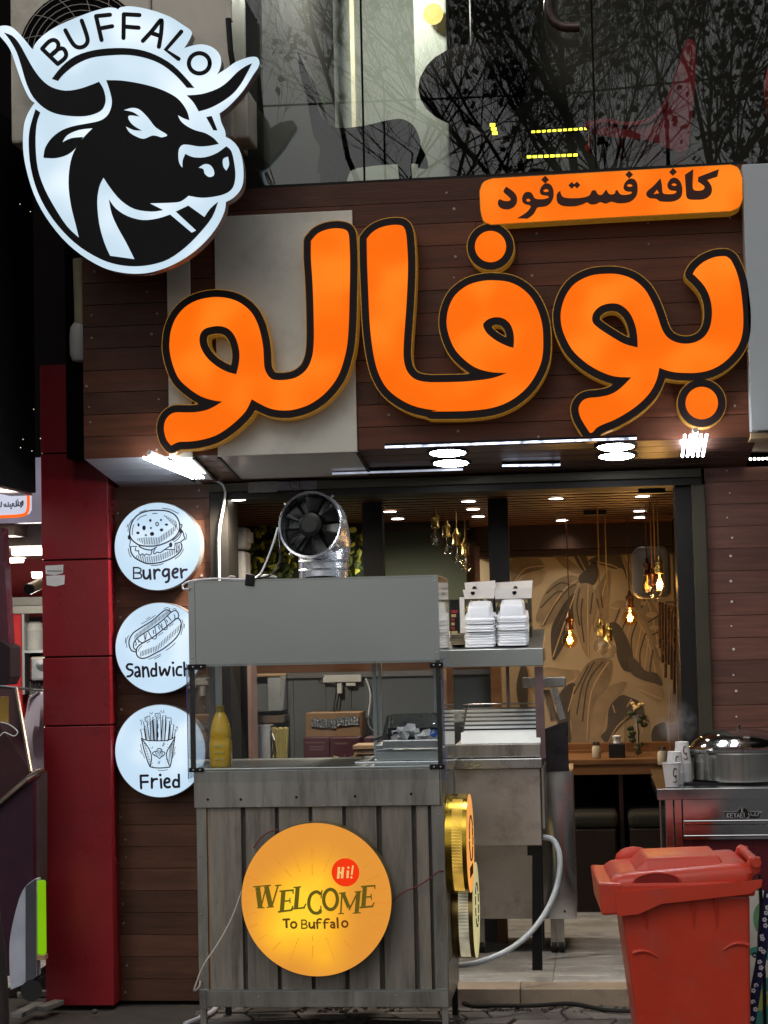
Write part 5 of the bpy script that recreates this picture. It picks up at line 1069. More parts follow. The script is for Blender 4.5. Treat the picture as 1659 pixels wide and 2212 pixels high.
# foam containers
y0, y1 = YS2 + .03, YS2 + .2
fx0, fx1 = X(1003, 1390, YS2 + .03), X(1142, 1390, YS2 + .03); fh = .0115
nst = 11
def foam_lid(z, top, i):
    xm = (fx0 + fx1) / 2 + random.uniform(-.003, .003); jy = random.uniform(-.004, .004); sl = DZ / DY
    t = thing('foam_container', 'white hinged foam container number', 'food container', (xm, y0, z), 'stacked white foam containers on the steel shelf')
    w2 = (fx1 - fx0) / 2; mb = MB()
    for s_ in (-1, 1):
        cx = xm + s_ * w2 * .51; hw = w2 * .475
        lift = (0 if s_ < 0 else .004)
        def ring(k, h, n=6):
            out = []
            for (sx, sy) in ((-1, -1), (1, -1), (1, 1), (-1, 1)):
                for a in range(n):
                    an = math.atan2(sy, sx) - math.pi / 4 + (a / (n - 1)) * math.pi / 2
                    r_ = .018
                    px = sx * (hw - r_ - k) + r_ * math.cos(an); py = sy * ((y1 - y0) / 2 - r_ - k) + r_ * math.sin(an)
                    out.append((cx + px, (y0 + y1) / 2 + jy + py, z + h + lift + sl * py))
            return out
        if top: hs_ = [(0, 0), (0, .010), (.004, .013), (.012, .016), (.016, .055), (.019, .063), (.024, .066), (.028, .060)]
        else: hs_ = [(.002, 0), (0, .002), (0, .008), (.002, .0105), (.014, .0115)]
        rs = [ring(k, h) for k, h in hs_]; N = len(rs[0]); vs_2 = [p for r_ in rs for p in r_]
        fs = [(i_ * N + j, i_ * N + (j + 1) % N, (i_ + 1) * N + (j + 1) % N, (i_ + 1) * N + j) for i_ in range(len(rs) - 1) for j in range(N)] + [tuple(range(N - 1, -1, -1)), tuple(range((len(rs) - 1) * N, len(rs) * N))]
        mb.add(vs_2, fs).build('tray', foam, t, smooth=True); mb = MB()
    MB().box(xm - .012, xm + .012, y0 + .02 + jy, y1 - .02 + jy, z + .001, z + (.013 if top else .008)).build('hinge', foam, t, bevel=.003)
    return t
zb = on_shelf((y0 + y1) / 2) + .002
ords = ['lowest', 'second lowest', 'third from the bottom', 'fourth from the bottom', 'fifth from the bottom', 'middle', 'fifth from the top', 'fourth from the top', 'third from the top', 'second from the top', 'topmost']
for k in range(nst):
    t = foam_lid(zb + k * fh, k == nst - 1, k); t['label'] = 'white hinged foam container, %s of the stack on the steel shelf' % ords[k]
# burger boxes
bk = M('box_black_print', (.045, .038, .025), .6, var=.5, sc=30); gold_print = M('gold_print', (.42, .32, .14), .6, var=.2)
flap = M('box_flap', (.80, .76, .72), .7, var=.05)
def burger_box(a, c, v0, v1, Y, lab, rv):
    t = thing('burger_box', lab, 'food box', tuple(P((a + c) / 2, v1, Y)), 'open burger boxes on the steel shelf')
    x0, x1 = X(a, 1330, Y), X(c, 1330, Y); zt_, zb_ = Z(a, v0, Y), Z(a, v1, Y)
    MB().box(x0, x1, Y, Y + .003, zb_, zt_).build('front', bk, t); MB().box(x0, x1, Y + .12, Y + .123, zb_, zt_).build('back', bk, t)
    MB().box(x0, x0 + .003, Y + .0035, Y + .1195, zb_, zt_).build('side', bk, t); MB().box(x1 - .003, x1, Y + .0035, Y + .1195, zb_, zt_).build('side', bk, t)
    for (yy, dy, h_) in ((Y, -.012, .046), (Y + .12, .004, .085)):
        MB().add([(x0 + .002, yy, zt_), (x1 - .002, yy, zt_), (x1 + .006, yy + dy, zt_ + h_), (x0 - .006, yy + dy, zt_ + h_ * .92)], [(0, 1, 2, 3)]).build('flap', flap, t)
        f_ = MB(); xm = x0 + (x1 - x0) * rv
        f_.lathe((xm, yy + dy * .6 - .002, zt_ + h_ * .6), [(.007, 0), (.010, .0)], 12, Matrix.Rotation(R(90), 3, 'X')); f_.build('stamp', grey_wall, t)
    return t, x0, x1, zt_, zb_
t, x0, x1, zt_, zb_ = burger_box(1004, 1066, 1294, 1388, YS2 + .225, 'open black burger box with gold print, left behind the foam stack', .3)
def brib(t, name, lines, Y, wd=.003, mat=gold_print):
    m_ = MB()
    for l in lines: m_.rib(l, wd, Y)
    m_.build(name, mat, t)
def stroke_word(word, x, z, h, ang=0, sp=.72):
    G = {'B': [[(0, 0), (0, 1), (.5, .9), (.45, .55), (0, .5)], [(.45, .55), (.55, .2), (0, 0)]], 'U': [[(0, 1), (0, .15), (.3, 0), (.55, .15), (.55, 1)]], 'R': [[(0, 0), (0, 1), (.5, .9), (.5, .55), (0, .5)], [(.2, .5), (.55, 0)]],
         'G': [[(.55, .85), (.3, 1), (0, .7), (0, .25), (.3, 0), (.55, .2), (.55, .45), (.3, .45)]], 'E': [[(.5, 1), (0, 1), (0, 0), (.5, 0)], [(0, .5), (.4, .5)]], 'F': [[(.5, 1), (0, 1), (0, 0)], [(0, .5), (.4, .5)]], 'A': [[(0, 0), (.28, 1), (.55, 0)], [(.1, .35), (.45, .35)]],
         'S': [[(.5, .9), (.2, 1), (0, .8), (.1, .55), (.5, .4), (.5, .15), (.25, 0), (0, .1)]], 'T': [[(0, 1), (.55, 1)], [(.28, 1), (.28, 0)]], 'O': [[(.28, 0), (0, .3), (0, .7), (.28, 1), (.55, .7), (.55, .3), (.28, 0)]], 'D': [[(0, 0), (0, 1), (.4, .85), (.55, .5), (.4, .15), (0, 0)]],
         'K': [[(0, 0), (0, 1)], [(.5, 1), (0, .45), (.5, 0)]], 'Y': [[(0, 1), (.28, .5), (.55, 1)], [(.28, .5), (.28, 0)]], 'I': [[(.1, 0), (.1, 1)]], 'N': [[(0, 0), (0, 1), (.5, 0), (.5, 1)]], 'o': [[(.25, 0), (0, .2), (0, .4), (.25, .6), (.5, .4), (.5, .2), (.25, 0)]], 's': [[(.4, .55), (.1, .6), (.05, .4), (.4, .25), (.35, .02), (0, .05)]], ' ': []}
    out = []; ca, sa = math.cos(ang), math.sin(ang)
    for i, c in enumerate(word):
        for l in G.get(c, []):
            out.append([(x + ((px + i * sp / .72 * .8) * ca - pz * sa) * h, z + ((px + i * sp / .72 * .8) * sa + pz * ca) * h) for px, pz in l])
    return out
Yb = YS2 + .2235
xm = (x0 + x1) / 2
brib(t, 'print', [[(x0 + .01, zt_ - .075), (xm, zt_ - .006), (x1 - .01, zt_ - .075)]], Yb, .004)
MB().prism([[(x0 + .03, zt_ - .075), (xm, zt_ - .018), (x1 - .03, zt_ - .075)]], Yb, Yb + .001).build('emblem', gold_print, t)
brib(t, 'lettering', stroke_word('BURGER', x0 + .006, zt_ - .06, .013, .95) + stroke_word('BURGER', xm + .022, zt_ - .006, .013, -.95), Yb, .0026)
t, x0, x1, zt_, zb_ = burger_box(1070, 1148, 1294, 1388, YS2 + .235, 'open black burger box with gold print, right behind the foam stack', .55)
brib(t, 'lettering', stroke_word('FAST FOOD', x0 + .006, zt_ - .035, .016) + stroke_word('BURGER', x0 + .085, zt_ - .02, .014) + stroke_word('BURGER', x1 - .05, zt_ - .13, .02), Yb + .008, .003)
# leaflets and flyers
for k in range(7):
    mb = MB(); x0 = X(972, 1390, YS2 + .06) + random.uniform(0, .006); z0 = on_shelf(YS2 + .1) + .003 + k * .0065
    mb.add([(x0 + dx, YS2 + .04 + dy, z0 + dz + .1 * dy * .8) for dz in (0, .0045) for dx, dy in ((0, 0), (.062, .005), (.058, .1), (-.003, .1))], [(0, 3, 2, 1), (4, 5, 6, 7), (0, 1, 5, 4), (1, 2, 6, 5), (2, 3, 7, 6), (3, 0, 4, 7)])
    solo(mb, 'flat_box', M('flat_box_print', (.17, .14, .09), .7, var=.7, sc=25, rand=.5), '%s folded flat food box left of the foam stack' % ('lowest', 'second', 'third', 'fourth', 'fifth', 'sixth', 'uppermost')[k], 'food box', 'flat boxes piled on the shelf')
t = thing('menu_flyer', 'upright black flyer with coloured print left of the burger boxes', 'flyer', tuple(P(982, 1385, YS2 + .26)))
MB().pb(972, 1295, 993, 1388, YS2 + .26, YS2 + .28).build('sheet', black_plastic, t)
MB().pb(994, 1290, 1004, 1388, YS2 + .25, YS2 + .3).build('spine', paper, t)
for k in range(6): MB().pb(975, 1318 + k * 9, 981 + random.uniform(0, 9), 1324 + k * 9, YS2 + .2585, YS2 + .2595).build('print', gold_print if k % 2 else M('flyer_red', (.25, .02, .03), .6), t)
# heated rack on the worktop
rk = thing('wire_rack', 'steel warming tray with slanted white plates between wire hoops', 'rack', (X(1080, 1637, YS2), 8.3, Z(1080, 1638, YS2)))
MB().pb(983, 1607, 1168, 1636, YS2 + .01, YS2 + .4).build('tray', steel_worn, rk, bevel=.004)
xa, xb = X(1001, 1600, YS2 + .02), X(1167, 1600, YS2 + .02)
plate = M('rack_plate', (.80, .84, .83), .4, var=.08, dirt=((.5, .53, .5), .3, 6))
z0 = Z(1080, 1606, YS2)
MB().add([(xa - .012, YS2 + .012, z0), (xb + .002, YS2 + .012, z0), (xb, YS2 + .03, z0 + .05), (xa - .01, YS2 + .03, z0 + .05)], [(0, 1, 2, 3)]).build('front_plate', plate, rk)
for k in range(6):
    y = YS2 + .05 + k * .05; zz = z0 + .048 + k * .0165
    MB().box(xa, xb - .004 * k, y, y + .004, zz - .03, zz + .008).build('plate', plate, rk, bevel=.001)
    MB().box(xa + .002, xb - .004 * k - .002, y + .006, y + .012, zz - .02, zz + .0155).build('gap_shade', seam_black, rk)  # black strip added as the shade between two plates
    MB().tube(smooth([(xa - .004, y + .02, zz - .03), (xa - .004, y + .02, zz + .026), (xa + .006, y + .02, zz + .03), (xb - .01 - .004 * k, y + .02, zz + .03), (xb - .004 * k, y + .02, zz + .026), (xb - .004 * k, y + .02, zz - .03)], 4, False, (1, 3)), .0022, 6).build('hoop', M('rack_wire', (.16, .16, .16), .35, 1), rk, smooth=True)
y = YS2 + .4; zz = z0 + .16
MB().tube([(xa, y, z0), (xa, y, zz + .0), (xb - .03, y, zz), (xb - .03, y, z0)], .003, 6).build('hoop', steel, rk)
solo(MB().box(X(975, 1540, YS2 + .38), X(1145, 1540, YS2 + .38), YS2 + .36, YS2 + .39, z0 + .075, z0 + .135), 'paper_sheet', M('speckled_paper', (.35, .38, .37), .6, var=.5, sc=40, dirt=((.2, .12, .16), .7, 30)), 'speckled wrapping paper standing behind the wire rack', 'paper', bevel=.008)
# press machine and fridge right of the station
pr = thing('press_machine', 'dark steel press with a slanted arm right of the work station', 'machine', (X(1195, 1665, 8.7), 8.8, Z(1195, 1668, 8.7)))
MB().add([P(*q, 8.7 + d) for d in (0, .35) for q in ((1165, 1578), (1226, 1556), (1229, 1666), (1165, 1668))], [(0, 1, 2, 3), (7, 6, 5, 4), (0, 4, 5, 1), (1, 5, 6, 2), (2, 6, 7, 3), (3, 7, 4, 0)]).build('body', M('press_body', (.055, .05, .056), .3, .6, var=.2), pr, bevel=.004)
MB().pb(1128, 1463, 1222, 1485, 8.72, 8.8).build('head', steel_worn, pr, bevel=.005)
MB().add([P(*q, 8.74 + d) for d in (0, .04) for q in ((1190, 1486), (1203, 1486), (1222, 1552), (1209, 1556))], [(0, 1, 2, 3), (7, 6, 5, 4), (0, 4, 5, 1), (1, 5, 6, 2), (2, 6, 7, 3), (3, 7, 4, 0)]).build('arm', steel, pr)
MB().add([P(*q, 8.76 + d) for d in (0, .04) for q in ((1172, 1490), (1187, 1490), (1206, 1556), (1190, 1560))], [(0, 1, 2, 3), (7, 6, 5, 4), (0, 4, 5, 1), (1, 5, 6, 2), (2, 6, 7, 3), (3, 7, 4, 0)]).build('arm', pale_wood, pr)
YR = 8.9
fr = thing('steel_cabinet', 'low stainless cabinet on castors with a shiny bulged side panel', 'cabinet', (X(1130, 2040, YR), 9.1, FZ))
MB().pb(990, 1700, 1170, 1985, YR, YR + .5).build('front_panel', dirty_sheet, fr, bevel=.003)
zz_a, zz_b = Z(1205, 1985, YR), Z(1205, 1666, YR); xa, xb = X(1171, 1830, YR), X(1241, 1830, YR)
mb = MB(); nu, nv = 10, 14; vsx = []
for j in range(nv + 1):
    for i in range(nu + 1):
        a, b = i / nu, j / nv; vsx.append((xa + (xb - xa) * a, YR - .012 * math.sin(math.pi * a) * math.sin(math.pi * b) ** .7 + .002 * math.sin(7 * b + 3 * a), zz_a + (zz_b - zz_a) * b))
mb.add(vsx, [(j * (nu + 1) + i, j * (nu + 1) + i + 1, (j + 1) * (nu + 1) + i + 1, (j + 1) * (nu + 1) + i) for j in range(nv) for i in range(nu)])
mb.build('bulged_panel', M('bulged_steel', (.52, .52, .53), .2, 1, var=.12, sc=5, dirt=((.25, .26, .28), .5, 5)), fr, smooth=True)
MB().box(xa, xb, YR + .003, YR + .5, zz_a, zz_b).build('body', dirty_sheet, fr)
for u, v in ((1220, 1969), (1000, 1973)): p = P(u, v, YR - .004); MB().ball(p, .006, n=8, m=4).build('screw', black_metal, fr)
wheel = None
for u in (1040, 1197, 1212):
    p = P(u, 2015, YR + .05); MB().cyl((p.x - .013, p.y, FZ + .028), (p.x + .013, p.y, FZ + .028), .028, n=16).build('castor_wheel', rubber, fr, smooth=True)
    MB().box(p.x - .016, p.x + .016, p.y - .015, p.y + .015, FZ + .03, zz_a).build('castor_fork', steel_worn, fr)
# white hose
hp = [(1172, 1808, 8.3), (1195, 1815, 8.3), (1209, 1850, 8.28), (1205, 1905, 8.25), (1185, 1960, 8.22), (1150, 2010, 8.18), (1105, 2048, 8.1), (1060, 2070, 8.02), (1020, 2082, 7.96), (985, 2086, 7.93)]
solo(MB().tube(smooth([tuple(P(u, v, y)) for u, v, y in hp], 5, False), .0125, 10), 'drain_hose', M('hose_white', (.60, .66, .70), .35), 'white flexible hose looping from the work station to the cart', 'hose', smooth=True)
# ================================================================== the food cart
xl_, xr_ = X(428, 1950, YC), X(964, 1950, YC); YB2 = 7.90
zr0, zr1 = Z(690, 2175, YC), Z(690, 2140, YC)
zb0, zb1 = Z(690, 1742, YC), Z(690, 1662, YC)
zh0, zh1 = Z(680, 1432, YC), Z(680, 1252, YC)
xh0, xh1 = X(410, 1345, YC), X(946, 1345, YC)
ct = thing('food_cart', 'steel street food cart with glass case, hood and weathered metal front', 'food cart', ((xl_ + xr_) / 2, 7.62, 0))
# lower body
zs0, zs1 = zr1 - .002, zb0 + .001
MB().box(xl_ + .012, xr_ - .012, YC + .022, YB2 - .01, zr1, zb0).build('inner_box', M('groove_metal', (.085, .077, .068), .6, dirt=((.02, .012, .01), .7, 6)), ct)
for a, b in ((452, 523), (533, 597), (605, 670), (678, 743), (751, 817), (828, 893), (903, 929)):
    x0, x1 = X(a, 1950, YC), X(b, 1950, YC)
    MB().add([(x0 - .003, YC + .02, zs0), (x0 + .001, YC + .004, zs0), (x1 - .001, YC + .004, zs0), (x1 + .003, YC + .02, zs0), (x0 - .003, YC + .02, zs1), (x0 + .001, YC + .004, zs1), (x1 - .001, YC + .004, zs1), (x1 + .003, YC + .02, zs1)],
             [(0, 1, 5, 4), (1, 2, 6, 5), (2, 3, 7, 6)]).build('slat', slat_metal, ct)
for k, (a, b) in enumerate(((427, 449), (936, 964))):
    MB().box(X(a, 1950, YC), X(b, 1950, YC), YC, YC + .04, zr1, zb0).build('corner_post', steel_worn, ct, bevel=.002)
MB().box(X(449, 1950, YC) + .001, X(452, 1950, YC) + .002, YC + .008, YC + .02, zr1, zb0).build('corner_strip', M('orange_strip', (.4, .2, .05), .5), ct)
for k in range(7):
    y0 = YC + .042 + k * .0715
    MB().box(xr_ - .012, xr_ - .002, y0 + .004, y0 + .066, zr1, zb0).build('side_slat', slat_metal, ct)
MB().box(xl_ + .002, xr_, YC - .006, YC + .012, zr0, zr1).build('bottom_rail', steel_worn, ct, bevel=.002)
MB().box(xl_ + .004, xr_ - .004, YC - .008, YC + .02, zr1, zr1 + .006).build('rail_lip', steel_brush, ct)
MB().box(xr_ - .012, xr_ + .002, YC + .013, YB2, zr0, zr1 + .09).build('side_rail', steel_worn, ct, bevel=.002)
MB().box(xl_ - .002, xl_ + .012, YC + .013, YB2, zr0, zr1).build('side_rail', steel_worn, ct)
MB().box(xl_ + .013, xr_ - .013, YC + .02, YB2, zr0 + .01, zr0 + .02).build('bottom_plate', black_metal, ct)
MB().pb(431, 2139, 446, 2180, YC - .011, YC - .0065).build('corner_plate', steel, ct)
for x in (xl_ + .012, xr_ - .016):
    for y in (YC + .02, YB2 - .03): MB().box(x - .012, x + .012, y - .012, y + .012, 0, zr0).build('leg', black_metal if y > 7.6 else steel_worn, ct)
# band
MB().box(xl_ - .008, xr_ - .014, YC - .010, YC + .01, zb0, zb1).build('front_band', steel_worn, ct, bevel=.002)
MB().box(xr_ - .0135, xr_ - .004, YC - .006, YB2, zb0, zb1).build('side_band', steel_worn, ct, bevel=.002)
MB().box(xl_ - .008, xr_ - .004, YC - .012, YB2, zb1, zb1 + .010).build('counter_top', steel_brush, ct, bevel=.002)
bl = black_metal
for (u, v) in ((449, 1727), (520, 1727), (640, 1722), (767, 1720), (888, 1715)):
    p = P(u, v, YC - .010); MB().ball((p.x, YC - .011, p.z), .0055, (1, .6, 1), 10, 6).build('bolt', bl, ct, smooth=True)
for (u, v) in ((560, 1742), (700, 1740), (845, 1737), (560, 2153), (706, 2152), (857, 2150), (566, 2172), (712, 2171), (868, 2168), (438, 2150), (437, 2176), (432, 1850), (434, 1975), (955, 2040), (950, 1760)):
    p = P(u, v, YC); MB().ball((p.x, YC - (.011 if v < 1760 else .007 if v > 2100 else .001), p.z), .0034, (1, .6, 1), 8, 5).build('rivet', steel, ct, smooth=True)
# glass case posts and panes
for (a, b) in ((411, 421), (944, 954)):
    MB().box(X(a, 1550, YC), X(b, 1550, YC), YC - .004, YC + .012, zb1 + .010, zh0).build('case_post', M('post_dark', (.035, .032, .03), .45, .3), ct)
for (a, b, y) in ((466, 479, YB2 - .03), (806, 814, 7.78), (819, 826, 7.80), (938, 946, YB2 - .03)):
    MB().box(X(a, 1550, y), X(b, 1550, y), y, y + .02, zb1 + .010, zh0).build('rear_post', steel_brush, ct)
gp = MB().box(xh0 - .012, xh1 + .016, YC - .0135, YC - .0095, zb1 - .045, zh0 + .004)
gp.build('front_pane', glass_cart, ct)
MB().box(xh1 + .0125, xh1 + .0165, YC - .008, YB2 - .03, zb1 - .03, zh0 + .004).build('side_pane', glass_cart, ct)
MB().box(xh0 - .0125, xh0 - .0085, YC - .008, YB2 - .03, zb1 - .03, zh0 + .004).build('side_pane', glass_cart, ct)
MB().box(xh1 + .0165, xh1 + .0185, YC - .0135, YC - .007, zb1 - .045, zh0 + .006).build('pane_edge', blue_edge, ct)
MB().box(xh0 - .0145, xh0 - .0125, YC - .0135, YC - .007, zb1 - .03, zh0 + .006).build('pane_edge', blue_edge, ct)
for (a, b, c, d) in ((405, 1435, 444, 1447), (928, 1431, 957, 1443), (408, 1659, 440, 1668), (928, 1651, 960, 1662)):
    MB().pb(a, b, c, d, YC - .019, YC - .0138).build('bracket', bl, ct, bevel=.001)
    for q in (.3, .75):
        p = P(a + (c - a) * q, (b + d) / 2, YC - .02); MB().ball(p, .0042, (1, .6, 1), 8, 5).build('screw', steel, ct, smooth=True)
# hood
MB().box(xh0 + .012, xh1 - .012, YC, YC + .006, zh0, zh1).build('hood_front', steel_hood, ct)
MB().box(xh0, xh1, YC + .002, YB2 - .02, zh1 + .001, zh1 + .007).build('hood_top', steel_hood, ct)
MB().box(xh0 + .008, xh1, YB2 - .03, YB2 - .022, zh0, zh1).build('hood_back', steel_hood, ct)
mh = M('hood_mirror', (.62, .64, .66), .12, 1, var=.05, sc=3, bump=.05, bsc=6)
MB().box(xh1 - .006, xh1 + .004, YC + .008, YB2 - .031, zh0, zh1).build('hood_side', mh, ct)
MB().box(xh0 - .004, xh0 + .006, YC + .008, YB2 - .031, zh0, zh1).build('hood_side', mh, ct)
for x0, x1 in ((xh0 - .004, xh0 + .022), (xh1 - .018, xh1 + .004)):
    MB().box(x0, x1, YC - .004, YC - .0005, zh0 + .002, zh1 + .002).build('corner_trim', steel_brush, ct)
    for z_ in (zh0 + .03, zh1 - .02): MB().ball(((x0 + x1) / 2, YC - .004, z_), .004, (1, .5, 1), 8, 5).build('rivet', steel, ct)
MB().box(xh0 + .01, xh1 - .01, YC - .002, YC + .004, zh0 - .006, zh0 - .0005).build('hood_lip', steel_brush, ct)
# things in the glass case
zc = zb1 + .0105
yb_ = M('mustard', (.92, .56, .015), .22, var=.12, coat=.5, spec=.5); yb_.node_tree.nodes['Principled BSDF'].inputs['Subsurface Weight'].default_value = .6; yb_.node_tree.nodes['Principled BSDF'].inputs['Subsurface Radius'].default_value = (.03, .02, .004)
b0 = P(478, 1664, YC + .09)
t = thing('sauce_bottle', 'yellow mustard bottle with ribbed cap in the glass case', 'bottle', (b0.x, b0.y, zc))
def sq(r, z, k=.72, n=24): return [(b0.x + r * math.copysign(abs(math.cos(a)) ** k, math.cos(a)), b0.y + r * .8 * math.copysign(abs(math.sin(a)) ** k, math.sin(a)), zc + z) for a in np.linspace(0, 2 * math.pi, n, endpoint=False)]
prof = [(.040, 0, .6), (.0445, .006, .6), (.045, .10, .6), (.0405, .118, .7), (.043, .124, .7), (.041, .15, .8), (.034, .185, .9), (.024, .21, 1), (.0155, .222, 1)]
rs = [sq(*q) for q in prof]; mb = MB(); N = 24
mb.add([p for r_ in rs for p in r_], [(i * N + j, i * N + (j + 1) % N, (i + 1) * N + (j + 1) % N, (i + 1) * N + j) for i in range(len(rs) - 1) for j in range(N)] + [tuple(range(N - 1, -1, -1)), tuple(range((len(rs) - 1) * N, len(rs) * N))])
mb.build('body', yb_, t, smooth=True)
MB().lathe((b0.x, b0.y, zc + .2215), [(.016, 0), (.016, .004), (.0145, .006), (.0165, .009), (.0145, .012), (.0165, .016), (.0165, .026), (.015, .027)], 18).build('cap', M('mustard_cap', (.42, .27, .02), .4), t, smooth=True)
for i in range(3):
    for j in range(2): MB().box(b0.x - .018 + j * .022, b0.x - .003 + j * .022, b0.y - .0388, b0.y - .0355, zc + .03 + i * .026, zc + .038 + i * .026).build('label_dash', M('pale_yellow', (.75, .6, .2), .5), t)
# steel base plate, trays
mb = MB().pb(765, 1644, 955, 1661, 7.50, 7.85); solo(mb, 'base_tray', steel, 'flat dented steel plate on the cart counter at right', 'tray', bevel=.004)
pt = thing('steel_pan', 'deep steel pan set with a raised lid holding paper and a plastic bag', 'pan', (X(880, 1640, 7.55), 7.6, Z(880, 1644, 7.52)))
MB().pb(813, 1622, 955, 1643, 7.50, 7.8).build('lower_pan', steel_brush, pt, bevel=.004)
MB().pb(811, 1608, 840, 1621, 7.49, 7.8).build('pan_edge', steel, pt, bevel=.004)
MB().pb(826, 1598, 955, 1617, 7.47, 7.49).build('pan_front', steel, pt, bevel=.004)
slab(X(842, 1560, 7.7), X(955, 1560, 7.7), 7.66, Z(890, 1582, 7.66), 7.74, Z(890, 1541, 7.74), .003).build('raised_lid', steel, pt)
MB().add([P(*q) for q in ((836, 1545, 7.7), (842, 1545, 7.7), (832, 1600, 7.5), (822, 1600, 7.5))], [(0, 1, 2, 3)]).build('side_flap', steel, pt)
MB().pb(838, 1572, 952, 1600, 7.66, 7.67).build('dark_inside', seam_black, pt)
for k in range(9):
    c = P(862 + k * 8 + random.uniform(-4, 4), 1586 + random.uniform(-8, 6), 7.53 + random.uniform(0, .04)); s = random.uniform(.02, .034)
    q = [c + Vector((s * math.cos(a) * random.uniform(.6, 1.2), random.uniform(-.02, .02), s * math.sin(a) * random.uniform(.6, 1.1))) for a in np.linspace(0, 6.28, 7)[:-1]]
    cc = c + Vector((0, -.015, 0)); solo(MB().add(q + [cc], [(i, (i + 1) % 6, 6) for i in range(6)]), 'paper_scrap', paper, 'crumpled white paper scrap in the steel pan, %s from the left' % ('first', 'second', 'third', 'fourth', 'fifth', 'sixth', 'seventh', 'eighth', 'ninth')[k], 'paper', 'crumpled papers in the steel pan')
o = MB().cyl(P(846, 1583, 7.56), P(905, 1577, 7.6), .009, n=10); solo(o, 'paper_roll', M('roll_white', (.6, .62, .72), .6), 'white paper roll leaning in the steel pan', 'paper roll', smooth=True)
c = P(937, 1584, 7.56)
t = thing('water_bottle', 'clear plastic water bottle lying in the pan with its blue cap forward', 'bottle', tuple(c))
rx = Matrix.Rotation(R(90), 3, 'X')
MB().lathe(c, [(.016, .0), (.022, -.01), (.036, -.035), (.036, -.15)], 18, rx).build('body', GL('pet', (.82, .9, .97), 1.35, .05), t, smooth=True)
MB().lathe(c, [(.001, .012), (.014, .0125), (.0155, .010), (.0155, -.002)], 18, rx).build('cap', M('blue_cap', (.015, .16, .75), .35), t, smooth=True)
solo(MB().tube(smooth([tuple(P(*q)) for q in ((805, 1600, 7.7), (830, 1590, 7.6), (855, 1583, 7.55), (875, 1584, 7.54))], 4, False), .005, 6), 'tongs_handle', black_plastic, 'long black utensil handle reaching out of the steel pan', 'utensil')
# ---- fan and duct on the hood
YF2 = 7.62
fc = P(669, 1133, YF2 - .06); rr = 73.5 * YF2 / F
fan = thing('duct_fan', 'black bladed axial fan in a steel ring on a bent duct above the cart', 'fan', tuple(P(697, 1250, YF2)))
tilt = Matrix.Rotation(R(-12), 3, 'Z') @ Matrix.Rotation(R(90 - 5), 3, 'X')
dk = Vector((X(697, 1220, YF2 + .1), YF2 + .10, zh1 + .007)); rd = 54 * YF2 / F
prof = [(rr * .93, .0), (rr * .985, .004), (rr, .0), (rr * .995, -.02), (rr * .97, -.035), (rr * .97, -.085), (rr * .93, -.085), (rr * .93, -.03), (rr * .93, .0)]
MB().lathe(fc, prof, 44, tilt, False).build('ring', galv, fan, smooth=True)
back = fc + tilt @ Vector((0, 0, -.15))
MB().lathe(fc + tilt @ Vector((0, 0, -.084)), [(rr * .94, 0), (rr * .8, -.02), (rr * .78, -.06)], 36, tilt, False).build('cone', galv, fan, smooth=True)
MB().lathe(fc + tilt @ Vector((0, 0, -.092)), [(rr * .93, 0), (rr * .6, -.012), (.001, -.02)], 30, tilt, False).build('elbow_light_disc', M('duct_inside_lit', (.80, .88, .84), .45), fan, smooth=True)  # pale disc stands in for the light inside the elbow
e0 = fc + tilt @ Vector((0, 0, -.08)); e1 = Vector((dk.x, dk.y + .04, dk.z + .10))
path = [e0, e0 + tilt @ Vector((0, 0, -.05)), e1 + Vector((0, .04, .06)), e1, Vector((dk.x, dk.y + .02, dk.z))]
pts = smooth([tuple(q) for q in path], 5, False)
MB().tube(pts, rd * 1.15, 28, rd, caps=False).build('elbow', galv, fan, smooth=True)
for zz in (.045, .082): MB().lathe((dk.x, dk.y + .025, dk.z + zz), [(rd * 1.0, -.005), (rd * 1.05, 0), (rd * 1.0, .005)], 30, caps=False).build('seam_ring', galv, fan, smooth=True)
MB().lathe(fc + tilt @ Vector((0, 0, -.012)), [(.035, .016), (.05, .010), (.054, -.0), (.054, -.05)][::-1], 24, tilt).build('hub', black_plastic, fan, smooth=True)
MB().lathe(fc + tilt @ Vector((0, 0, .006)), [(.001, .001), (.034, .0)], 20, tilt).build('hub_cap', M('hub_grey', (.03, .03, .03), .4), fan)
for k in range(6):
    a0 = math.pi / 2 - .12 - k * math.pi / 3; vsx = []
    for i in range(6):
        t_ = i / 5; r_ = .048 + (rr * .9 - .048) * t_; hw = .30 + .05 * t_
        for j in range(5):
            q = (j / 4 * 2 - 1); an = a0 + q * hw * (.95 if t_ < .1 else 1); vsx.append(fc + tilt @ Vector((r_ * math.cos(an), r_ * math.sin(an), -.03 + .018 * q + .004 * q * q)))
    o = MB().add(vsx, [(i * 5 + j, i * 5 + j + 1, (i + 1) * 5 + j + 1, (i + 1) * 5 + j) for i in range(5) for j in range(4)]).build('blade', black_plastic, fan, smooth=True)
    sd = o.modifiers.new('thick', 'SOLIDIFY'); sd.thickness = .004
for k, an in enumerate((R(52), R(142), R(232), R(322))):
    d = Vector((math.cos(an), math.sin(an), 0)); MB().cyl(fc + tilt @ (d * .05 + Vector((0, 0, -.058))), fc + tilt @ (d * rr * .95 + Vector((0, 0, -.055))), .006, n=8).build('strut', black_metal, fan)
    MB().cyl(fc + tilt @ (d * rr * .97 + Vector((0, 0, -.02))), fc + tilt @ (d * rr * 1.1 + Vector((0, 0, -.02))), .005, n=8).build('clip', steel, fan)
mb = MB().box(-.018, .018, -.012, .012, -.024, .024); p = P(540, 1253, YC - .005)
mb.v = [tuple(Matrix.Rotation(R(7), 3, 'Y') @ Vector(v) + p) for v in mb.v]
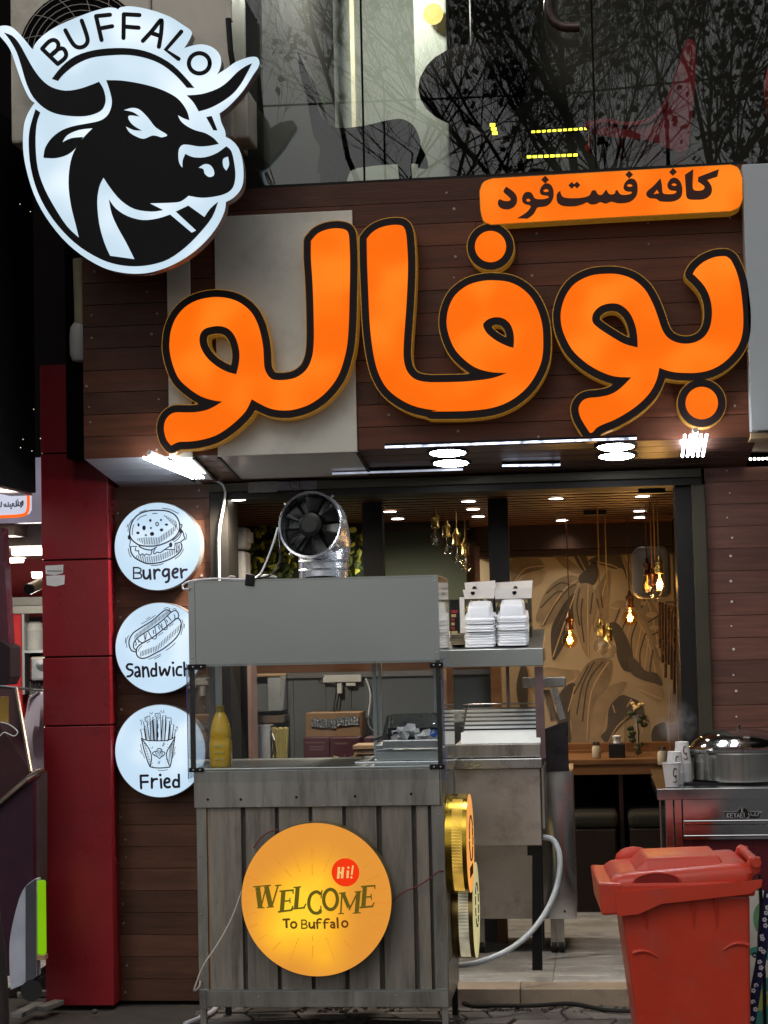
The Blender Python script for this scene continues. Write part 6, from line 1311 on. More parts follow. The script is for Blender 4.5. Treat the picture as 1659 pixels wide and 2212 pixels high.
solo(mb, 'cable_adapter', black_plastic, 'small black adapter box hanging over the front edge of the hood', 'adapter', bevel=.004)
solo(MB().tube(smooth([tuple(P(*q)) for q in ((600, 1140, 7.6), (588, 1180, 7.55), (565, 1235, 7.5), (545, 1252, 7.42), (540, 1250, 7.36))], 5, False), .0045, 6), 'fan_cable', white_cable, 'white cable from the fan down to the hood', 'cable')
solo(MB().tube(smooth([tuple(P(*q)) for q in ((602, 1145, 7.6), (605, 1180, 7.5), (603, 1215, 7.45), (585, 1242, 7.4), (545, 1252, 7.36))], 5, False), .004, 6), 'fan_cable', black_plastic, 'black cable from the fan down to the adapter box', 'cable')
solo(MB().tube(smooth([tuple(P(*q)) for q in ((408, 1272, 7.33), (396, 1272, 7.34), (397, 1262, 7.36), (420, 1254, 7.38), (470, 1250, 7.4), (520, 1252, 7.4), (560, 1250, 7.42))], 5, False), .0045, 6), 'lamp_cable', white_cable, 'white cable coiled over the left end of the hood', 'cable')
for (u, v, mt_, lab, r_) in ((500, 1249, M('grey_knob', (.2, .14, .15), .6), 'dull pinkish cable knot on the hood', .014), (575, 1249, white_plastic, 'crumpled white plug end on the hood', .016), (590, 1250, white_plastic, 'second white plug end on the hood near the duct', .012)):
    c = P(u, v, 7.42); solo(MB().ball((c.x, c.y, zh1 + .007 + r_ * .7), r_, (1.5, 1, .7), 10, 6), 'cable_plug', mt_, lab, 'plug', smooth=True)
# ================================================================== welcome light box
YWb = 7.265
zw = zm(940, 3200, 2.6758, YWb); kw = K / 2.6758 * YWb / F
c = zw(815, 915); rw = 797 * kw
we = thing('welcome_sign', 'round glowing yellow welcome light box on the front of the food cart', 'sign', (c[0], YWb, c[1] - rw))
mw = M('welcome_face', (.2, .1, .01), .4, var=.05)
nt = mw.node_tree; L = nt.links; N_ = nt.nodes.new; bsdf = nt.nodes['Principled BSDF']
tc = N_('ShaderNodeTexCoord'); acc = None
for (dx, dz, s_, g) in ((-.22, -.14, .85, .8), (.05, .25, .65, .45), (-.5, -.42, .55, .5), (.02, -.35, .7, .35), (.1, -.75, .5, .25), (-.2, -.2, .4, .5), (-.3, .1, .5, .3)):
    mp = N_('ShaderNodeMapping'); mp.vector_type = 'POINT'
    mp.inputs['Location'].default_value = (-dx / s_, 0, -(dz + 1) / s_); mp.inputs['Scale'].default_value = (1 / (rw * s_), 0, 1 / (rw * s_))
    s_ *= 1
    L.new(tc.outputs['Object'], mp.inputs[0])
    gr = N_('ShaderNodeTexGradient'); gr.gradient_type = 'QUADRATIC_SPHERE'; L.new(mp.outputs[0], gr.inputs[0])
    ml = N_('ShaderNodeMath'); ml.operation = 'MULTIPLY'; ml.inputs[1].default_value = g; L.new(gr.outputs['Fac'], ml.inputs[0])
    if acc is None: acc = ml.outputs[0]
    else:
        ad = N_('ShaderNodeMath'); ad.operation = 'ADD'; L.new(acc, ad.inputs[0]); L.new(ml.outputs[0], ad.inputs[1]); acc = ad.outputs[0]
rp = N_('ShaderNodeValToRGB'); L.new(acc, rp.inputs[0])
rp.color_ramp.elements[0].color = (.72, .27, .035, 1); rp.color_ramp.elements[1].color = (1, .66, .03, 1); rp.color_ramp.elements[1].position = .8
e = rp.color_ramp.elements.new(.3); e.color = (.98, .45, .025, 1)
L.new(rp.outputs[0], bsdf.inputs['Emission Color']); bsdf.inputs['Emission Strength'].default_value = .95
an = np.linspace(0, 2 * math.pi, 96, endpoint=False)
MB().prism([[(c[0] + rw * math.cos(a), c[1] + rw * math.sin(a)) for a in an]], YWb, YWb + .008).build('lit_face', mw, we)
MB().prism([[(c[0] + rw * 1.004 * math.cos(a), c[1] + rw * 1.004 * math.sin(a)) for a in an]], YWb + .004, YC - .002).build('rim', M('old_trim', (.33, .27, .13), .35, .7, dirt=((.15, .12, .07), .6, 10)), we)
wt = MB(); olive = M('welcome_letters', (.055, .04, .004), .5, var=.1, emit=((.10, .075, .004), 1, .1, 5)); brown_ = M('small_letters', (.09, .03, .004), .5, emit=((.10, .04, .004), .8, .1, 5))
def ws_(pts, w2, cl=False): wt.rib([zw(*p) for p in (smooth(pts, 4, cl) if len(pts) > 3 else pts)], w2 * kw, YWb - .0018, cl, cap=(w2 < 24))
for pts, w2 in (([(200, 785), (228, 1000)], 52), ([(235, 1000), (282, 810)], 15), ([(292, 775), (340, 993)], 52), ([(348, 992), (415, 768)], 18), ([(158, 780), (240, 773)], 14), ([(255, 771), (333, 765)], 14), ([(388, 768), (445, 762)], 14), ([(200, 1002), (268, 1000)], 12), ([(298, 996), (368, 990)], 12),
                ([(472, 825), (455, 1035)], 46), ([(437, 827), (575, 815)], 18), ([(478, 932), (540, 926)], 16), ([(422, 1044), (560, 1025)], 20), ([(570, 815), (574, 848)], 14), ([(540, 900), (542, 950)], 12), ([(552, 1028), (572, 985)], 14),
                ([(622, 785), (604, 1005)], 44), ([(583, 788), (652, 780)], 14), ([(573, 1012), (692, 1000)], 18), ([(684, 1002), (708, 962)], 14),
                ([(868, 858), (820, 832), (765, 862), (740, 930), (746, 1000), (785, 1050), (838, 1056), (868, 1022)], 34), ([(878, 818), (868, 895)], 13), ([(866, 985), (868, 1058)], 13),
                ([(1088, 850), (1076, 1060)], 18), ([(1100, 850), (1162, 1000)], 40), ([(1165, 1020), (1252, 842)], 17), ([(1262, 835), (1243, 1052)], 44), ([(1062, 848), (1125, 842)], 14), ([(1228, 835), (1287, 829)], 14), ([(1052, 1064), (1106, 1060)], 12), ([(1206, 1058), (1282, 1053)], 12),
                ([(1330, 775), (1314, 988)], 46), ([(1296, 778), (1435, 768)], 18), ([(1335, 888), (1395, 884)], 16), ([(1282, 998), (1412, 985)], 20), ([(1432, 768), (1436, 796)], 14), ([(1395, 858), (1399, 912)], 12), ([(1405, 988), (1426, 950)], 14)): ws_(pts, w2)
ws_([(968 + 72 * math.cos(a), 913 + 106 * math.sin(a)) for a in np.linspace(0, 2 * math.pi, 24, endpoint=False)], 36, True)
wt.build('welcome_lettering', olive, we)
wt = MB()
for pts, w2 in (([(470, 1126), (532, 1122)], 22), ([(502, 1125), (506, 1215)], 24), ([(665, 1130), (665, 1218)], 14), ([(665, 1132), (700, 1132), (714, 1150), (700, 1172), (665, 1174)], 14), ([(665, 1174), (705, 1176), (722, 1195), (708, 1215), (665, 1217)], 14), ([(745, 1160), (748, 1200), (770, 1213), (790, 1195)], 22), ([(794, 1155), (797, 1216)], 22),
                ([(868, 1122), (842, 1122), (828, 1145), (830, 1216)], 20), ([(815, 1160), (862, 1158)], 16), ([(952, 1122), (922, 1122), (906, 1145), (907, 1214)], 20), ([(892, 1160), (942, 1158)], 16), ([(972, 1156), (1000, 1156), (1008, 1175), (1010, 1213)], 20), ([(1008, 1182), (980, 1180), (970, 1198), (988, 1212), (1008, 1200)], 18), ([(1040, 1110), (1045, 1210)], 22)): ws_(pts, w2)
for cx in (580, 1118): ws_([(cx + 29 * math.cos(a), (1182 if cx < 900 else 1172) + 31 * math.sin(a)) for a in np.linspace(0, 2 * math.pi, 16, endpoint=False)], 20, True)
wt.build('small_lettering', brown_, we)
MB().disc(zw(1125, 628), 147 * kw, YWb - .0015, 40).build('red_badge', E('badge_red', (.85, .035, .004), 1, .05), we)
wt = MB()
for pts, w2 in (([(1057, 572), (1047, 694)], 26), ([(1100, 572), (1088, 690)], 26), ([(1052, 634), (1092, 630)], 22), ([(1152, 608), (1146, 688)], 24), ([(1203, 562), (1192, 648)], 18)): ws_(pts, w2)
wt.disc(zw(1156, 578), 13 * kw, YWb - .003, 10); wt.disc(zw(1188, 680), 12 * kw, YWb - .003, 10)
wt.build('badge_lettering', E('badge_text', (.95, .55, .18), .9, .05), we)
wt = MB()
for pts in ([(772, 365), (772, 480)], [(774, 540), (775, 655)], [(360, 445), (442, 543)], [(485, 593), (550, 670)], [(75, 662), (200, 712)], [(1345, 715), (1495, 655)], [(1440, 944), (1600, 944)], [(45, 944), (112, 944)], [(1410, 1198), (1500, 1232)], [(100, 1212), (205, 1172)], [(1108, 1340), (1195, 1442)], [(360, 1445), (440, 1360)], [(778, 1305), (778, 1345)], [(780, 1400), (780, 1520)], [(1160, 475), (1190, 445)], [(615, 135), (660, 165)]): ws_(pts, 6)
for a, b, n in (((535, 325), (655, 640), 6), ((1008, 330), (892, 640), 6), ((210, 552), (392, 678), 6), ((80, 812), (200, 830), 4), ((75, 1075), (200, 1048), 4), ((1410, 825), (1560, 795), 5), ((1410, 1060), (1560, 1085), 5), ((632, 1318), (540, 1560), 6), ((920, 1310), (1015, 1555), 6), ((1262, 1280), (1435, 1392), 6), ((210, 1335), (300, 1280), 4), ((1300, 585), (1425, 500), 4)):
    for k in range(n):
        p = lambda q: (a[0] + (b[0] - a[0]) * q, a[1] + (b[1] - a[1]) * q); ws_([p((k + .1) / n), p((k + .65) / n)], 6)
wt.build('sun_rays', M('ray_print', (.35, .12, .01), .5, emit=((.55, .19, .012), 1, .05, 4)), we)
# two light boxes on the cart's right side
def side_disc(yc, zc_, r, lab, face, rimm, pm):
    x0, x1 = xr_ + .001, xr_ + .088
    t = thing('side_sign', lab, 'sign', (x0, yc, zc_ - r), 'round light boxes on the right side of the cart')
    my = Matrix.Rotation(R(90), 3, 'Y')
    MB().lathe((x0, yc, zc_), [(.001, 0), (r, .0), (r, .0855), (r * .985, .0865)], 64, my).build('rim', rimm, t, smooth=True)
    MB().lathe((x0, yc, zc_), [(r * .985, .0866), (r * .98, .09), (.001, .09)], 64, my).build('lit_face', face, t)
    pf = MB()
    for i in range(78):
        for j in range(8):
            a = math.pi * (.13 + .72 * i / 77) + math.pi * 0; x = x0 + .028 + (j + (i % 2) * .5) * .0052
            an_ = math.pi / 2 + a  # front half, camera side
            cy_, cz_ = yc + (r + .0006) * math.cos(an_), zc_ + (r + .0006) * math.sin(an_); ty, tz = -math.sin(an_), math.cos(an_)
            h = .0019
            pf.add([(x + h * math.cos(q), cy_ + h * math.sin(q) * ty, cz_ + h * math.sin(q) * tz) for q in np.linspace(0, 2 * math.pi, 6, endpoint=False)], [(0, 1, 2, 3, 4, 5)])
    pf.build('perforation', pm, t, kind='stuff')
    return t, x1
gold_rim = M('gold_rim_sheet', (.40, .27, .035), .2, 1, var=.1, sc=4)
gold_dark = M('gold_rim_dark', (.35, .24, .08), .2, 1, var=.15, sc=4)
r_ = .2
zA, zB = Z(985, 1820, 7.55), Z(1000, 1968, 7.75)
t, x1 = side_disc(7.53, zA, .2, 'upper glowing yellow round light box with a gold perforated rim on the cart side', E('side_orange', (1, .42, .10), .9, .1), gold_rim, E('perf_gold', (1, .62, .12), 1.1, .5, 12))
mb = MB()
for k in range(14):
    a = k / 14 * 6.28; mb.tube([(x1 + .0045, 7.53 + .09 * math.cos(a + q) * (1 + .2 * (k % 2)), zA + .02 + .09 * math.sin(a + q)) for q in np.linspace(0, .4, 5)], .003, 4)
for k in range(6): mb.box(x1 + .003, x1 + .005, 7.44 + k * .03, 7.455 + k * .03, zA - .13, zA - .09)
mb.build('drawing', ink_brown, t)
t, x1 = side_disc(7.79, zB, .2, 'lower pale yellow round light box with a perforated rim on the cart side', E('side_white', (.70, .62, .30), .75, .1), gold_dark, E('perf_white', (.9, .85, .65), .8, .5, 12))
mb = MB()
for k in range(12):
    a = k / 12 * 6.28; mb.tube([(x1 + .0045, 7.79 + .09 * math.cos(a + q), zB + .02 + .09 * math.sin(a + q)) for q in np.linspace(0, .4, 5)], .003, 4)
mb.build('drawing', ink, t)
# cables on and under the cart
def cable(pts, r, mat, name, lab, n=6): return solo(MB().tube(smooth([tuple(P(*q)) for q in pts], 5, False), r, n), name, mat, lab, 'cable', smooth=True)
cable(((522, 1925, 7.30), (500, 1985, 7.30), (470, 2040, 7.30), (440, 2085, 7.30), (422, 2130, 7.30), (420, 2140, 7.31), (430, 2132, 7.32), (433, 2120, 7.34)), .0038, cream_cable, 'sign_cable', 'cream cable from the welcome sign down the left front of the cart')
cable(((848, 1948, 7.32), (870, 1928, 7.33), (900, 1915, 7.33), (925, 1900, 7.33), (945, 1884, 7.33), (962, 1882, 7.36)), .003, red_cable, 'sign_cable', 'thin twisted dark red cable right of the welcome sign')
cable(((548, 1832, 7.33), (562, 1812, 7.33), (580, 1798, 7.335), (600, 1792, 7.34)), .0028, red_cable, 'sign_cable', 'thin red and black wire above the left of the welcome sign')
pz = lambda u, v: PZ(u, v, .012)
solo(MB().tube(smooth([tuple(pz(*q)) for q in ((400, 2212), (430, 2200), (458, 2186), (470, 2172), (478, 2165))], 4, False), .011, 8), 'ground_hose', M('hose_white2', (.5, .52, .58), .4), 'white hose on the pavement under the left of the cart', 'hose', smooth=True)
solo(MB().tube(smooth([tuple(pz(*q)) for q in ((985, 2160), (1020, 2172), (1080, 2172), (1160, 2172), (1235, 2168), (1300, 2180), (1350, 2184), (1420, 2184))], 5, False), .009, 8), 'ground_cable', rubber, 'thick black cable along the foot of the threshold', 'cable', smooth=True)
# ================================================================== red wheelie bin
red_b = M('bin_red', (.60, .05, .022), .36, spec=.5, var=.08, sc=5, dirt=((.42, .09, .065), .6, 9), rvar=.14, bump=.12, bsc=45)
BY = 6.2
cb = P(1490, 2300, BY)
bn = thing('wheelie_bin', 'red plastic wheelie bin with closed lid at the right of the doorway', 'rubbish bin', (cb.x, BY + .22, 0))
def bx_(u): return X(u - 7, 1950, BY)
zr = Z(1460, 1935, BY); zl = Z(1460, 1905, BY)
ang = R(3)
rotm = Matrix.Translation((cb.x, BY + .22, 0)) @ Matrix.Rotation(ang, 4, 'Z') @ Matrix.Translation((-cb.x, -BY - .22, 0))
def BM(): b = MB(); b.m = rotm; return b
x0t, x1t, x0b, x1b = bx_(1338), bx_(1622), bx_(1388), bx_(1613)
d0, d1 = BY, BY + .44
def frust(b, xa, xb, ya, yb, za, xc, xd, yc, yd, zc_):
    return b.add([(xa, ya, za), (xb, ya, za), (xb, yb, za), (xa, yb, za), (xc, yc, zc_), (xd, yc, zc_), (xd, yd, zc_), (xc, yd, zc_)], [(0, 3, 2, 1), (4, 5, 6, 7), (0, 1, 5, 4), (1, 2, 6, 5), (2, 3, 7, 6), (3, 0, 4, 7)])
frust(BM(), x0b, x1b, d0 + .05, d1 - .05, .04, x0t, x1t, d0 + .012, d1 - .012, zr).build('body', red_b, bn, bevel=.014, seg=3)
xr0, xr1 = bx_(1322), bx_(1632)
rim = BM()
rim.box(bx_(1340), xr1, d0 - .014, d1 + .014, zr - .004, zl)
rim.build('rim', red_b, bn, bevel=.01, seg=3)
# front lip
rim = BM(); lz = Z(1310, 1975, BY)
rim.add([(bx_(1298), d0 - .016, lz), (bx_(1372), d0 - .016, lz + .005), (bx_(1345), d0 - .016, zl), (bx_(1291), d0 - .016, zl + .004), (bx_(1298), d1 + .016, lz), (bx_(1372), d1 + .016, lz + .005), (bx_(1345), d1 + .016, zl), (bx_(1291), d1 + .016, zl + .004)],
        [(0, 1, 2, 3), (7, 6, 5, 4), (0, 4, 5, 1), (1, 5, 6, 2), (2, 6, 7, 3), (3, 7, 4, 0)])
rim.build('front_lip', red_b, bn, bevel=.008, seg=2)
# side skirt falling to the left
sk_ = BM()
zq = lambda u, v: (X(u, v, BY), Z(u, v, BY))
lp = [zq(*p) for p in ((1325, 1976), (1370, 1972), (1420, 1950), (1500, 1942), (1610, 1930), (1636, 1915), (1638, 1900), (1320, 1925))]
sk_.prism([lp], d0 - .022, d0 - .008); sk_.build('skirt', red_b, bn, bevel=.004)
# lid
def lid_ring(k, z, fx0, fx1): return (fx0 + k, fx1 - k, d0 - .006 + k * .8, d1 + .006 - k * .8, z)
z2 = zl + .004
fx0, fx1 = bx_(1318), bx_(1630)
ld = BM(); secs = [(.0, z2), (-.002, z2 + .022), (.006, z2 + .04), (.022, z2 + .052), (.05, z2 + .056)]
def rrect(xa, xb, ya, yb, z, r=.035, n=6):
    out = []
    for sx, sy in ((-1, -1), (1, -1), (1, 1), (-1, 1)):
        for a in range(n):
            an_ = math.atan2(sy, sx) - math.pi / 4 + a / (n - 1) * math.pi / 2
            out.append(((xa + xb) / 2 + sx * ((xb - xa) / 2 - r) + r * math.cos(an_), (ya + yb) / 2 + sy * ((yb - ya) / 2 - r) + r * math.sin(an_), z))
    return out
rs = [rrect(fx0 + k, fx1 - k, d0 - .006 + k, d1 + .006 - k, z) for k, z in secs]; Nn = 24
# lid slopes down a little to the left
def slope(p): return (p[0], p[1], p[2] + (p[0] - fx1) * .075)
ld.add([slope(p) for r2 in rs for p in r2], [(i * Nn + j, i * Nn + (j + 1) % Nn, (i + 1) * Nn + (j + 1) % Nn, (i + 1) * Nn + j) for i in range(len(rs) - 1) for j in range(Nn)] + [tuple(range(Nn - 1, -1, -1)), tuple(range((len(rs) - 1) * Nn, len(rs) * Nn))])
ld.build('lid', red_b, bn, smooth=True)
rg = BM(); y_a, y_b = d0 + .07, d1 - .1
zt2 = z2 + .055
pts = [(bx_(1375), zt2 - .028), (bx_(1402), zt2 + .012), (bx_(1560), zt2 + .018), (bx_(1572), zt2 - .012), (bx_(1606), zt2 - .012)]
lo_ = [(p[0], y, p[1]) for y in (y_a, y_b) for p in pts] + [(p[0], y, zt2 - .04) for y in (y_a - .03, y_b + .03) for p in pts]
n5 = 5
fs = [(i, i + 1, n5 + i + 1, n5 + i) for i in range(4)] + [(i, i + 1, 10 + i + 1, 10 + i) for i in range(4)] + [(n5 + i, n5 + i + 1, 15 + i + 1, 15 + i) for i in range(4)] + [(0, 5, 15, 10), (4, 9, 19, 14)]
rg.add(lo_, fs); rg.build('lid_ridge', red_b, bn, bevel=.008, seg=3)
hz = BM(); cxh = bx_(1420); 
hz.add([(cxh + .082 * math.cos(a), d0 + .0 + (.03 if i_ else -.0085), z2 + .018 + (.036 if not i_ else .034) * math.sin(a) + (cxh - fx1) * .075) for i_ in (0, 1) for a in np.linspace(0, math.pi, 16)], [(i, i + 1, 17 + i, 16 + i) for i in range(15)])
o = hz.build('lid_grip', red_b, bn, smooth=True); sd = o.modifiers.new('t', 'SOLIDIFY'); sd.thickness = .006
hz = BM(); hz.prism([[(cxh + .074 * math.cos(a), z2 + .017 + .030 * math.sin(a) + (cxh - fx1) * .075) for a in np.linspace(0, math.pi, 16)]], d0 - .0085, d0 + .0)
hz.build('grip_shade', M('bin_red_shaded', (.25, .016, .012), .6), bn)  # darker red patch stands for the shade under the grip
hz = BM(); p = P(1375, 1835, BY + .38)
hz.ball((p.x, BY + .42, zt2 - .03), .05, (1.3, .35, .8), 16, 8); hz.build('rear_grip', red_b, bn, smooth=True)
hb = BM()
hb.cyl((bx_(1640), d0 + .03, zl + .055), (bx_(1640), d1 - .03, zl + .055), .016, n=14); hb.build('handle_bar', red_b, bn, smooth=True)
for yy in (d0 + .05, d1 - .09):
    hb = BM(); hb.add([(bx_(1605), yy, zl - .01), (bx_(1650), yy, zl + .02), (bx_(1652), yy, zl + .07), (bx_(1628), yy, zl + .07), (bx_(1605), yy + .03, zl - .01), (bx_(1650), yy + .03, zl + .02), (bx_(1652), yy + .03, zl + .07), (bx_(1628), yy + .03, zl + .07)], [(0, 1, 2, 3), (7, 6, 5, 4), (0, 4, 5, 1), (1, 5, 6, 2), (2, 6, 7, 3), (3, 7, 4, 0)])
    hb.build('handle_arm', red_b, bn, bevel=.004)
for u in (1393, 1440 + 55, 1545):
    rb_ = BM(); za_ = zr - .11
    tz = lambda z: d0 + .012 + (.038) * (zr - z) / (zr - .04)
    rb_.add([(bx_(u) - .003, tz(zr) - .016, zr), (bx_(u) + .003, tz(zr) - .016, zr), (bx_(u) + .003, tz(zr) + .01, zr), (bx_(u) - .003, tz(zr) + .01, zr), (bx_(u) + .002, tz(za_) - .002, za_), (bx_(u) + .006, tz(za_) - .002, za_), (bx_(u) + .006, tz(za_) + .01, za_), (bx_(u) + .002, tz(za_) + .01, za_)], [(0, 1, 5, 4), (1, 2, 6, 5), (3, 0, 4, 7), (4, 5, 6, 7)])
    rb_.build('body_rib', red_b, bn)
for (u, v, s_) in ((1383, 2060, 1), (1588, 2045, -1)):
    nb_ = BM(); p0 = P(u, v, BY); ys = d0 + .012 + .038 * (zr - p0.z) / (zr - .04)
    nb_.tube([(p0.x + s_ * (-.035 + .08 * q), ys + .001 - .004 * math.sin(q * 3), p0.z + .012 * math.sin(q * 2.6) - .02 * q * q) for q in np.linspace(0, 1, 9)], .008, 8, .004)
    nb_.build('body_bulge', red_b, bn, smooth=True)
for yy in (d0 + .03, d1 - .07):
    wl = BM(); wl.cyl((bx_(1600), yy, .10), (bx_(1600), yy + .04, .10), .10, n=24); wl.build('wheel', rubber, bn, smooth=True)
# ================================================================== steel tea cart at right
YK = 7.3
kx0, kx1 = X(1437, 1760, YK), X(1437, 1760, YK) + .62
kz = Z(1560, 1702, YK)
kc = thing('tea_cart', 'polished steel street cart with drawers and a maker badge at the right edge', 'food cart', ((kx0 + kx1) / 2, YK + .4, 0))
pol = M('polished_steel', (.62, .63, .65), .13, 1, var=.06, sc=4, rvar=.05, bump=.03, bsc=8)
slab(X(1419, 1703, YK - .02), kx1 + .03, YK - .02, kz, YK + .75, kz + .02, .006).build('top', pol, kc, bevel=.002)
MB().box(X(1419, 1703, YK - .02), kx1 + .03, YK - .022, YK - .012, kz - .042, kz + .001).build('top_edge', pol, kc, bevel=.002)
MB().box(X(1419, 1703, YK - .02), X(1419, 1703, YK - .02) + .01, YK - .011, YK + .74, kz - .04, kz - .007).build('top_edge', pol, kc)
for x in (kx0, kx1 - .035):
    for y in (YK, YK + .68): MB().box(x, x + .033, y, y + .033, .12, kz - .007).build('corner_post', pol, kc, bevel=.003)
MB().box(kx0 + .004, kx0 + .012, YK + .036, YK + .68, .3, kz - .007).build('side_panel', pol, kc)
MB().pb(1458, 1708, 1473, 1830, YK + .004, YK + .03).build('inner_post', pol, kc)
bz = [1710, 1776, 1782, 1807, 1813]
kx = X(1475, 1760, YK)
MB().box(kx, kx1 - .036, YK + .006, YK + .03, Z(1560, 1774, YK), kz - .008).build('drawer_front', pol, kc, bevel=.003)
MB().box(kx, kx1 - .036, YK - .002, YK + .02, Z(1560, 1780, YK), Z(1560, 1775, YK)).build('drawer_lip', chrome, kc)
MB().box(kx, kx1 - .036, YK + .008, YK + .03, Z(1560, 1806, YK), Z(1560, 1781, YK)).build('drawer_front', pol, kc, bevel=.003)
MB().box(kx, kx1 - .036, YK - .002, YK + .02, Z(1560, 1813, YK), Z(1560, 1807, YK)).build('drawer_lip', chrome, kc)
MB().box(kx, kx1 - .036, YK + .02, YK + .03, .35, Z(1560, 1814, YK)).build('lower_panel', M('maroon_panel', (.09, .012, .018), .3), kc)
MB().box(kx0, kx1, YK + .01, YK + .7, .30, .34).build('lower_shelf', steel_worn, kc)
for x in (kx0 + .016, kx1 - .02):
    for y in (YK + .03, YK + .68): MB().cyl((x - .012, y, .06), (x + .012, y, .06), .06, n=20).build('wheel', rubber, kc, smooth=True)
# maker badge
YKb = YK + .003; zk = zm(2200, 2700, 1.6602, YKb)
bd = thing('maker_badge', 'black and silver maker badge reading KEYAEI on the steel drawer', 'badge', (zk(1205, 870)[0], YKb, zk(1205, 870)[1]))
bo = [(1075, 822), (1165, 822), (1180, 800), (1205, 792), (1230, 800), (1245, 822), (1332, 822), (1312, 870), (1095, 870)]
MB().prism([[zk(*p) for p in bo]], YKb - .001, YKb + .002).build('silver_plate', chrome, bd)
bi = [(1082, 826), (1168, 826), (1183, 804), (1205, 797), (1227, 804), (1242, 826), (1325, 826), (1308, 866), (1098, 866)]
MB().prism([[zk(*p) for p in bi]], YKb - .002, YKb - .0005).build('black_plate', black_plastic, bd)
x, z_ = zk(1101, 860); h = 26 * K / 1.6602 * YKb / F
x2, z2_ = zk(1195, 824); m_ = MB()
for l in stroke_word('KEYAEI', x, z_, h) + stroke_word('K', x2, z2_, h * .75): m_.rib(l, .0028, YKb - .003)
for l in ([(1240, 835), (1246, 850), (1238, 864), (1230, 862)], [(1255, 832), (1258, 846), (1272, 850), (1280, 838)], [(1284, 826), (1285, 850), (1300, 850), (1306, 840), (1300, 832)], [(1304, 832), (1322, 828)]): m_.rib([zk(*p) for p in l], .0028, YKb - .003)
m_.build('lettering', M('badge_silver', (.7, .7, .7), .3, .6), bd)
# pot
pc = P(1602, 1690, 7.58); pr_ = .215
po = thing('steel_pot', 'wide steel cooking pot with a domed lid on the tea cart', 'pot', (pc.x, 7.6, kz + .012))
ph_ = .118
MB().lathe((pc.x, 7.6, kz + .012), [(pr_ * .96, 0), (pr_ * .985, .006), (pr_ * .985, ph_ - .01), (pr_ * 1.02, ph_ - .004), (pr_ * 1.02, ph_), (pr_ * .99, ph_ + .001)], 56).build('body', M('pot_steel', (.62, .61, .58), .16, 1, var=.12, sc=7, rvar=.05), po, smooth=True)
MB().lathe((pc.x, 7.6, kz + .012 + ph_), [(pr_ * 1.03, .001), (pr_ * 1.03, .008), (pr_ * .96, .014), (pr_ * .93, .016), (pr_ * .85, .036), (pr_ * .7, .058), (pr_ * .5, .074), (pr_ * .25, .083), (.001, .086)], 56).build('lid', chrome, po, smooth=True)
MB().ball((pc.x, 7.6, kz + ph_ + .104), .006, n=8, m=5).build('knob', black_plastic, po)
MB().tube([(pc.x - pr_ * .97, 7.56, kz + ph_ - .01), (pc.x - pr_ * 1.12, 7.52, kz + ph_ - .012), (pc.x - pr_ * 1.15, 7.52, kz + ph_ + .0)], .007, 8).build('handle', black_plastic, po, smooth=True)
solo(MB().box(pc.x - .3, pc.x + .22, 7.42, 7.78, kz + .0035, kz + .0105), 'burner_plate', black_metal, 'dark burner opening under the steel pot', 'burner')
# paper cups
cupm = M('paper_cup', (.74, .73, .72), .55, var=.02)
swirl = M('cup_print', (.10, .03, .022), .5)
def cup(x, y, z, h, r0_, r1_, lab, inv=False, logo=True, group='white paper cups on the tea cart'):
    t = thing('paper_cup', lab, 'cup', (x, y, z), group)
    pf = [(r0_, 0), (r0_ * 1.01, .003), (r1_, h - .003), (r1_ * 1.05, h - .002), (r1_ * 1.05, h + .002), (r1_ * .97, h + .002), (r1_ * .95, h - .004)]
    if inv: pf = [(q, h - zz) for q, zz in pf][::-1]
    else: pf = pf + [(r0_ * .9, .008), (.001, .008)]
    MB().lathe((x, y, z), pf, 28).build('body', cupm, t, smooth=True)
    if logo:
        m_ = MB()
        for l in ([(.6, .75), (.3, .8), (.15, .6), (.3, .45), (.55, .5), (.5, .35)], [(.15, .25), (.45, .2), (.7, .3)]):
            pts = []
            for q in smooth(l, 4, False):
                a = -math.pi / 2 + q[0] * .9; rr2 = (r0_ + (r1_ - r0_) * (1 - q[1] if inv else q[1])) * 1.0 + .0012
                pts.append((x + rr2 * math.cos(a), y + rr2 * math.sin(a), z + q[1] * h))
            m_.tube(pts, .0022, 4)
        m_.build('logo', swirl, t)
    return t
zk2 = kz + .003
q = P(1452, 1679, YK + .03); cup(q.x, YK + .05, zk2, .092, .026, .0365, 'upright white paper cup standing in front of the cup stacks')
q2 = P(1456, 1640, YK + .15)
def cup_stack(x, y, n, lab):
    for k in range(n):
        cup(x, y, zk2 + .004 + k * .0085, .085, .026, .036, ('white paper cup %s of the upside down stack ' % ('topmost' if k == n - 1 else 'number ' + str(k + 1) if 0 else ('lowest' if k == 0 else ('second lowest', 'third lowest', 'fourth lowest', 'fifth lowest', 'sixth lowest', 'seventh lowest', 'eighth lowest', 'ninth lowest', 'tenth lowest')[k - 1]))) + lab, True, k == n - 1)
cup_stack(X(1457, 1640, YK + .14), YK + .14, 6, 'behind the upright cup')
cup_stack(X(1474, 1640, YK + .2), YK + .2, 10, 'nearest the steel pot')
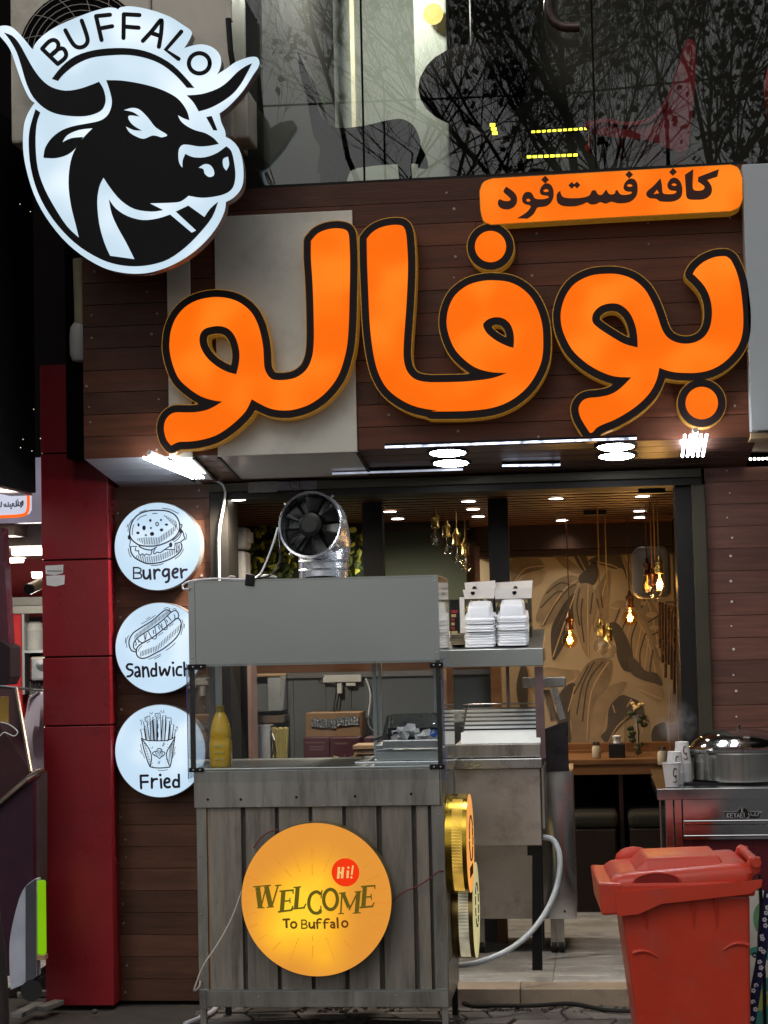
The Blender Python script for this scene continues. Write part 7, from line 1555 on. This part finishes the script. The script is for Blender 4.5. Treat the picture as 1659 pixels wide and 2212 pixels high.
# banner and strap behind the bin
YBn = 6.95
bn2 = thing('banner', 'printed green and white banner at the right edge behind the bin', 'banner', (X(1650, 2212, YBn), YBn, .0))
MB().box(X(1618, 2050, YBn), X(1730, 2050, YBn), YBn, YBn + .012, .0, Z(1640, 1925, YBn)).build('sheet', M('banner_white', (.55, .56, .50), .5), bn2)
gm = [M('print_green', (.12, .30, .15), .5, var=.3), M('print_teal', (.06, .28, .22), .5, var=.3), M('print_lime', (.35, .42, .10), .5, var=.3)]
for (u, v, a, b, i) in ((1650, 1985, 22, 36, 0), (1645, 2060, 30, 16, 1), (1655, 2110, 26, 30, 1), (1640, 2160, 20, 22, 2), (1655, 2190, 26, 40, 1), (1628, 2200, 8, 22, 0)):
    MB().disc(wm(YBn - .002)(u, v), a * YBn / F, YBn - .0015 - .0004 * i, 18, b * YBn / F).build('leaf_print', gm[i], bn2)
MB().disc(wm(YBn)(1630, 2092), .06, YBn - .0032, 20, .05).build('round_print', M('print_cream', (.6, .6, .52), .5), bn2)
f = wm(YBn - .005); m_ = MB()
for l in stroke_word('os', f(1626, 2068)[0], f(1626, 2068)[1], .03): m_.rib(l, .005, YBn - .004)
m_.build('lettering', ink, bn2)
navy = M('navy_fabric', (.012, .014, .06), .8)
sp = smooth([tuple(P(*q)) for q in ((1662, 1925, 6.6), (1652, 1990, 6.58), (1646, 2060, 6.56), (1632, 2140, 6.54), (1618, 2230, 6.52))], 5, False)
st = thing('fabric_strap', 'navy fabric strap with white flowers hanging behind the bin', 'strap', tuple(P(1640, 2212, 6.55)))
MB().tube(sp, .018, 8).build('strap', navy, st, smooth=True)
fl_w = M('flower_white', (.75, .75, .78), .7)
for k in range(1, len(sp) - 1):
    c = Vector(sp[k]) + Vector((random.uniform(-.009, .009), -.0185, random.uniform(-.01, .01))); m_ = MB(); s_ = .0048
    for j in range(5): m_.disc((c.x + s_ * 1.1 * math.cos(j * 1.2566), c.z + s_ * 1.1 * math.sin(j * 1.2566)), s_ * .75, c.y - .0001 * j, 7)
    m_.build('flower', fl_w, st)
cable(((1640, 1890, 6.62), (1644, 1960, 6.6), (1640, 2040, 6.6), (1650, 2100, 6.6), (1652, 2212, 6.6)), .007, black_plastic, 'cord', 'black cord hanging beside the floral strap')
# rising steam
stm = bpy.data.materials.new('steam'); stm.use_nodes = True; n_ = stm.node_tree; n_.nodes.clear()
v_ = n_.nodes.new('ShaderNodeVolumePrincipled'); v_.inputs['Color'].default_value = (.9, .9, .92, 1); o_ = n_.nodes.new('ShaderNodeOutputMaterial'); n_.links.new(v_.outputs[0], o_.inputs[1])
nz = n_.nodes.new('ShaderNodeTexNoise'); nz.inputs['Scale'].default_value = 14; tc = n_.nodes.new('ShaderNodeTexCoord'); n_.links.new(tc.outputs['Object'], nz.inputs[0])
mr = n_.nodes.new('ShaderNodeMapRange'); mr.inputs[1].default_value = .45; mr.inputs[2].default_value = .8; mr.inputs[4].default_value = 22; n_.links.new(nz.outputs[0], mr.inputs[0]); 
mp_ = n_.nodes.new('ShaderNodeMapping'); mp_.inputs['Scale'].default_value = (11, 18, 10); n_.links.new(tc.outputs['Object'], mp_.inputs[0])
gr_ = n_.nodes.new('ShaderNodeTexGradient'); gr_.gradient_type = 'SPHERICAL'; n_.links.new(mp_.outputs[0], gr_.inputs[0])
mu_ = n_.nodes.new('ShaderNodeMath'); mu_.operation = 'MULTIPLY'; n_.links.new(mr.outputs[0], mu_.inputs[0]); n_.links.new(gr_.outputs['Fac'], mu_.inputs[1]); n_.links.new(mu_.outputs[0], v_.inputs['Density'])
c = P(1462, 1560, 7.55); mb = MB().ball((c.x, 7.55, c.z), .09, (1, .6, 1.1), 16, 10)
o = mb.build('steam', stm, kind='stuff', origin=(c.x, 7.55, c.z)); o['label'] = 'faint steam above the paper cups'
# ================================================================== neighbouring shop at left
xf = X(77, 1000, 7.95); zf0 = Z(77, 1065, 7.95)
dk2 = thing('dark_sign_board', 'big matt dark sign board with tiny light specks at the left edge', 'sign board', (xf, 7.4, zf0))
MB().box(xf - .12, xf, 6.4, 7.95, zf0, Z(77, 300, 7.95)).build('board', dark_board, dk2, bevel=.003)
MB().box(xf - .11, xf - .01, 6.42, 7.93, zf0 - .012, zf0 - .001).build('bottom_trim', M('board_trim', (.20, .12, .11), .4, var=.5, sc=6), dk2)
spk = E('speck', (1, .9, .6), 1.2, 0); m_ = MB()
for (u, v) in ((47, 885), (22, 950), (62, 948), (16, 968), (42, 975), (66, 980), (69, 989), (92 - 25, 1000), (20, 442), (44, 458)): 
    yy = xf * F / (u - 1275.0); p = P(u, v, yy); m_.ball((xf + .001, yy, p.z), .0022, n=6, m=4)
m_.build('light_specks', spk, dk2, kind='stuff')
YN = 9.4
ns = thing('neighbour_shop', 'bright neighbouring shop interior at left of the red pillar', 'shop', (X(40, 1700, YN), 9.6, 0))
xq0, xq1 = -4.4, X(150, 1500, YN)
MB().box(xq0, xq1, 11.0, 11.1, 0, 2.9).build('rear_wall', M('nb_wall', (.20, .02, .025), .6), ns)
MB().box(xq0 - .1, xq0, 8.3, 11.1, 0, 2.9).build('side_wall', red_panel, ns)
MB().box(xq0, xq1, 8.5, 11.1, 2.12, 2.2).build('ceiling', M('nb_ceiling', (.42, .34, .25), .35, var=.15, sc=2), ns)
MB().pb(-60, 990, 110, 1130, 8.45, 8.55).build('fascia_panel', M('nb_fascia', (.5, .47, .62), .6), ns)
MB().pb(-60, 1132, 110, 1180, 8.7, 8.8).build('white_beam', M('nb_beam', (.45, .45, .42), .6), ns)
MB().pb(0, 1290, 110, 1308, 10.2, 10.3).build('grey_band', M('nb_grey', (.16, .16, .15), .6), ns)
MB().pb(0, 1309, 110, 1325, 10.15, 10.3).build('grey_band', M('nb_grey2', (.22, .22, .20), .6), ns)
MB().pb(-20, 1328, 48, 1560, 10.2, 10.3).build('red_panel', M('nb_red', (.38, .018, .02), .5), ns)
MB().pb(48, 1326, 53, 1500, 10.1, 10.2).build('steel_edge', steel_brush, ns)
MB().pb(53, 1332, 120, 1500, 10.35, 10.4).build('shelf_back', void_dark, ns)
MB().pb(53, 1404, 120, 1410, 10.1, 10.34).build('shelf', steel_brush, ns)
MB().box(xq0, xq1, 8.2, 11.0, -.02, .02).build('floor', m_tile, ns)
nl = E('nb_light', (1, .93, .8), 10, 0)
for k, (a, b, c_, d, lab) in enumerate(((24, 1184, 98, 1199, 'long white ceiling light of the neighbouring shop'), (8, 1206, 45, 1215, 'short white ceiling light of the neighbouring shop, left one'), (68, 1238, 100, 1249, 'short white ceiling light beside the security camera'), (-10, 1163, 13, 1176, 'round ceiling light at the left picture edge'), (14, 1318 + 83, 28, 1408, 'small lamp low in the neighbouring shop'))):
    if k == 4: continue
    Yl = 8.9 + .2 * k; t = thing('ceiling_light', lab, 'light', tuple(P((a + c_) / 2, d, Yl)), 'ceiling lights of the neighbouring shop')
    MB().pb(a, b, c_, d, Yl, Yl + .06).build('lens', nl, t, bevel=.008); MB().pb(a - 1, b - 3, c_ + 1, b - .5, Yl - .004, Yl + .08).build('frame', white_plastic, t)
l = bpy.data.lights.new('nb_glow', 'POINT'); l.energy = 45; l.color = (1, .93, .82); l.shadow_soft_size = .1; lo = bpy.data.objects.new('nb_glow', l); COL.objects.link(lo); lo.location = P(60, 1330, 9.2)
t = thing('security_camera', 'cream bullet security camera under the neighbouring shop ceiling', 'camera', tuple(P(78, 1265, 8.8)))
a, b = P(62, 1273, 8.7), P(98, 1256, 8.85); MB().cyl(a, b, .027, n=18).build('housing', M('cam_cream', (.5, .40, .25), .45), t, smooth=True)
MB().cyl(a + (a - b).normalized() * .001, a + (b - a).normalized() * .01, .0275, n=18).build('lens', black_plastic, t); MB().cyl(b, b + Vector((.02, 0, .07)), .012, n=8).build('arm', white_plastic, t)
# neighbour's neon sign
t = thing('neon_sign', 'white lit sign with dark Persian word and an orange neon edge', 'sign', tuple(P(30, 1117, 8.0)))
f = wm(8.0); lp = [f(-40, 1068), f(57, 1066), f(60, 1070), f(60, 1100), f(55, 1108), f(44, 1112), f(-40, 1116)]
MB().prism([lp], 8.0, 8.06).build('lit_face', E('neon_white', (.72, .74, .9), .85, .1), t)
MB().tube(smooth([(p[0], 7.995, p[1]) for p in (f(61, 1064), f(62, 1085), f(60, 1104), f(52, 1112), f(30, 1115), f(-40, 1118))], 5, False), .007, 8).build('neon_edge', E('neon_orange', (1, .11, .006), 1.4, 0), t, smooth=True)
zv = zm(0, 1300, 1.8433, 7.998); m_ = MB()
for l in ([(165, 1240), (155, 1255), (160, 1270), (168, 1262), (165, 1240)], [(165, 1268), (150, 1285)], [(150, 1250), (148, 1272), (135, 1275), (122, 1270)], [(132, 1245), (132, 1275)], [(118, 1240), (118, 1280), (108, 1280)], [(108, 1280), (95, 1270), (88, 1278), (92, 1255), (102, 1262)], [(88, 1278), (75, 1278), (74, 1265)], [(75, 1278), (60, 1278), (60, 1262)], [(60, 1278), (45, 1278), (38, 1260), (28, 1268), (34, 1280), (45, 1278)], [(10, 1250), (8, 1280), (-8, 1285)]): m_.rib([zv(*p) for p in l], .0062, 7.998)
for p in ((128, 1232), (78, 1292), (84, 1292), (60, 1252)): m_.disc(zv(*p), .0035, 7.9975, 8)
m_.build('lettering', M('sign_blue_grey', (.07, .08, .14), .5), t)
# counter stuff of the neighbouring shop
t = thing('coffee_machine', 'steel coffee machine on the neighbouring shop counter', 'coffee machine', tuple(P(85, 1500, 9.9)))
MB().pb(64, 1418, 130, 1470, 9.9, 10.1).build('body', steel, t, bevel=.012); MB().pb(64, 1472, 130, 1500, 9.98, 10.1).build('base', M('cm_dark', (.05, .045, .05), .4), t)
MB().lathe(P(90, 1436, 9.89), [(.001, .012), (.03, .010), (.032, 0)], 16, rx).build('dial', chrome, t, smooth=True)
for k in range(3): MB().cyl(P(69 + 8 * k, 1472, 9.95), P(69 + 8 * k, 1482 + 3 * (k % 2), 9.95), .008, n=8).build('nozzle', black_plastic, t)
t = thing('glass_jug', 'pale jug with a lid on the shelf above the coffee machine', 'jug', tuple(P(75, 1403, 10.2)))
b = P(76, 1404, 10.2); MB().lathe(b, [(.05, 0), (.055, .01), (.052, .1), (.058, .11), (.045, .15), (.03, .16)], 16).build('body', M('milky', (.3, .3, .29), .4), t, smooth=True)
m_cloth = M('white_cloth', (.52, .48, .53), .8, var=.05)
mb = MB(); f = wm(8.5); pts = [(96, 1492), (60, 1505), (56, 1535), (54, 1560), (40, 1590), (44, 1630), (58, 1665), (76, 1676), (120, 1676), (120, 1490)]
vsx = []; nr = 12; nc = 9
for j in range(nr + 1):
    b_ = j / nr; v = 1492 + 184 * b_; uL = np.interp(v, [1492, 1505, 1535, 1560, 1590, 1630, 1676], [82, 62, 57, 54, 42, 44, 76])
    for i in range(nc + 1):
        a_ = i / nc; u = uL + (125 - uL) * a_; vsx.append(P(u, v, 8.5 + .03 * math.sin(a_ * 9 + b_ * 3) + .02 * math.sin(b_ * 8 + a_ * 4)))
mb.add(vsx, [(j * (nc + 1) + i, j * (nc + 1) + i + 1, (j + 1) * (nc + 1) + i + 1, (j + 1) * (nc + 1) + i) for j in range(nr) for i in range(nc)])
o = solo(mb, 'draped_cloth', m_cloth, 'white cloth draped over the counter beside the red pillar', 'cloth', smooth=True); sd = o.modifiers.new('t', 'SOLIDIFY'); sd.thickness = .008
t = thing('counter_box', 'black box with a small ring mark on the neighbouring counter', 'box', tuple(P(70, 1540, 8.8)))
MB().pb(60, 1502, 100, 1538, 8.8, 8.9).build('box', black_plastic, t); MB().lathe(P(75, 1519, 8.798), [(.006, 0), (.010, .001)], 14, rx).build('ring_mark', paper, t)
mb = MB().pb(66, 1540, 100, 1552, 8.75, 8.9); solo(mb, 'brown_tray', wood_table, 'brown wooden tray under the black counter box', 'tray', bevel=.004)
YD = 7.75
dcx = thing('display_case', 'slanted glass display case with steel edges on a purple base', 'display case', (X(20, 2060, YD), YD + .2, 0))
def quad(pts, d=.012): return MB().add([P(*q) for q in pts] + [P(*q) + Vector((0, d, 0)) for q in pts], [(0, 1, 2, 3), (7, 6, 5, 4), (0, 4, 5, 1), (1, 5, 6, 2), (2, 6, 7, 3), (3, 7, 4, 0)])
quad(((-60, 1482, YD + .2), (35, 1486, YD + .2), (67, 1668, YD), (-60, 1770, YD))).build('front_glass', M('case_glass', (.030, .007, .010), .4, var=.5, sc=4, spec=.12, rvar=.06), dcx)
MB().tube([P(35, 1486, YD + .2), P(67, 1668, YD)], .008, 6).build('side_edge', M('case_edge', (.16, .13, .11), .4, .8), dcx)
MB().tube([P(92, 1664, YD + .15), P(78, 1668, YD), P(60, 1682, YD), P(0, 1733, YD), P(-30, 1760, YD)], .012, 6).build('lower_edge', M('edge_brass', (.36, .30, .24), .3, .9), dcx)
MB().tube([P(-20, 1480, YD + .2), P(36, 1486, YD + .2), P(94, 1492, YD + .25)], .006, 6).build('top_edge', steel, dcx)
quad(((-60, 1500, YD + .4), (33, 1500, YD + .4), (62, 1672, YD + .4), (-60, 1760, YD + .4))).build('case_back', M('case_back', (.10, .012, .02), .4), dcx)
quad(((-60, 1775, YD + .02), (71, 1684, YD + .02), (71, 2100, YD + .02), (-60, 2120, YD + .02)), .05).build('base', M('purple_base', (.038, .012, .026), .35, rvar=.05), dcx)
quad(((72, 1684, YD + .04), (95, 1668, YD + .2), (95, 1915, YD + .2), (72, 1915, YD + .04)), .05).build('steel_end', M('end_sheet', (.13, .13, .14), .35, .7), dcx)
t = thing('receipt_ribbon', 'thin white string and gold tag hanging in the display case', 'string', tuple(P(15, 1575, 7.72)))
MB().tube(smooth([tuple(P(*q)) for q in ((2, 1560, 7.7), (20, 1565, 7.7), (38, 1580, 7.7), (30, 1590, 7.7), (10, 1582, 7.7), (0, 1590, 7.7))], 4, False), .0025, 5).build('string', white_cable, t)
MB().pb(-20, 1505, 18, 1562, 7.72, 7.725).build('gold_tag', M('gold_foil', (.4, .25, .06), .35, .6), t)
mb = MB().add([P(*q) + Vector((0, d, 0)) for d in (0, .15) for q in ((-30, 1392, 7.6), (2, 1384, 7.6), (22, 1398, 7.6), (22, 1462, 7.6), (14, 1480, 7.6), (-30, 1482, 7.6))], [(0, 1, 2, 3, 4, 5), (11, 10, 9, 8, 7, 6)] + [(i, (i + 1) % 6, 6 + (i + 1) % 6, 6 + i) for i in range(6)])
solo(mb, 'speaker_box', M('speaker_plum', (.018, .008, .012), .6), 'dark angular speaker box on the display case at the left edge', 'speaker', bevel=.004)
mb = MB().add([P(*q) + Vector((0, d, 0)) for d in (0, .08) for q in ((-40, 1140, 7.65), (5, 1140, 7.65), (20, 1400, 7.65), (-40, 1400, 7.65))], [(0, 1, 2, 3), (7, 6, 5, 4), (0, 4, 5, 1), (1, 5, 6, 2), (2, 6, 7, 3), (3, 7, 4, 0)])
solo(mb, 'plum_panel', M('plum_panel', (.10, .03, .045), .25), 'glossy plum coloured upright panel at the left edge', 'panel')
# half round sign with green neon behind the pillar
YG2 = 7.70
t = thing('round_stand_sign', 'white half round sign on a castor stand beside the red pillar', 'sign', tuple(P(60, 2110, YG2)))
f = wm(YG2); ar = [(74, 1899), (54, 1916), (41, 1943), (29, 1988), (22, 2025), (20, 2055), (21, 2100), (23, 2138), (56, 2124), (79, 2110), (79, 1899)]
MB().prism([[f(*p) for p in smooth(ar, 3, True, (0, 7, 8, 9, 10))]], YG2, YG2 + .06).build('panel', M('stand_white', (.42, .44, .52), .45), t)
MB().prism([[f(*p) for p in ((56, 1915), (78, 1898), (78, 2111), (56, 2124))]], YG2 - .006, YG2 - .001).build('grey_band', M('stand_grey', (.07, .07, .085), .45), t)
MB().pb(79.5, 1903, 95, 2063, YG2 + .01, YG2 + .05).build('green_tube', E('neon_green', (.27, .62, .005), .7, .05), t, bevel=.008)
MB().pb(79.5, 2064, 96, 2074, YG2 + .0, YG2 + .05).build('tube_foot', pale_wood, t)
MB().cyl(P(68, 2140, YG2 - .02), P(68, 2140, YG2 + .03), .045, n=20).build('castor', rubber, t, smooth=True)
MB().pb(56, 2112, 90, 2135, YG2 + .01, YG2 + .05).build('fork', black_metal, t)
for k, (a, b, c_, d, rz) in enumerate(((38, 2155, 100, 2150, .05), (88, 2185, 128, 2170, .0), (35, 2200, 84, 2175, .2))):
    p0, p1 = PZ(a, b, .02), PZ(c_, d, .02); dd = (p1 - p0).normalized(); sd = Vector((-dd.y, dd.x, 0)) * .025
    mb = MB().add([p0 + sd, p0 - sd, p1 - sd, p1 + sd] + [q + Vector((0, 0, .022)) for q in (p0 + sd, p0 - sd, p1 - sd, p1 + sd)], [(0, 3, 2, 1), (4, 5, 6, 7), (0, 1, 5, 4), (1, 2, 6, 5), (2, 3, 7, 6), (3, 0, 4, 7)])
    solo(mb, 'broken_plank', M('grey_plank', (.14, .135, .13), .8, var=.4, bump=.4), ('long grey plank lying under the half round sign', 'short grey plank piece by the foot of the red pillar', 'grey plank lying beside the tree trunk')[k], 'plank', bevel=.003)
for (u, v, r_, lab) in ((378 * .542, 2190, .014, 'small dark stone lying on the pavement below the red pillar'),):
    p = PZ(u, v, 0); solo(MB().ball((p.x, p.y, r_ * .7), r_, (1, .8, .8), 7, 5), 'loose_stone', m_rubble, lab, 'stone')
# ================================================================== trees
bark = M('bark', (.055, .045, .04), .9, var=.4, sc=14, st=(3, 3, .6), bump=1, bsc=30)
twig = M('twig_bark', (.022, .02, .018), .9); dleaf = M('dry_leaf', (.03, .028, .02), .7, rand=.3)
def tree(base, h, seed, lab, lean=(0, 0), r0_=.16, first=.35, lv=5, leaves=60, spread=1.0):
    rnd = random.Random(seed); t = thing('street_tree', lab, 'tree', base)
    b = Vector(base); tr = MB(); tw = MB(); lf = MB()
    top = b + Vector((lean[0], lean[1], h * .55))
    tp = [b.lerp(top, k / 8) + Vector((rnd.uniform(-.03, .03), rnd.uniform(-.03, .03), 0)) for k in range(9)]
    tr.tube(tp, r0_, 12, r0_ * .62); tr.build('trunk', bark, t, smooth=True)
    def branch(p, d, L, r, lev):
        n = 5; pts = [p]
        for k in range(n):
            d = (d + Vector((rnd.uniform(-.22, .22), rnd.uniform(-.22, .22), rnd.uniform(-.08, .2)))).normalized(); pts.append(pts[-1] + d * L / n)
        tw.tube(pts, r, 5 if lev > 2 else 3, r * .55)
        if lev <= 1 and rnd.random() < leaves / 100:
            for _ in range(2):
                c = pts[rnd.randint(2, n)]; s = rnd.uniform(.05, .12); a = Vector((rnd.uniform(-1, 1), rnd.uniform(-1, 1), rnd.uniform(-1, .2))).normalized(); q = a.orthogonal().normalized()
                lf.add([c, c + a * s * .4 + q * s * .5, c + a * s * .7 + q * s * .25, c + a * s * 1.1, c + a * s * .7 - q * s * .25, c + a * s * .4 - q * s * .5], [(0, 1, 2, 3, 4, 5)])
        if lev > 0:
            for k in range(rnd.randint(3, 4) if lev > 1 else 3):
                i = rnd.randint(2, n); dd = (d + Vector((rnd.uniform(-1, 1), rnd.uniform(-1, 1), rnd.uniform(-.5, .8))) * .8 * spread).normalized()
                branch(pts[i], dd, L * rnd.uniform(.6, .82), max(r * .5, .003), lev - 1)
    for k in range(5):
        a = k * 1.257 + rnd.uniform(-.4, .4); i = rnd.randint(5, 8); branch(tp[i], Vector((math.cos(a) * .8, math.sin(a) * .8, .9)).normalized(), h * .22, r0_ * .2, lv)
    tw.build('branches', twig, t, recalc=False)
    if lf.v: lf.build('leaves', dleaf, t, recalc=False)
    return t
tree((.75, -2.4, -.16), 11, 3, 'big street tree with a thick leaning trunk behind the viewer', (-.55, .2), .26, lv=4, leaves=70)
tree((-2.6, -4.5, -.16), 12, 11, 'bare branched street tree across the street, left one', (.2, 0), .17, leaves=12, lv=5)
tree((-.6, -6, -.16), 13, 23, 'bare branched street tree across the street, middle one', (.1, 0), .16, leaves=8, lv=5)
tree((-5.6, -3.4, -.16), 11, 31, 'leafy street tree across the street, far left one', (.3, 0), .17, leaves=90, lv=4)
tree((3.2, -3.5, -.16), 10, 47, 'leafy street tree across the street, right one', (-.2, 0), .15, leaves=90, lv=4)
solo(MB().tube([(-14, -4, 8.0), (-4, -4, 7.35), (0, -4, 7.3), (5, -4, 7.55), (14, -4, 8.3)], .012, 5), 'street_wire', rubber, 'black overhead wire across the street behind the viewer', 'wire')
b = P(-18, 2230, 5.2)
tr = thing('tree_trunk', 'rough leaning tree trunk cut off by the lower left corner', 'tree', (b.x, 5.2, 0))
pp = [P(-2, 2330, 5.2), P(-8, 2150, 5.2), P(-28, 1950, 5.2), P(-60, 1700, 5.2), P(-130, 1300, 5.2), P(-240, 700, 5.2)]
pp[0].z = 0
MB().tube(smooth([tuple(q) for q in pp], 4, False), .036, 14, .03).build('trunk', bark, tr, smooth=True)
